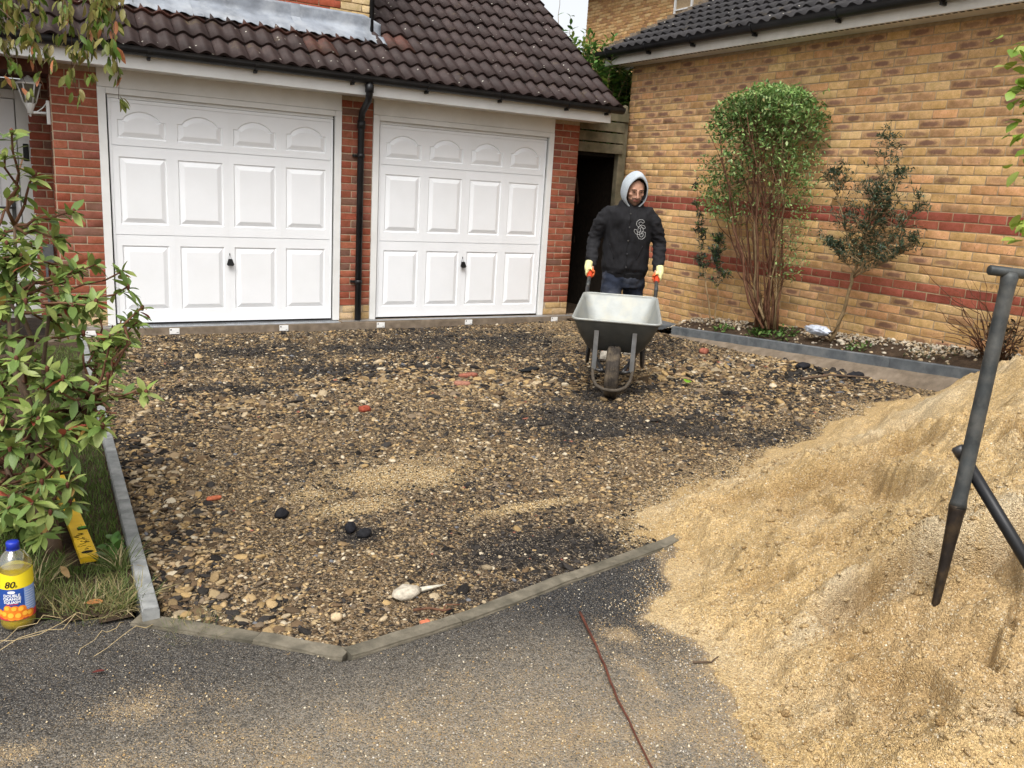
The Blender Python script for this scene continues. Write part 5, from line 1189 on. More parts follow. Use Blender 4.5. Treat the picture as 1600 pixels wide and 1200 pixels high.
put_leaves(sh, leaf_tpl(.40, .16, .22), 'ev', P, D, rng.normal(0, .35, len(P)), L, C, 300)
# red buds in the heart of the rosettes
bd = MB()
for c in ROS[:60]: bd.lathe([(0, .012), (.006, .006), (.007, 0), (.004, -.012)], c, 6)
bd.build('buds', M['twig_red'], sh)['kind'] = 'stuff'

# ------------------------------------------------------------------ tree hanging in at the top left
tt = empty('cherry_tree', (-.75, -3.2, .15), 'drooping tree with olive and yellowing leaves hanging in at the top left', 'tree')
b = MB(); b.tube([(-.75, -3.2, .1), (-.74, -3.22, 1.0), (-.68, -3.28, 2.0), (-.50, -3.4, 2.8), (-.2, -3.5, 3.3)], [.10, .085, .075, .06, .05], 10); b.build('trunk', M['bark'], tt)
lm = []
for pts in ([(-.5, -3.4, 2.8), (0, -3.7, 2.95), (.5, -3.95, 2.78), (.86, -4.08, 2.6), (1.08, -4.22, 2.52), (1.27, -4.36, 2.44)], [(-.2, -3.5, 3.3), (.3, -3.8, 3.1), (.8, -4.1, 2.75), (1.1, -4.4, 2.50)], [(-.5, -3.4, 2.8), (.1, -3.8, 2.7), (.6, -4.05, 2.52), (.8, -4.2, 2.36)]):
    b = MB(); b.tube(pts, np.linspace(.028, .004, len(pts)), 7); b.build('branch', M['bark'], tt); lm += [Vector(p) for p in pts[2:]]
tw = MB(); P, D, L, C = [], [], [], []
OLV = np.array([(.125, .145, .030), (.16, .165, .038), (.10, .135, .025), (.20, .185, .05), (.085, .135, .02), (.22, .18, .06)])
for c in HANG:
    c = Vector(c); s = min(lm, key=lambda q: (q - c).length); s = s + Vector((rs.gauss(0, .05), rs.gauss(0, .05), 0))
    if s.z < c.z + .08: s.z = c.z + .12
    pts = bez(s, c, .04, 6, .03, rs); tw.tube(pts, [.003, .0026, .0024, .002, .0018, .0015, .001], 4)
    for t in range(1, 7):
        for _ in range(3 if t < 4 else 6):
            d = Vector((rs.gauss(0, .55), rs.gauss(0, .55), -1)); P.append(pts[t] + Vector((rs.gauss(0, .012), rs.gauss(0, .012), rs.uniform(-.02, .02)))); D.append(d); L.append(rs.uniform(.036, .060)); col = OLV[rs.randrange(6)].copy()
            if rs.random() < .05: col = np.array((.42, .17, .085))
            C.append(col)
tw.build('twigs', M['bark'], tt)['kind'] = 'stuff'
put_leaves(tt, leaf_tpl(.42, .25, .25), 'ch', P, D, rng.uniform(-1.2, 1.2, len(P)), L, C, 300)

# ------------------------------------------------------------------ clipped shrub against the yellow wall
cs = empty('clipped_shrub', (7.26, -2.68, .50), 'tall shrub with bare reddish stems and a flat clipped green top against the brick wall', 'shrub')
P, D, L, C = [], [], [], []; twg = MB()
PRV = np.array([(.15, .25, .07), (.20, .30, .09), (.105, .19, .05), (.28, .36, .14), (.08, .15, .045)])
tips = []
for k in range(20):
    a = rs.uniform(-1, 1); bq = rs.uniform(-1, 1)
    base = Vector((7.26 + .05 * bq, -2.70 + .09 * a, .48)); top = Vector((7.16 + .20 * bq, -2.44 + .52 * a + rs.gauss(0, .05), rs.uniform(2.0, 2.62)))
    mid = base.lerp(top, .45) + Vector((0, -.10 * a * .4, .0)); pts = []
    for i in range(9):
        t = i / 8; p = base.lerp(top, t); p.y = base.y + (top.y - base.y) * t ** (.62 if k % 5 == 0 else 1.1); p += Vector((rs.gauss(0, .016), rs.gauss(0, .026) + .05 * math.sin(t * 5 + k), 0)); p.x = min(p.x, 7.47); pts.append(p)
    st_ = MB(); r0 = rs.uniform(.008, .017); st_.tube(pts, [r0 * (1 - .075 * i) for i in range(9)], 6); st_.build('stem', M['bark_red'] if k % 4 else M['bark_pale'], cs)
    for _ in range(9):
        i = rs.randint(4, 8); p = pts[i]; e = p + Vector((rs.gauss(0, .10), rs.gauss(0, .16), rs.uniform(.10, .42))); e.x = min(e.x, 7.47)
        e.z = min(e.z, 2.74); q = bez(p, e, .0, 3, .05, rs); twg.tube(q, [.0032, .0026, .002, .0014], 4); tips.append(e)
        for t in (1, 2, 3):
            for _ in range(3):
                if q[t].z > 1.95 or rs.random() < .25: P.append(q[t] + Vector((rs.gauss(0, .02), rs.gauss(0, .02), rs.gauss(0, .02)))); L.append(rs.uniform(.026, .042))
for _ in range(8200):                                  # dense clipped head
    y = rs.uniform(-2.99, -1.89); x = rs.uniform(6.93, 7.48); t = (y + 2.44) / .56
    zt = 2.785 - .26 * abs(t) ** 3.2 - .06 * ((x - 7.2) / .3) ** 2 + .16 * float(fbm(x * 6, y * 6, 211, 4)); zb = 2.08 + .75 * float(fbm(y * 5, x * 4, 213, 4)) + .26 * float(ss((y + 2.25) / .2)) - .34 * float(ss((-2.55 - y) / .3))
    z = zt - (zt - zb) * rs.random() ** 1.5
    if float(fbm(x * 7 + z * 6, y * 7 - z * 5, 215, 3)) > .03 + .25 * (z > zt - .22) and z < zt - .05: continue
    P.append(Vector((x, y, z))); L.append(rs.uniform(.030, .050))
for _ in range(1500):                                   # leafy shoot at its left side
    t = rs.random(); y = -1.70 - .55 * t + rs.gauss(0, .06); z = 1.62 + .55 * rs.random() - .18 * t; P.append(Vector((7.15 + rs.gauss(0, .07), y, z))); L.append(rs.uniform(.026, .042))
for _ in range(800): P.append(Vector((7.2 + rs.gauss(0, .06), -2.98 + rs.gauss(0, .10), rs.uniform(1.0, 2.2)))); L.append(rs.uniform(.02, .034))
for k in range(5):
    q = bez((7.24, -2.62, .55), (7.14 + rs.gauss(0, .04), -1.75 - .1 * k, 1.7 + .1 * k), .05, 8, .015, rs); st_ = MB(); st_.tube(q, np.linspace(.009, .003, 9), 6); st_.build('stem', M['bark_red'], cs)
for k in range(26):                                    # fine criss-cross dead twigs lower down
    y = rs.uniform(-3.2, -2.2); twg.tube(bez((7.25, -2.72 + rs.gauss(0, .08), rs.uniform(.6, 1.1)), (7.2 + rs.gauss(0, .1), y, rs.uniform(1.2, 1.9)), .0, 5, .03, rs), [.0028, .0025, .002, .0018, .0014, .001], 4)
twg.build('twigs', M['bark_red'], cs)['kind'] = 'stuff'
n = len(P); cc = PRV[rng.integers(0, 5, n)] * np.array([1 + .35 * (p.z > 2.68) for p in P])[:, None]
cc[rng.random(n) < .04] = (.26, .22, .09)
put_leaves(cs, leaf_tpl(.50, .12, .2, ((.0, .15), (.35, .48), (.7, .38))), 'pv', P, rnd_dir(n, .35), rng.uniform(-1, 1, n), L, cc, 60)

# ------------------------------------------------------------------ spiny dark shrubs
def spiny(root, stems, nlat, latl, tpl, key, pal, lsize, mat, per=7, up=.35, nl=40, seedv=1):
    r = random.Random(seedv); P, D, L, C = [], [], [], []; tw = MB()
    for (pts, r0, r1, t0) in stems:
        pts = [Vector(p) for p in pts]; sm = []
        for i in range(len(pts) - 1):
            for k in range(5): sm.append(pts[i].lerp(pts[i + 1], k / 5) + Vector((r.gauss(0, .006), r.gauss(0, .006), 0)))
        sm.append(pts[-1]); m = MB(); m.tube(sm, np.linspace(r0, r1, len(sm)), 7); m.build('stem', mat, root)
        for _ in range(nlat):
            t = r.uniform(t0, 1); i = min(int(t * (len(sm) - 1)), len(sm) - 2); p = sm[i]; f = (t - t0) / (1 - t0); ll = latl * (1 - .70 * f) * r.uniform(.35, 1.3)
            q = r.uniform(0, 2 * PI); e = p + Vector((math.cos(q) * ll * .55, math.sin(q) * ll, ll * r.uniform(up - .25, up + .55))); e.x = min(e.x, 7.46)
            b_ = bez(p, e, .02, 4, .05, r); tw.tube(b_, [.004, .0034, .0028, .002, .0013], 4)
            for s in b_[1:]:
                for _ in range(per):
                    P.append(s + Vector((r.gauss(0, .010), r.gauss(0, .014), r.gauss(0, .012)))); dd = (e - p).normalized() * .5 + Vector((r.gauss(0, .7), r.gauss(0, .7), r.gauss(.1, .7))); D.append(dd); L.append(lsize * r.uniform(.6, 1.25)); C.append(pal[r.randrange(len(pal))])
        for _ in range(nl):
            i = r.randrange(int(len(sm) * t0), len(sm)); P.append(sm[i]); D.append(Vector((r.gauss(0, 1), r.gauss(0, 1), r.gauss(.4, .6)))); L.append(lsize * r.uniform(.6, 1.2)); C.append(pal[r.randrange(len(pal))])
    tw.build('twigs', mat, root)['kind'] = 'stuff'
    put_leaves(root, tpl, key, P, D, np.array([r.uniform(-1, 1) for _ in P]), L, C, 40)
DRK = [np.array(c) for c in ((.034, .058, .032), (.045, .075, .040), (.026, .046, .030), (.06, .095, .045), (.07, .095, .06))]
ds = empty('spiny_shrub', (7.25, -3.53, .52), 'dark spiny evergreen shrub leaning right on a single pale stem', 'shrub')
spiny(ds, [([(7.26, -3.50, .50), (7.24, -3.62, .85), (7.20, -3.70, 1.20), (7.19, -3.76, 1.60), (7.2, -3.82, 2.05), (7.2, -3.83, 2.42)], .019, .003, .42), ([(7.20, -3.68, 1.12), (7.16, -3.95, 1.38), (7.14, -4.15, 1.58), (7.13, -4.27, 1.85)], .009, .002, .15),
            ([(7.20, -3.70, 1.2), (7.15, -3.58, 1.5), (7.12, -3.46, 1.80), (7.12, -3.38, 2.02)], .008, .002, .15), ([(7.21, -3.68, 1.1), (7.12, -3.9, 1.2), (7.08, -4.15, 1.32), (7.08, -4.33, 1.55)], .007, .002, .2), ([(7.2, -3.7, 1.15), (7.14, -3.55, 1.28), (7.12, -3.46, 1.38)], .006, .002, .2), ([(7.19, -3.76, 1.45), (7.14, -3.98, 1.75), (7.13, -4.02, 2.12)], .007, .002, .1), ([(7.19, -3.76, 1.3), (7.10, -3.85, 1.6), (7.08, -3.88, 1.95)], .007, .002, .1)],
      44, .30, leaf_tpl(.30, .1, .3, ((.0, .2), (.4, .45))), 'sp', DRK, .036, M['bark_pale'], 6, .45, 40, 5)
b = MB(); b.tube(bez((7.25, -3.52, .56), (7.15, -3.72, .80), .01, 4, .02, rs), [.008, .007, .006, .005, .004], 6); b.tube(bez((7.25, -3.52, .56), (7.2, -3.40, .82), .01, 4, .02, rs), [.008, .007, .006, .005, .004], 6); b.build('side_shoots', M['bark_pale'], ds)['kind'] = 'stuff'
b2 = [np.array(c) for c in ((.035, .055, .040), (.045, .065, .045), (.03, .045, .035), (.09, .145, .04))]
dl = empty('slender_shrub', (7.2, -1.98, .45), 'slim dark leaved shrub on two thin stems left of the clipped one', 'shrub')
spiny(dl, [([(7.22, -1.97, .42), (7.2, -1.88, .75), (7.18, -1.78, 1.05), (7.16, -1.68, 1.40), (7.16, -1.58, 1.9)], .010, .002, .38), ([(7.22, -2.02, .42), (7.2, -2.05, .75), (7.18, -2.0, 1.1), (7.17, -1.98, 1.35)], .008, .002, .40)], 26, .14, leaf_tpl(.34, .1, .3, ((.0, .2), (.4, .45))), 'sl', b2, .042, M['bark_pale'], 8, .5, 70, 8)

# ------------------------------------------------------------------ ground ivy, weeds in the bed
def weeds(name, label, x0, x1, y0, y1, n, Ls, pal, zf, cat='weeds'):
    x, y = rng.uniform(x0, x1, n), rng.uniform(y0, y1, n); z = zf(x, y) + rng.uniform(.005, .05, n)
    P = np.stack([x, y, z], -1); o = bpy.data.objects.new(name, None); COL.objects.link(o); o.location = (float(x.mean()), float(y.mean()), float(z.min())); setp(o, label, cat)
    put_leaves(o, leaf_tpl(.62, .2, .15), name, P, rnd_dir(n, .5), rng.uniform(-.5, .5, n), rng.uniform(Ls * .6, Ls * 1.2, n), np.array(pal)[rng.integers(0, len(pal), n)], 0); return o
WD = [(.07, .14, .03), (.09, .17, .04), (.05, .10, .025), (.12, .18, .05)]
weeds('ground_cover', 'low green ground cover at the foot of the clipped shrub', 7.14, 7.42, -3.05, -2.5, 210, .045, WD, lambda x, y: bed_z(x, y), 'ground cover')
weeds('weed_clump', 'small green weeds between the plastic bag and the dark shrub', 7.15, 7.3, -3.95, -3.7, 60, .035, WD, lambda x, y: bed_z(x, y))
weeds('weed_clump', 'few green weeds at the far end of the planting bed', 7.14, 7.3, -2.3, -2.05, 50, .04, WD, lambda x, y: bed_z(x, y))
weeds('weed_clump', 'broad green dock leaves beside the end of the yellow level', 1.06, 1.11, -5.36, -5.20, 16, .06, [(.07, .16, .03), (.09, .19, .04)], lambda x, y: lawn_z(x, y) - .01)
weeds('brushwood', 'dull green trailing weeds near the sand heap end of the bed', 7.14, 7.45, -4.75, -4.3, 90, .03, [(.05, .055, .025), (.09, .08, .04), (.04, .05, .02)], lambda x, y: bed_z(x, y))
# bare twiggy bush beside the heap
bt = empty('bare_bush', (7.35, -4.98, .65), 'bare brown twiggy bush against the wall behind the sand heap', 'bush')
b = MB()
for k in range(26):
    a = (7.36 + rs.gauss(0, .03), -5.0 + rs.gauss(0, .07), .62); e = (7.25 + rs.gauss(0, .12), -5.0 + rs.gauss(0, .30), rs.uniform(.85, 1.30)); b.tube(bez(a, e, .03, 5, .04, rs), [.005, .0045, .004, .003, .0022, .0015], 4)
for k in range(8): b.tube(bez((7.3, -4.9, .66), (7.2 + rs.gauss(0, .05), -4.62 + rs.gauss(0, .06), .72 + .06 * k), .05, 5, .03, rs), [.004, .0036, .003, .0025, .002, .0012], 4)
b.build('twigs', M['bark_red'], bt)['kind'] = 'stuff'
n = 240; put_leaves(bt, leaf_tpl(.5, .2, .2), 'bt', np.stack([rng.normal(7.34, .06, n), rng.normal(-5.02, .12, n), rng.uniform(.64, .92, n)], -1), rnd_dir(n), rng.uniform(-1, 1, n), rng.uniform(.025, .05, n), np.array([(.05, .04, .025), (.035, .03, .02), (.08, .055, .03)])[rng.integers(0, 3, n)], 0)

# ------------------------------------------------------------------ bright plant leaning in at the right edge
vp = empty('broadleaf_plant', (7.28, -5.75, .7), 'bright green broad leaved plant reaching in at the right edge', 'plant')
P, D, L, C = [], [], [], []; tw = MB()
for (pts) in ([(7.28, -5.75, .66), (7.1, -5.6, 1.4), (6.8, -5.42, 2.0), (6.52, -5.34, 2.5), (6.45, -5.30, 2.74)], [(7.28, -5.75, .66), (7.05, -5.65, 1.3), (6.75, -5.55, 1.9), (6.5, -5.46, 2.1)], [(7.28, -5.75, .66), (7.0, -5.7, 1.2), (6.7, -5.62, 1.5), (6.5, -5.52, 1.70)]):
    sm = [Vector(p) for i in range(len(pts) - 1) for p in bez(pts[i], pts[i + 1], .0, 4)]; m = MB(); m.tube(sm, np.linspace(.012, .003, len(sm)), 6); m.build('stem', M['bark_pale'], vp)
    for p in sm[8:]:
        for _ in range(6): P.append(p + Vector((rs.gauss(0, .07), rs.gauss(0, .07), rs.gauss(0, .06)))); D.append(Vector((rs.gauss(-.3, .7), rs.gauss(.2, .7), rs.gauss(-.2, .5)))); L.append(rs.uniform(.07, .115)); C.append(np.array([(.17, .26, .03), (.22, .31, .045), (.13, .21, .03), (.27, .33, .07)][rs.randrange(4)]))
for (u, v_) in ((-5.30, 2.30), (-5.28, 2.42), (-5.27, 2.48), (-5.31, 2.22)):
    for _ in range(3): P.append(Vector((6.47 + rs.gauss(0, .03), u + rs.gauss(0, .03), v_))); D.append(Vector((rs.gauss(-.6, .4), rs.gauss(.4, .5), rs.gauss(-.2, .4)))); L.append(rs.uniform(.06, .10)); C.append(np.array((.20, .30, .04)))
put_leaves(vp, leaf_tpl(.78, .2, .15), 'vp', P, D, rng.uniform(-.7, .7, len(P)), L, C, 120)

# ------------------------------------------------------------------ laurel behind the gap
lr = empty('laurel_hedge', (7.9, 1.5, .2), 'glossy green laurel hedge growing up between the two roofs', 'hedge')
P, D, L, C = [], [], [], []; tw = MB()
LAU = [np.array(c) for c in ((.065, .14, .028), (.09, .19, .036), (.045, .10, .022), (.14, .25, .05), (.23, .29, .06))]
for k in range(7):
    b = MB(); b.tube(bez((7.75 + .1 * k, 1.2 + .15 * (k % 3), .1), (7.2 + .2 * k, 1.0 + .2 * (k % 3), 3.0 + .2 * (k % 2)), .0, 6, .02, rs), np.linspace(.03, .01, 7), 7); b.build('stem', M['bark'], lr)
shoots = [((7.25, 1.5, 3.3), (7.16, 1.45, 4.35), .5), ((7.4, 1.4, 3.1), (7.33, 1.4, 3.95), .9), ((7.5, 1.3, 3.0), (7.50, 1.3, 3.75), 1), ((7.55, 1.0, 3.0), (7.62, 1.0, 3.62), 1), ((7.30, 1.2, 3.0), (7.25, 1.2, 3.75), 1), ((7.7, 1.1, 2.9), (7.72, 1.1, 3.30), 1)]
for n_ in range(430):
    x = rs.uniform(6.95, 8.6) if n_ % 2 else rs.uniform(7.2, 8.0); y = rs.uniform(.42, 1.9) if n_ % 2 else rs.uniform(.38, 1.1); top = 3.62 - .42 * (x - 7.2) + rs.gauss(0, .10); z0 = rs.uniform(2.2, max(2.4, top - .3))
    shoots.append(((x, y, z0), (x + rs.gauss(0, .12), y + rs.gauss(0, .12), z0 + rs.uniform(.25, .45)), 1))
for (a, e, dens) in shoots:
    pts = bez(a, e, .0, 8, .01, rs); tw.tube(pts, np.linspace(.006, .0025, 9), 5)
    for i, p in enumerate(pts):
        for s in range(2 if dens >= .9 else (1 if i % 2 else 0)):
            q = i * 2.4 + s * PI; P.append(p); D.append(Vector((math.cos(q), math.sin(q), rs.uniform(.2, 1.0)))); L.append(rs.uniform(.09, .14)); C.append(LAU[rs.randrange(5)])
tw.build('twigs', M['bark_pale'], lr)['kind'] = 'stuff'
put_leaves(lr, leaf_tpl(.36, .15, .25), 'la', P, D, rng.uniform(-.5, .5, len(P)), L, C, 240)

# ------------------------------------------------------------------ litter
def twig(name, label, pts, r0, mat, cat='twig'):
    b = MB(); pts = [Vector(p) for p in pts]; sm = []
    for i in range(len(pts) - 1): sm += [pts[i].lerp(pts[i + 1], k / 4) + Vector((rs.gauss(0, .0008), rs.gauss(0, .0008), 0)) for k in range(4)]
    sm.append(pts[-1]); o0 = sm[0].copy(); b.tube([p - o0 for p in sm], np.linspace(r0, r0 * .5, len(sm)), 6); o = b.build(name, mat); o.location = o0; setp(o, label, cat); return o
tg = lambda x, y, dz=.008: (x, y, g(x, y) + dz)
twig('twig', 'long thin red brown twig lying on the tarmac left of the sand', [tg(2.464, -6.453, .02), tg(2.435, -6.54, .014), tg(2.395, -6.65, .010), tg(2.34, -6.78), tg(2.285, -6.90), tg(2.245, -7.01), tg(2.195, -7.14), tg(2.13, -7.33)], .0052, M['twig_red'])
twig('root_piece', 'forked brown root lying inside the front edging', [tg(1.945, -6.20, .02), tg(1.99, -6.235, .035), tg(2.03, -6.265, .03), tg(2.06, -6.26, .03)], .0055, M['bark_red'], 'root')
twig('root_piece', 'thin brown root beside the forked one at the front edging', [tg(2.03, -6.26, .025), tg(2.05, -6.235, .035), tg(2.10, -6.245, .03)], .004, M['bark_red'], 'root')
twig('stick', 'dark stick lying on the rubble in front of the bed kerb', [(6.28, -4.05, g(6.28, -4.05) + .03), (6.55, -4.12, g(6.55, -4.12) + .045), (6.80, -4.30, g(6.8, -4.3) + .03)], .013, M['bark'])
twig('stick', 'short dark twig crossing the tarmac near the sand edge', [tg(2.62, -6.86), tg(2.67, -6.89, .012), tg(2.72, -6.87)], .004, M['bark'])
def single_leaf(name, label, x, y, z, L, W, col, rz, tilt=.15):
    V, T = leaf_tpl(W, .12, .2); c, s = math.cos(rz), math.sin(rz); V = V * L; V = V @ np.array([[c, s, 0], [-s, c, 0], [0, 0, 1]]); V[:, 2] += tilt * V[:, 1] + .01
    o = np_obj(name, V, T, M['leaf'], smooth=True, col=np.tile(col, (len(V), 1))); o.location = (x, y, z); setp(o, label, 'leaf')
single_leaf('fallen_leaf', 'bright green leaf lying alone on the rubble right of the wheelbarrow', 5.43, -3.64, float(rub_z(np.array(5.43), np.array(-3.64))) + .035, .085, .8, (.20, .42, .03), -.9, .25)
single_leaf('fallen_leaf', 'dead brown leaf on the grass edge beside the bottle', 1.02, -5.74, g(1.02, -5.74) + .02, .06, .5, (.40, .17, .06), 1.2)
single_leaf('fallen_leaf', 'dark red dead leaf lying on the tarmac below the grass edge', .99, -6.16, g(.99, -6.16) + .004, .035, .4, (.13, .03, .025), 1.3, 0)
single_leaf('fallen_leaf', 'curled tan leaf standing in the grass under the level', .93, -5.52, g(.93, -5.52) + .03, .05, .45, (.42, .27, .12), .5, .8)

# ================================================================== LOOSE OBJECTS
def remesh(mb, voxel, smooth=6, name='tmp'):
    o = mb.build(name, M['skin']); md = o.modifiers.new('r', 'REMESH'); md.mode = 'VOXEL'; md.voxel_size = voxel
    s = o.modifiers.new('s', 'SMOOTH'); s.factor = .5; s.iterations = smooth
    dg = bpy.context.evaluated_depsgraph_get(); me = bpy.data.meshes.new_from_object(o.evaluated_get(dg)); old = o.data
    bpy.data.objects.remove(o); bpy.data.meshes.remove(old); me.materials.clear(); me.polygons.foreach_set('use_smooth', np.ones(len(me.polygons), bool)); me.name = name; return me
def rings(mb, R, n=20, m=0):
    """loft of horizontal ellipses (cx, cy, z, rx, ry)"""
    V = []; F = []
    for (cx, cy, z, rx, ry) in R:
        for k in range(n): q = 2 * PI * k / n; V.append((cx + rx * math.cos(q), cy + ry * math.sin(q), z))
    for i in range(len(R) - 1):
        for k in range(n): F.append((i * n + k, i * n + (k + 1) % n, (i + 1) * n + (k + 1) % n, (i + 1) * n + k))
    F.append(tuple(range(n - 1, -1, -1))); F.append(tuple((len(R) - 1) * n + k for k in range(n))); mb.add(V, F, m, True)
def blobm(mb, c, r, rot=None, n=14):
    V = []; F = []
    for j in range(n // 2 + 1):
        a = PI * j / (n // 2) - PI / 2
        for k in range(n): q = 2 * PI * k / n; p = Vector((r[0] * math.cos(a) * math.cos(q), r[1] * math.cos(a) * math.sin(q), r[2] * math.sin(a))); p = (rot @ p if rot else p) + Vector(c); V.append(p)
    for j in range(n // 2):
        for k in range(n): F.append((j * n + k, j * n + (k + 1) % n, (j + 1) * n + (k + 1) % n, (j + 1) * n + k))
    mb.add(V, F, 0, True)
from mathutils import noise as mnoise
def displace(me, fn):
    me.update(); nv = len(me.vertices); co = np.empty(nv * 3); no = np.empty(nv * 3); me.vertices.foreach_get('co', co); me.vertices.foreach_get('normal', no)
    co = co.reshape(-1, 3); no = no.reshape(-1, 3); d = np.array([fn(Vector(c)) for c in co]); co = co + no * d[:, None]; me.vertices.foreach_set('co', co.ravel()); me.update()

# ------------------------------------------------------------------ squash bottle
def clear_mat():
    m = bpy.data.materials.new('clear_plastic'); m.use_nodes = True; nt = m.node_tree; nt.nodes.clear(); out = nt.nodes.new('ShaderNodeOutputMaterial')
    t = nd(nt, 'ShaderNodeBsdfTransparent', {'Color': (.86, .89, .90, 1)}); gl = nd(nt, 'ShaderNodeBsdfGlossy', {'Color': (1, 1, 1, 1), 'Roughness': .12}); lw_ = nd(nt, 'ShaderNodeLayerWeight', {'Blend': .35})
    ms = nd(nt, 'ShaderNodeMixShader', {0: maprange(nt, lw_.outputs['Facing'], 0, 1, .10, .65), 1: t.outputs[0], 2: gl.outputs[0]}); nt.links.new(ms.outputs[0], out.inputs[0]); return m
M['clear'] = clear_mat()
M['juice'] = simple('orange_squash', (.46, .31, .015), .25, var=.08, scale=4, bmp=0); M['lab_y'] = simple('yellow_label', (.85, .66, .02), .4, var=.03, bmp=0); M['lab_b'] = simple('blue_label', (.02, .07, .30), .4, var=.1, bmp=0)
M['lab_p'] = simple('pale_blue_label', (.24, .35, .62), .45, var=.08, bmp=0); M['lab_o'] = simple('orange_print', (.78, .20, .015), .45, var=.25, scale=40, bmp=0); M['lab_o2'] = simple('light_orange_print', (.88, .42, .04), .45, var=.15, bmp=0); M['lab_r'] = simple('red_print', (.55, .04, .06), .5, var=.05, bmp=0)
M['cap_blue'] = simple('blue_cap', (.012, .03, .34), .35, var=.05, bmp=.05)
BX, BY = .775, -5.742; BZ = g(BX, BY) + .003; FA = math.atan2(CAMP[1] - BY, CAMP[0] - BX)
bt_ = empty('squash_bottle', (BX, BY, BZ), 'plastic bottle of orange squash with blue cap standing at the grass edge', 'bottle')
Rb = .051
mb = MB(); mb.lathe([(.0, .002), (.036, .001), (.046, .004), (Rb, .014), (Rb, .030), (Rb - .0015, .034), (Rb - .0015, .202), (Rb, .206), (.0495, .214), (.043, .232), (.030, .250), (.017, .262), (.0145, .266), (.0145, .276)], (BX, BY, BZ), 32)
body = mb.build('bottle_body', M['clear'], bt_)
mb = MB(); mb.lathe([(0, .004), (.036, .003), (.045, .006), (Rb - .002, .015), (Rb - .002, .03), (Rb - .0035, .034), (Rb - .0035, .188), (0, .188)], (BX, BY, BZ), 32); mb.build('squash', M['juice'], body)
mb = MB(); mb.lathe([(.0155, .262), (.0185, .263), (.0185, .284), (.0165, .287), (0, .287)], (BX, BY, BZ), 22); mb.lathe([(.019, .260), (.020, .262), (.019, .2645)], (BX, BY, BZ), 22); mb.build('cap', M['cap_blue'], bt_)
def wrap(name, mat, parent, a0, a1, z0, z1, r, top=None, n=24):
    V = []; F = []
    for i in range(n + 1):
        a = a0 + (a1 - a0) * i / n; zt = z1 if top is None else z1 + top((i / n))
        for z in (z0, zt): V.append((BX + r * math.cos(FA + a), BY + r * math.sin(FA + a), BZ + z))
    for i in range(n): F.append((2 * i, 2 * i + 2, 2 * i + 3, 2 * i + 1))
    return np_obj(name, V, np.array(F), mat, parent, smooth=True)
lab = wrap('label', M['lab_b'], bt_, -PI, PI, .040, .146, Rb - .0006, None, 48)
wrap('price_band', M['lab_y'], lab, -PI, PI, .1462, .196, Rb - .0006, lambda t: .004 * math.cos(6 * PI * t), 48)
wrap('side_panel', M['lab_p'], lab, .42, 1.3, .062, .146, Rb - .0003); wrap('fruit_ground', M['lab_r'], lab, -1.5, 1.5, .040, .062, Rb - .0004)
rr_ = random.Random(6)
fruit = MB(); fruit2 = MB()
for (a, z, r) in [(-.75, .060, .015), (-.35, .056, .016), (.05, .054, .015), (.42, .058, .014), (-.15, .078, .013), (.22, .076, .014), (-.55, .080, .013), (.7, .056, .014), (-1.05, .062, .014)]:
    for (bm_x, rr2, off) in ((fruit, r, .0002), (fruit2, r * .55, .0006)):
        V = [(BX + (Rb + off + .0004 * (a + 2)) * math.cos(FA + a + rr2 * math.cos(q) / Rb - (0 if rr2 == r else .05)), BY + (Rb + off + .0004 * (a + 2)) * math.sin(FA + a + rr2 * math.cos(q) / Rb - (0 if rr2 == r else .05)), BZ + max(z + rr2 * math.sin(q) + (0 if rr2 == r else .003), .041)) for q in np.linspace(0, 2 * PI, 14, endpoint=False)]
        bm_x.add(V, [tuple(range(14))])
fruit.build('printed_oranges', M['lab_o'], lab)['kind'] = 'stuff'; fruit2.build('printed_highlights', M['lab_o2'], lab)['kind'] = 'stuff'
def text_mesh(s, size, bold=0.0):
    c = bpy.data.curves.new('t', 'FONT'); c.body = s; c.size = size; c.align_x = 'CENTER'; c.resolution_u = 3; c.offset = bold; o = bpy.data.objects.new('t', c); COL.objects.link(o)
    dg = bpy.context.evaluated_depsgraph_get(); me = bpy.data.meshes.new_from_object(o.evaluated_get(dg)); bpy.data.objects.remove(o); bpy.data.curves.remove(c); return me
def wrap_text(name, s, size, a0, z, mat, parent, bold=0, shear=0, r=Rb + .0004):
    me = text_mesh(s, size, bold)
    for v in me.vertices: x, y = v.co.x + shear * v.co.y, v.co.y; a = a0 + x / Rb; v.co = (BX + r * math.cos(FA + a), BY + r * math.sin(FA + a), BZ + z + y)
    me.materials.clear(); me.materials.append(mat); o = bpy.data.objects.new(name, me); COL.objects.link(o); keep(o, parent); return o
wrap_text('price_print', '80', .030, -.36, .152, M['ink'], lab, .0006, .25); wrap_text('pence_print', 'p', .011, .02, .154, M['ink'], lab, .0002)
for k, (t, z) in enumerate((('DOUBLE', .121), ('ORANGE', .110), ('SQUASH', .099))): wrap_text('label_print', t, .0125, -.28, z, M['white_print'], lab, .0004)
ov = MB(); ov.add([(BX + (Rb + .0004) * math.cos(FA - .28 + .011 * math.cos(q) / Rb), BY + (Rb + .0004) * math.sin(FA - .28 + .011 * math.cos(q) / Rb), BZ + .137 + .005 * math.sin(q)) for q in np.linspace(0, 2 * PI, 16, endpoint=False)], [tuple(range(16))]); ov.build('white_oval', M['white_print'], lab)
ul = wrap('red_underline', M['lab_r'], lab, -.62, .05, .0945, .0968, Rb + .0003)
for k in range(9): wrap('small_print', M['white_print'], lab, .48, 1.0 + .1 * (k % 2), .068 + .008 * k, .0692 + .008 * k, Rb + .0002, None, 6)

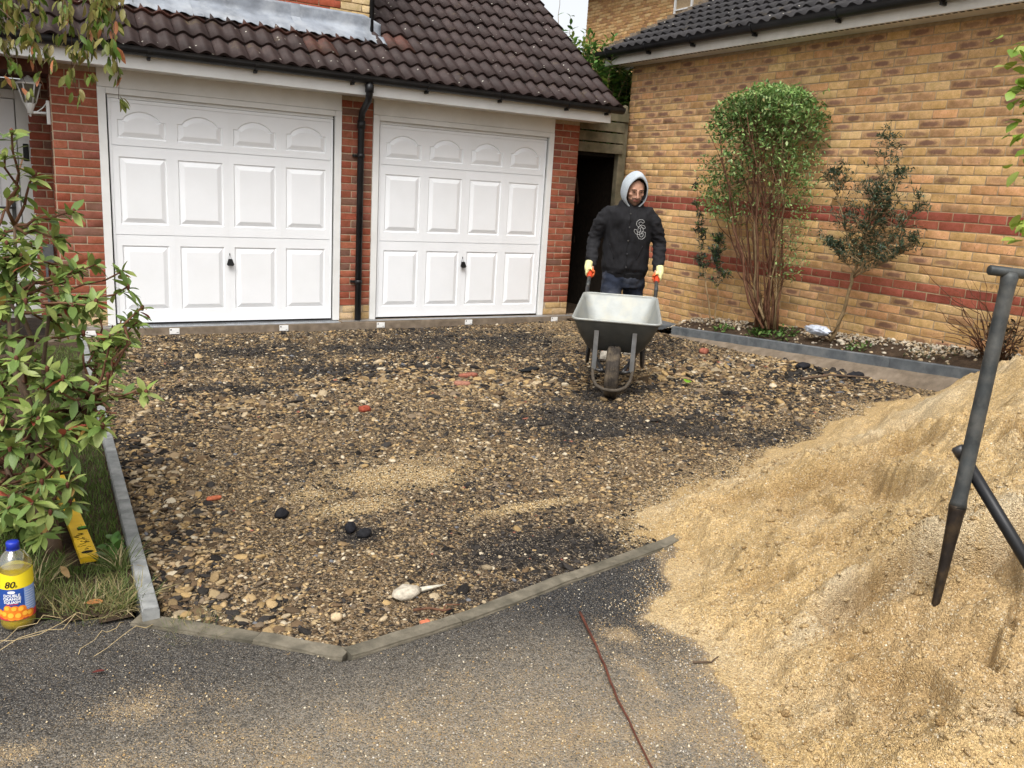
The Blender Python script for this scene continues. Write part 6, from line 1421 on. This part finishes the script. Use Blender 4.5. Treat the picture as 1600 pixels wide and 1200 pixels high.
# ------------------------------------------------------------------ spirit level
lv = empty('spirit_level', (.98, -5.0, .24), 'yellow spirit level with pen scribbles lying on the grass by the shrub', 'spirit level')
A = Vector((1.003, -5.365, g(1.0, -5.36) + .046)); B = Vector((.925, -4.22, g(.92, -4.2) + .055)); Y = (B - A).normalized(); X_ = Vector((0, 0, 1)).cross(Y).normalized() * -1; X_ = Y.cross(Vector((0, 0, 1))).normalized(); Z_ = X_.cross(Y)
LM = Matrix([[X_[q], Y[q], Z_[q], A[q]] for q in range(3)] + [[0, 0, 0, 1]]); LL = (B - A).length
mb = MB(); mb.box((-.030, 0, -.024), (.030, LL, 0), bev=.002); lb = mb.build('body', M['level_yellow'], lv, M=LM)
mb = MB(); mb.box((-.0305, -.004, -.0245), (.0305, -.0002, .0005), bev=.001); mb.build('end_cap', M['level_yellow'], lv, M=LM)
mb = MB()
def oval(mb, cx, cy, rx, ry, z): mb.add([(cx + rx * math.cos(q), cy + ry * math.sin(q), z) for q in np.linspace(0, 2 * PI, 20, endpoint=False)], [tuple(range(20))])
oval(mb, 0, .040, .021, .013, .0006); mb.build('hand_hole', M['dark_void'], lb, M=LM)
mb = MB(); mb.box((-.006, .066, .0002), (.008, .072, .0010)); mb.build('slot', M['ink'], lb, M=LM)
mb = MB(); mb.box((-.004, .270, .0002), (.030, .300, .0012)); vb = mb.build('vial_housing', M['black_plastic'], lb, M=LM)
mb = MB(); mb.tube([(.0, .285, .004), (.028, .285, .004)], .006, 8); mb.build('vial', simple('green_vial', (.10, .26, .03), .2, bmp=0), lb, M=LM)
mb = MB(); r = random.Random(2)
for k in range(15):
    y0 = .085 + .011 * k + r.uniform(-.003, .003); x0 = r.uniform(-.02, .012); p = [(x0, y0, .0012)]
    for _ in range(4): x0 += r.uniform(-.012, .014); y0 += r.uniform(-.008, .009); p.append((max(-.026, min(.026, x0)), y0, .0012))
    mb.tube(p, .0007, 4)
mb.build('pen_scribble', M['ink'], lb, M=LM)['kind'] = 'stuff'

# ------------------------------------------------------------------ T handled bar and black pole in the heap
S0, S1 = Vector((3.138, -7.292, .52)), Vector((3.256, -7.258, 1.537)); ax = (S1 - S0)
db = empty('digging_bar', S0, 'dark steel bar with a T handle stuck upright in the sand heap', 'digging bar')
p = lambda t: S0 + ax * t
mb = MB(); mb.tube([p(-.16), p(.05), p(.12), p(.22), p(.31), p(.325), p(.335)], [.0115, .0125, .015, .019, .0235, .0255, .0255], 18, sq=.9); mb.build('tapered_foot', M['steel_brown'], db)
mb = MB(); mb.tube([p(.330), p(.345), p(.36), p(.6), p(.9), p(.965), p(.985), p(1.0)], [.0255, .0235, .0218, .0215, .021, .0215, .024, .019], 20, sq=.95); mb.build('shaft', M['steel_worn'], db)
hd_ = Vector((.863, -.53, -.056)).normalized(); mb = MB()
mb.tube([S1 - hd_ * .062, S1 - hd_ * .059, S1 + hd_ * .059, S1 + hd_ * .062], [.0115, .0145, .0145, .0115], 14); mb.build('handle', M['steel_worn'], db)
bp_ = empty('black_pole', (3.33, -7.68, .6), 'smooth black pole leaning out of the sand heap behind the steel bar', 'pole')
mb = MB(); mb.tube([(3.196, -7.246, 1.014), (3.268, -7.443, .752), (3.37, -7.74, .36)], .0175, 16); mb.build('tube', M['black_plastic'], bp_)
mb = MB(); e = Vector((3.196, -7.246, 1.014)); d = (e - Vector((3.268, -7.443, .752))).normalized(); mb.tube([e - d * .012, e + d * .012, e + d * .016], [.019, .019, .014], 16); mb.build('end_cap', M['steel_black'], bp_)
# plastic bag
V, F = rough_stone(77, 28, 18)
V = V / np.linalg.norm(V, axis=1, keepdims=True); nn = np.array([mnoise.noise(Vector(v) * 3.2) * .35 + mnoise.noise(Vector(v) * 8) * .18 for v in V]); V = V * (1 + nn)[:, None] * np.array([.05, .135, .042])
o = np_obj('plastic_bag', V, F, M['bag'], smooth=False); o.location = (7.235, -3.36, .575); setp(o, 'crumpled white and blue plastic bag by the stem of the dark spiny shrub', 'plastic bag')

# ------------------------------------------------------------------ wheelbarrow
PHI = math.radians(-38.4); WB = (4.673, -3.641, g(4.673, -3.641) - .006)
wb = empty('wheelbarrow', WB, 'galvanised grey wheelbarrow tipped towards the camera with a muddy front wheel', 'wheelbarrow', None, PHI)
def rloop(hx0, hx1, y0, y1, z0, z1, cr, n=8):
    """rounded trapezium, front edge y0 half width hx0, back edge y1 half width hx1"""
    cs = [(-hx0, y0), (hx0, y0), (hx1, y1), (-hx1, y1)]; out = []
    for i in range(4):
        a, b, c = Vector(cs[i - 1]), Vector(cs[i]), Vector(cs[(i + 1) % 4]); u = (a - b).normalized(); v = (c - b).normalized(); p0 = b + u * cr; p1 = b + v * cr
        for k in range(n + 1): t = k / n; q = p0.lerp(b, t).lerp(b.lerp(p1, t), t); out.append((q.x, q.y))
    return [(x, y, z0 + (z1 - z0) * (y - y0) / (y1 - y0)) for (x, y) in out]
TR = [(0.0, .322, .296, -.115, .745, .600, .700, .06), (.06, .316, .291, -.105, .735, .577, .678, .06), (.5, .272, .250, .005, .640, .450, .545, .075), (.85, .222, .210, .085, .560, .358, .437, .075), (.96, .205, .195, .110, .535, .338, .412, .075), (1, .185, .178, .140, .505, .332, .402, .06)]
outer = [rloop(*t[1:]) for t in TR]; n = len(outer[0])
def off(L, d, dz): return [(x * (1 - d / .3), y + (.30 - y) * d / .42, z + dz) for (x, y, z) in L]
inner = [off(L, .005, .004) for L in outer]
V = [p for L in outer for p in L] + [p for L in inner for p in L]; F = []; m_ = []
K = len(outer)
for l in range(K - 1):
    for i in range(n): F.append((l * n + i, l * n + (i + 1) % n, (l + 1) * n + (i + 1) % n, (l + 1) * n + i)); m_.append(1)
F.append(tuple((K - 1) * n + i for i in range(n))); m_.append(1)
for l in range(K - 1):
    for i in range(n): F.append(((K + l) * n + i, (K + l + 1) * n + i, (K + l + 1) * n + (i + 1) % n, (K + l) * n + (i + 1) % n)); m_.append(0)
F.append(tuple((2 * K - 1) * n + i for i in range(n - 1, -1, -1))); m_.append(0)
for i in range(n): F.append((i, K * n + i, K * n + (i + 1) % n, (i + 1) % n)); m_.append(0)
me = bpy.data.meshes.new('tray'); me.from_pydata(V, [], F); me.materials.append(M['tray_in']); me.materials.append(M['tray_out']); me.polygons.foreach_set('material_index', m_); me.polygons.foreach_set('use_smooth', [True] * len(F)); me.update()
tray = bpy.data.objects.new('tray', me); COL.objects.link(tray); tray.parent = wb
mb = MB(); L = [(x * 1.012, y, z) for (x, y, z) in outer[0]]; mb.tube(L + [L[0], L[1]], .0095, 8, cap=False); rim = mb.build('rim', M['tray_in'], tray, world=False)
# slosh of dried cement in the tray
xs = []
mb = MB(); prof = [(.115, -.036), (.13, -.044), (.165, -.052), (.188, -.046), (.197, -.034), (.197, -.020), (.192, -.018), (.197, -.014), (.199, -.006), (.194, -.003), (.194, .003), (.199, .006), (.197, .014), (.192, .018), (.197, .020), (.197, .034), (.188, .046), (.165, .052), (.13, .044), (.115, .036)]
RXm = Matrix.Translation((0, 0, .2)) @ Matrix.Rotation(PI / 2, 4, 'Y')
t = MB(); t.lathe(prof, n=36); wh = t.build('wheel', M['rubber'], wb, world=False, M=RXm)
t = MB(); t.lathe([(0, -.05), (.02, -.05), (.022, -.03), (.10, -.022), (.116, -.028), (.117, .028), (.10, .022), (.022, .03), (.02, .05), (0, .05)], n=24); t.build('hub', M['steel_brown'], wh, world=False, M=RXm)
for s in (-1, 1):
    t = MB(); t.tube([(s * .30, 1.36, .765), (s * .30, 1.20, .705), (s * .285, .90, .575), (s * .235, .62, .435), (s * .20, .40, .355), (s * .15, .16, .285), (s * .085, .02, .215), (s * .075, -.01, .20)], .0165, 10); t.build('frame_tube', M['steel_black'], wb, world=False)
    t = MB(); t.tube([(s * .30, 1.365, .767), (s * .30, 1.37, .77), (s * .30, 1.54, .832), (s * .30, 1.545, .834)], [.016, .0205, .0205, .014], 12); t.build('grip', M['red_grip'], wb, world=False)
    t = MB(); t.tube([(s * .300, 1.20, .705), (s * .30, 1.37, .769)], .017, 10); t.build('handle', M['steel_worn'], wb, world=False)
    t = MB(); t.box((s * .142 - .017, -.012, 0), (s * .142 + .017, .0, .34), bev=.003)
    Ms = Matrix.Translation((0, .02, .205)) @ Matrix.Rotation(math.radians(11), 4, 'X'); t.build('stay', M['galv'], wb, world=False, M=Ms)
    t = MB(); t.tube([(s * .215, .74, .50), (s * .232, .76, .30), (s * .235, .77, .135), (s * .232, .74, .115), (s * .225, .68, .14), (s * .205, .45, .37)], .0135, 9); t.build('leg', M['steel_black'], wb, world=False)
    t = MB(); t.tube([(s * .15, .03, .215), (s * .105, .005, .205), (s * .05, 0, .2)], .013, 8); t.build('axle_bracket', M['steel_black'], wb, world=False)
t = MB(); t.tube([(-.158, .12, .275), (-.150, .0, .200), (-.136, -.10, .155), (-.105, -.18, .125), (-.05, -.225, .112), (0, -.235, .11), (.05, -.225, .112), (.105, -.18, .125), (.136, -.10, .155), (.150, .0, .200), (.158, .12, .275)], .0128, 10); t.build('front_hoop', M['mud_steel'], wb, world=False)
t = MB(); t.tube([(-.232, .765, .28), (.232, .765, .28)], .010, 8); t.build('leg_brace', M['steel_black'], wb, world=False)

# ================================================================== MAN WITH THE BARROW
yv = Vector((-math.sin(PHI), math.cos(PHI), 0)); MP = Vector((WB[0], WB[1], 0)) + yv * 1.66; MZ = g(MP.x, MP.y) - .008
HC = Vector((.035, -.142, 1.548)); HR = Matrix.Rotation(math.radians(17), 3, 'Z') @ Matrix.Rotation(math.radians(21), 3, 'X')
def sleeve(mb, s, k=0.0):
    mb.tube([(s * .10, -.05, 1.36), (s * .165, -.060, 1.350), (s * .232, -.045, 1.265), (s * .268, -.01, 1.18), (s * .300, .01, 1.09), (s * .305, -.035, .99), (s * .303, -.095, .90), (s * .302, -.115, .868)], [.058 + k, .070 + k, .074 + k, .071 + k, .065 + k, .060 + k, .053 + k, .041 + k * .6], 16)
body = MB()
rings(body, [(0, .05, .72, .14, .10), (0, .03, .85, .165, .11), (0, 0, 1.0, .155, .10), (0, -.04, 1.2, .175, .105), (0, -.065, 1.34, .17, .095), (.005, -.075, 1.42, .08, .07), (.015, -.09, 1.50, .055, .058)])
for s in (-1, 1):
    sleeve(body, s, -.022); body.tube([(s * .302, -.10, .89), (s * .301, -.14, .845), (s * .300, -.165, .82)], [.032, .028, .03], 12)
body.tube([(-.09, .04, .80), (-.10, -.08, .48), (-.10, -.10, .09)], [.085, .06, .042], 12); body.tube([(.09, .05, .80), (.10, .12, .46), (.11, .27, .12)], [.085, .06, .042], 12)
body.box((-.135, -.22, .015), (-.065, -.06, .09)); body.box((.075, .16, .03), (.145, .31, .11))
def hp(x, y, z): return HC + HR @ (Vector((x, y, z)) * 1.09)
def hq(x, y, z): return HC + HR @ Vector((x, y, z))
blobm(body, hp(0, .010, .012), (.084, .101, .114), HR, 20); blobm(body, hp(0, -.026, -.045), (.066, .066, .080), HR, 18); blobm(body, hp(0, -.058, -.088), (.028, .026, .026), HR, 12)
body.tube([hp(0, -.082, .028), hp(0, -.098, -.004), hp(0, -.106, -.022), hp(0, -.092, -.034)], [.008, .010, .0135, .010], 10)
for s in (-1, 1):
    blobm(body, hp(s * .030, -.074, .030), (.024, .014, .010), HR, 12); blobm(body, hp(s * .046, -.056, -.012), (.020, .022, .018), HR, 12); blobm(body, hp(s * .074, .008, .0), (.010, .022, .030), HR, 10)
blobm(body, hp(0, -.081, -.052), (.022, .010, .007), HR, 10); blobm(body, hp(0, -.079, -.063), (.019, .010, .007), HR, 10)
me = remesh(body, .0066, 3, 'person')
me.materials.append(M['skin']); me.materials.append(simple('stubbled_skin', (.15, .088, .062), .7, var=.35, scale=160, bmp=.2)); me.materials.append(simple('lips', (.30, .12, .095), .5, var=.05, bmp=0))
HI = HR.inverted()
for f in me.polygons:
    q = HI @ (f.center - HC) / 1.09
    if (q.z < -.052 or (q.z < -.036 and abs(q.x) < .034)) and q.y < .02 and q.z > -.13 and f.center.z > 1.36: f.material_index = 1 if not (abs(q.x) < .021 and -.067 < q.z < -.048 and q.y < -.07) else 2
    if abs(q.x) < .016 and q.z > -.036: f.material_index = 0
man = bpy.data.objects.new('person', me); COL.objects.link(man); man.location = (MP.x, MP.y, MZ); man.rotation_euler = (0, 0, PHI)
setp(man, 'person in a black jacket with grey hood up pushing the wheelbarrow, pale yellow gloves', 'person')
def child(name, me, mat):
    if mat: me.materials.append(mat)
    o = bpy.data.objects.new(name, me); COL.objects.link(o); o.parent = man; return o
# eyes and brows
eyes = MB(); iris = MB(); brow = MB()
for s in (-1, 1):
    e = MB(); blobm(e, hp(s * .031, -.0775, .0145), (.0105, .006, .0032), HR, 12); eo = e.build('eye', simple('eye_white', (.15, .095, .075), .3, bmp=0, var=.05), man, world=False)
    i_ = MB(); blobm(i_, hp(s * .031 + .003, -.0825, .0135), (.0045, .0025, .0045), HR, 10); i_.build('iris', M['hair'], eo, world=False)
    b_ = MB(); b_.tube([hp(s * .010, -.089, .034), hp(s * .030, -.0905, .040), hp(s * .052, -.076, .033)], [.0030, .0042, .002], 6); b_.build('eyebrow', M['hair'], man, world=False)
hr = MB(); blobm(hr, hp(0, .022, .030), (.0855, .098, .107), HR, 20)
hr.v = [tuple(v) for v in hr.v]; keepf = []
for f in hr.f:
    c = sum((Vector(hr.v[i]) for i in f), Vector()) / len(f); q = HI @ (c - HC) / 1.09
    keepf.append(not (q.y < -.012 and q.z < .066) and not (q.z < -.03))
hr.f = [f for f, k in zip(hr.f, keepf) if k]; hr.m = [0] * len(hr.f); hr.sm = [True] * len(hr.f); hr.build('hair', M['hair'], man, world=False)
for s in (-1, 1):
    sb = MB(); sb.tube([hp(s * .074, -.020, .05), hp(s * .076, -.018, .0), hp(s * .070, -.016, -.04)], [.008, .007, .005], 6); sb.build('sideburn', M['hair'], man, world=False)
# trousers, boots
tr_ = MB(); rings(tr_, [(0, .04, .66, .16, .12), (0, .035, .76, .185, .135), (0, .03, .86, .175, .12)])
tr_.tube([(-.09, .03, .78), (-.105, -.05, .60), (-.10, -.11, .47), (-.10, -.10, .28), (-.10, -.095, .12)], [.112, .098, .086, .078, .082], 16); tr_.tube([(.09, .05, .78), (.10, .10, .60), (.105, .11, .46), (.11, .20, .28), (.115, .27, .15)], [.112, .098, .086, .078, .082], 16)
tm = remesh(tr_, .009, 3, 'trousers'); displace(tm, lambda c: .010 * mnoise.noise(Vector((c.x * 9, c.y * 9, c.z * 16))) + .008 * mnoise.noise(c * 22)); child('trousers', tm, M['navy'])
for (s, c, pit) in ((-1, Vector((-.10, -.10, .0)), 0), (1, Vector((.115, .26, .045)), .35)):
    b_ = MB(); Rm_ = Matrix.Rotation(pit, 4, 'X'); T_ = Matrix.Translation(c)
    mb = MB(); blobm(mb, (0, .0, .075), (.050, .055, .09)); blobm(mb, (0, -.10, .045), (.050, .085, .048)); mb.box((-.048, -.175, .004), (.048, .055, .05), bev=.012)
    mb.v = [tuple(T_ @ Rm_ @ Vector(v)) for v in mb.v]; bme = remesh(mb, .007, 3, 'boot'); bo = child('boot', bme, M['boot'])
    so_ = MB(); so_.box((-.052, -.182, -.004), (.052, .060, .018), bev=.006); so_.v = [tuple(T_ @ Rm_ @ Vector(v)) for v in so_.v]; so_.build('sole', M['rubber'], bo, world=False)
# jacket
jk = MB()
rings(jk, [(0, .045, .735, .188, .132), (0, .04, .79, .206, .150), (0, .03, .84, .220, .168), (0, .015, .95, .216, .158), (.004, -.01, 1.08, .210, .150), (.008, -.035, 1.20, .216, .148), (.008, -.06, 1.29, .208, .140), (0, -.068, 1.35, .180, .122), (.005, -.07, 1.40, .130, .105), (.01, -.085, 1.455, .100, .092)], 28)
for s in (-1, 1): sleeve(jk, s); jk.tube([(s * .302, -.108, .885), (s * .301, -.130, .852), (s * .301, -.140, .838)], [.048, .0455, .040], 14)
jm = remesh(jk, .0075, 5, 'jacket')
def wr(c):
    arm = ss((abs(c.x) - .20) / .05); a = float(arm)
    v = .013 * mnoise.noise(Vector((c.x * 7 + 3, c.y * 7, c.z * 24 + c.x * 14))) * a + .008 * mnoise.noise(Vector((c.x * 16, c.y * 14, c.z * 40))) * a
    v += (1 - a) * (.013 * mnoise.noise(Vector((c.x * 9 + c.z * 7, c.y * 9, c.z * 7 - c.x * 5))) + .008 * mnoise.noise(Vector((c.x * 26, c.y * 20, c.z * 13 + 5))))
    if c.z < .80 and abs(c.x) < .25: v = .0012 * math.sin(c.x * 160)
    return v
displace(jm, wr); jo = child('jacket', jm, M['jacket'])
bvh = BVHTree.FromPolygons([v.co for v in jm.vertices], [tuple(p.vertices) for p in jm.polygons])
def on_chest(x, z, lift=.002):
    h = bvh.ray_cast(Vector((x, -1, z)), Vector((0, 1, 0)))[0]; return (x, (h.y if h else -.2) - lift, z)
pk = MB(); pk.tube([on_chest(.012 + .004 * math.sin(z * 30), z, .001) for z in np.linspace(.78, 1.40, 26)], .0045, 6); pk.build('placket', M['jacket'], jo, world=False)
for z in (.86, .98, 1.10, 1.22, 1.34):
    q = on_chest(.016, z, .004); t = MB(); blobm(t, q, (.008, .004, .008)); t.build('button', M['steel_black'], jo, world=False)
for s in (-1, 1): pk = MB(); pk.tube([on_chest(s * (.10 + .05 * t), .93 + .13 * t, .001) for t in np.linspace(0, 1, 8)], .004, 6); pk.build('pocket_welt', M['jacket'], jo, world=False)
def outline(P, w_):
    n = len(P); Lf, Rt = [], []
    for i, p in enumerate(P):
        a = Vector(P[max(i - 1, 0)]); b = Vector(P[min(i + 1, n - 1)]); d = (b - a).normalized(); nrm = Vector((-d.y, d.x)); Lf.append(Vector(p) + nrm * w_ / 2); Rt.append(Vector(p) - nrm * w_ / 2)
    return Lf + Rt[::-1] + [Lf[0]]
em = MB(); ec = (.112, 1.205)
S_ = [(.028, .066), (.014, .082), (-.010, .082), (-.026, .066), (-.026, .048), (-.008, .030), (.012, .014), (.020, -.004), (.012, -.026), (-.008, -.034), (-.030, -.030), (-.042, -.014), (-.040, .000)]
G_ = [(.040, .014), (.030, .030), (.010, .034), (-.006, .022), (-.010, -.02), (-.010, -.052), (.004, -.074), (.026, -.076), (.042, -.060), (.044, -.028), (.018, -.026)]
for L in (S_, G_):
    o_ = outline([(a_ * .97, b_ * .97) for (a_, b_) in L], .0215); dense = []
    for a, b in zip(o_[:-1], o_[1:]):
        for k in range(4): dense.append(a.lerp(b, k / 4))
    dense.append(o_[-1]); em.tube([on_chest(ec[0] + q.x, ec[1] + q.y, .0015) for q in dense], .0019, 5)
em.build('emblem', M['emblem'], jo, world=False)
# hood
NA = 40; prof = [(.088, .122, -.072, .3), (.092, .129, -.076, .6), (.102, .141, -.066, 1), (.111, .149, -.030, 1.2), (.114, .146, .02, .8), (.112, .140, .07, .4), (.098, .118, .115, .1), (.060, .075, .145, 0), (.015, .02, .155, 0)]
V = []; F = []
for (rx, rz, y, pk_) in prof:
    for k in range(NA):
        q = 2 * PI * k / NA; x = rx * math.sin(q); z = rz * math.cos(q); yy = y
        if z > 0: z *= 1 + .13 * pk_ * math.cos(q) ** 4; x *= 1 - .16 * math.cos(q) ** 2; yy += -.012 * pk_ * max(0, math.cos(q)) ** 3
        else: z = z * 1.30; x *= 1 + .10 * (1 - abs(math.cos(q) + .5) * 2 if abs(math.cos(q) + .5) < .5 else 0) - .38 * (max(0, -math.cos(q))) ** 4; yy += .012 * (-math.cos(q)); z -= .004
        V.append(tuple(hq(x, yy - .004, z + .014)))
K = len(prof)
for i in range(K - 1):
    for k in range(NA): F.append((i * NA + k, i * NA + (k + 1) % NA, (i + 1) * NA + (k + 1) % NA, (i + 1) * NA + k))
F.append(tuple((K - 1) * NA + k for k in range(NA)))
me = bpy.data.meshes.new('hood'); me.from_pydata(V, [], F); me.polygons.foreach_set('use_smooth', [True] * len(F)); me.update(); ho = child('hood', me, M['hood'])
md = ho.modifiers.new('sub', 'SUBSURF'); md.levels = md.render_levels = 2; md2 = ho.modifiers.new('thick', 'SOLIDIFY'); md2.thickness = .006
# gloves closed on the grips
for s in (-1, 1):
    gl = MB(); gd_ = Vector((0, .17, .065)).normalized(); gc = Vector((s * .300, 1.46 - 1.66, .803 - 0)); up = Vector((0, 0, 1)); side = Vector((s, 0, 0)); v2 = gd_.cross(side).normalized(); v2 = v2 if v2.z > 0 else -v2
    def ring(ang, rad, along): return gc + gd_ * along + (side * math.cos(ang) + v2 * math.sin(ang)) * rad
    blobm(gl, gc + side * .030 + v2 * .014 + gd_ * .0, (.020, .047, .036), None, 14)
    gl.tube([gc + side * .020 + v2 * .03 + Vector((0, .06, .055)), gc + side * .026 + v2 * .022 + Vector((0, .025, .02)), gc + side * .028 + v2 * .015], [.036, .034, .028], 12)
    for k, (al, ln) in enumerate(((-.038, 3.7), (-.014, 4.1), (.010, 4.0), (.033, 3.3))):
        a = np.linspace(.6, .6 - ln, 9); gl.tube([ring(q, .034, al) for q in a], [.0125, .0128, .0125, .012, .0118, .0115, .011, .0105, .008], 8)
    gl.tube([ring(1.0, .032, .030), ring(1.7, .034, .005), ring(2.3, .033, -.018), ring(2.7, .031, -.032)], [.0145, .0135, .0125, .009], 8)
    gm = remesh(gl, .0042, 2, 'glove'); gm.materials.append(M['glove']); gm.materials.append(M['glove_palm'])
    for f in gm.polygons:
        q = f.center - gc; cx = q.dot(side); cz = q.dot(v2); f.material_index = 1 if (cz < .002 and cx < .030) or cx < -.012 else 0
    go_ = bpy.data.objects.new('glove', gm); COL.objects.link(go_); go_.parent = man
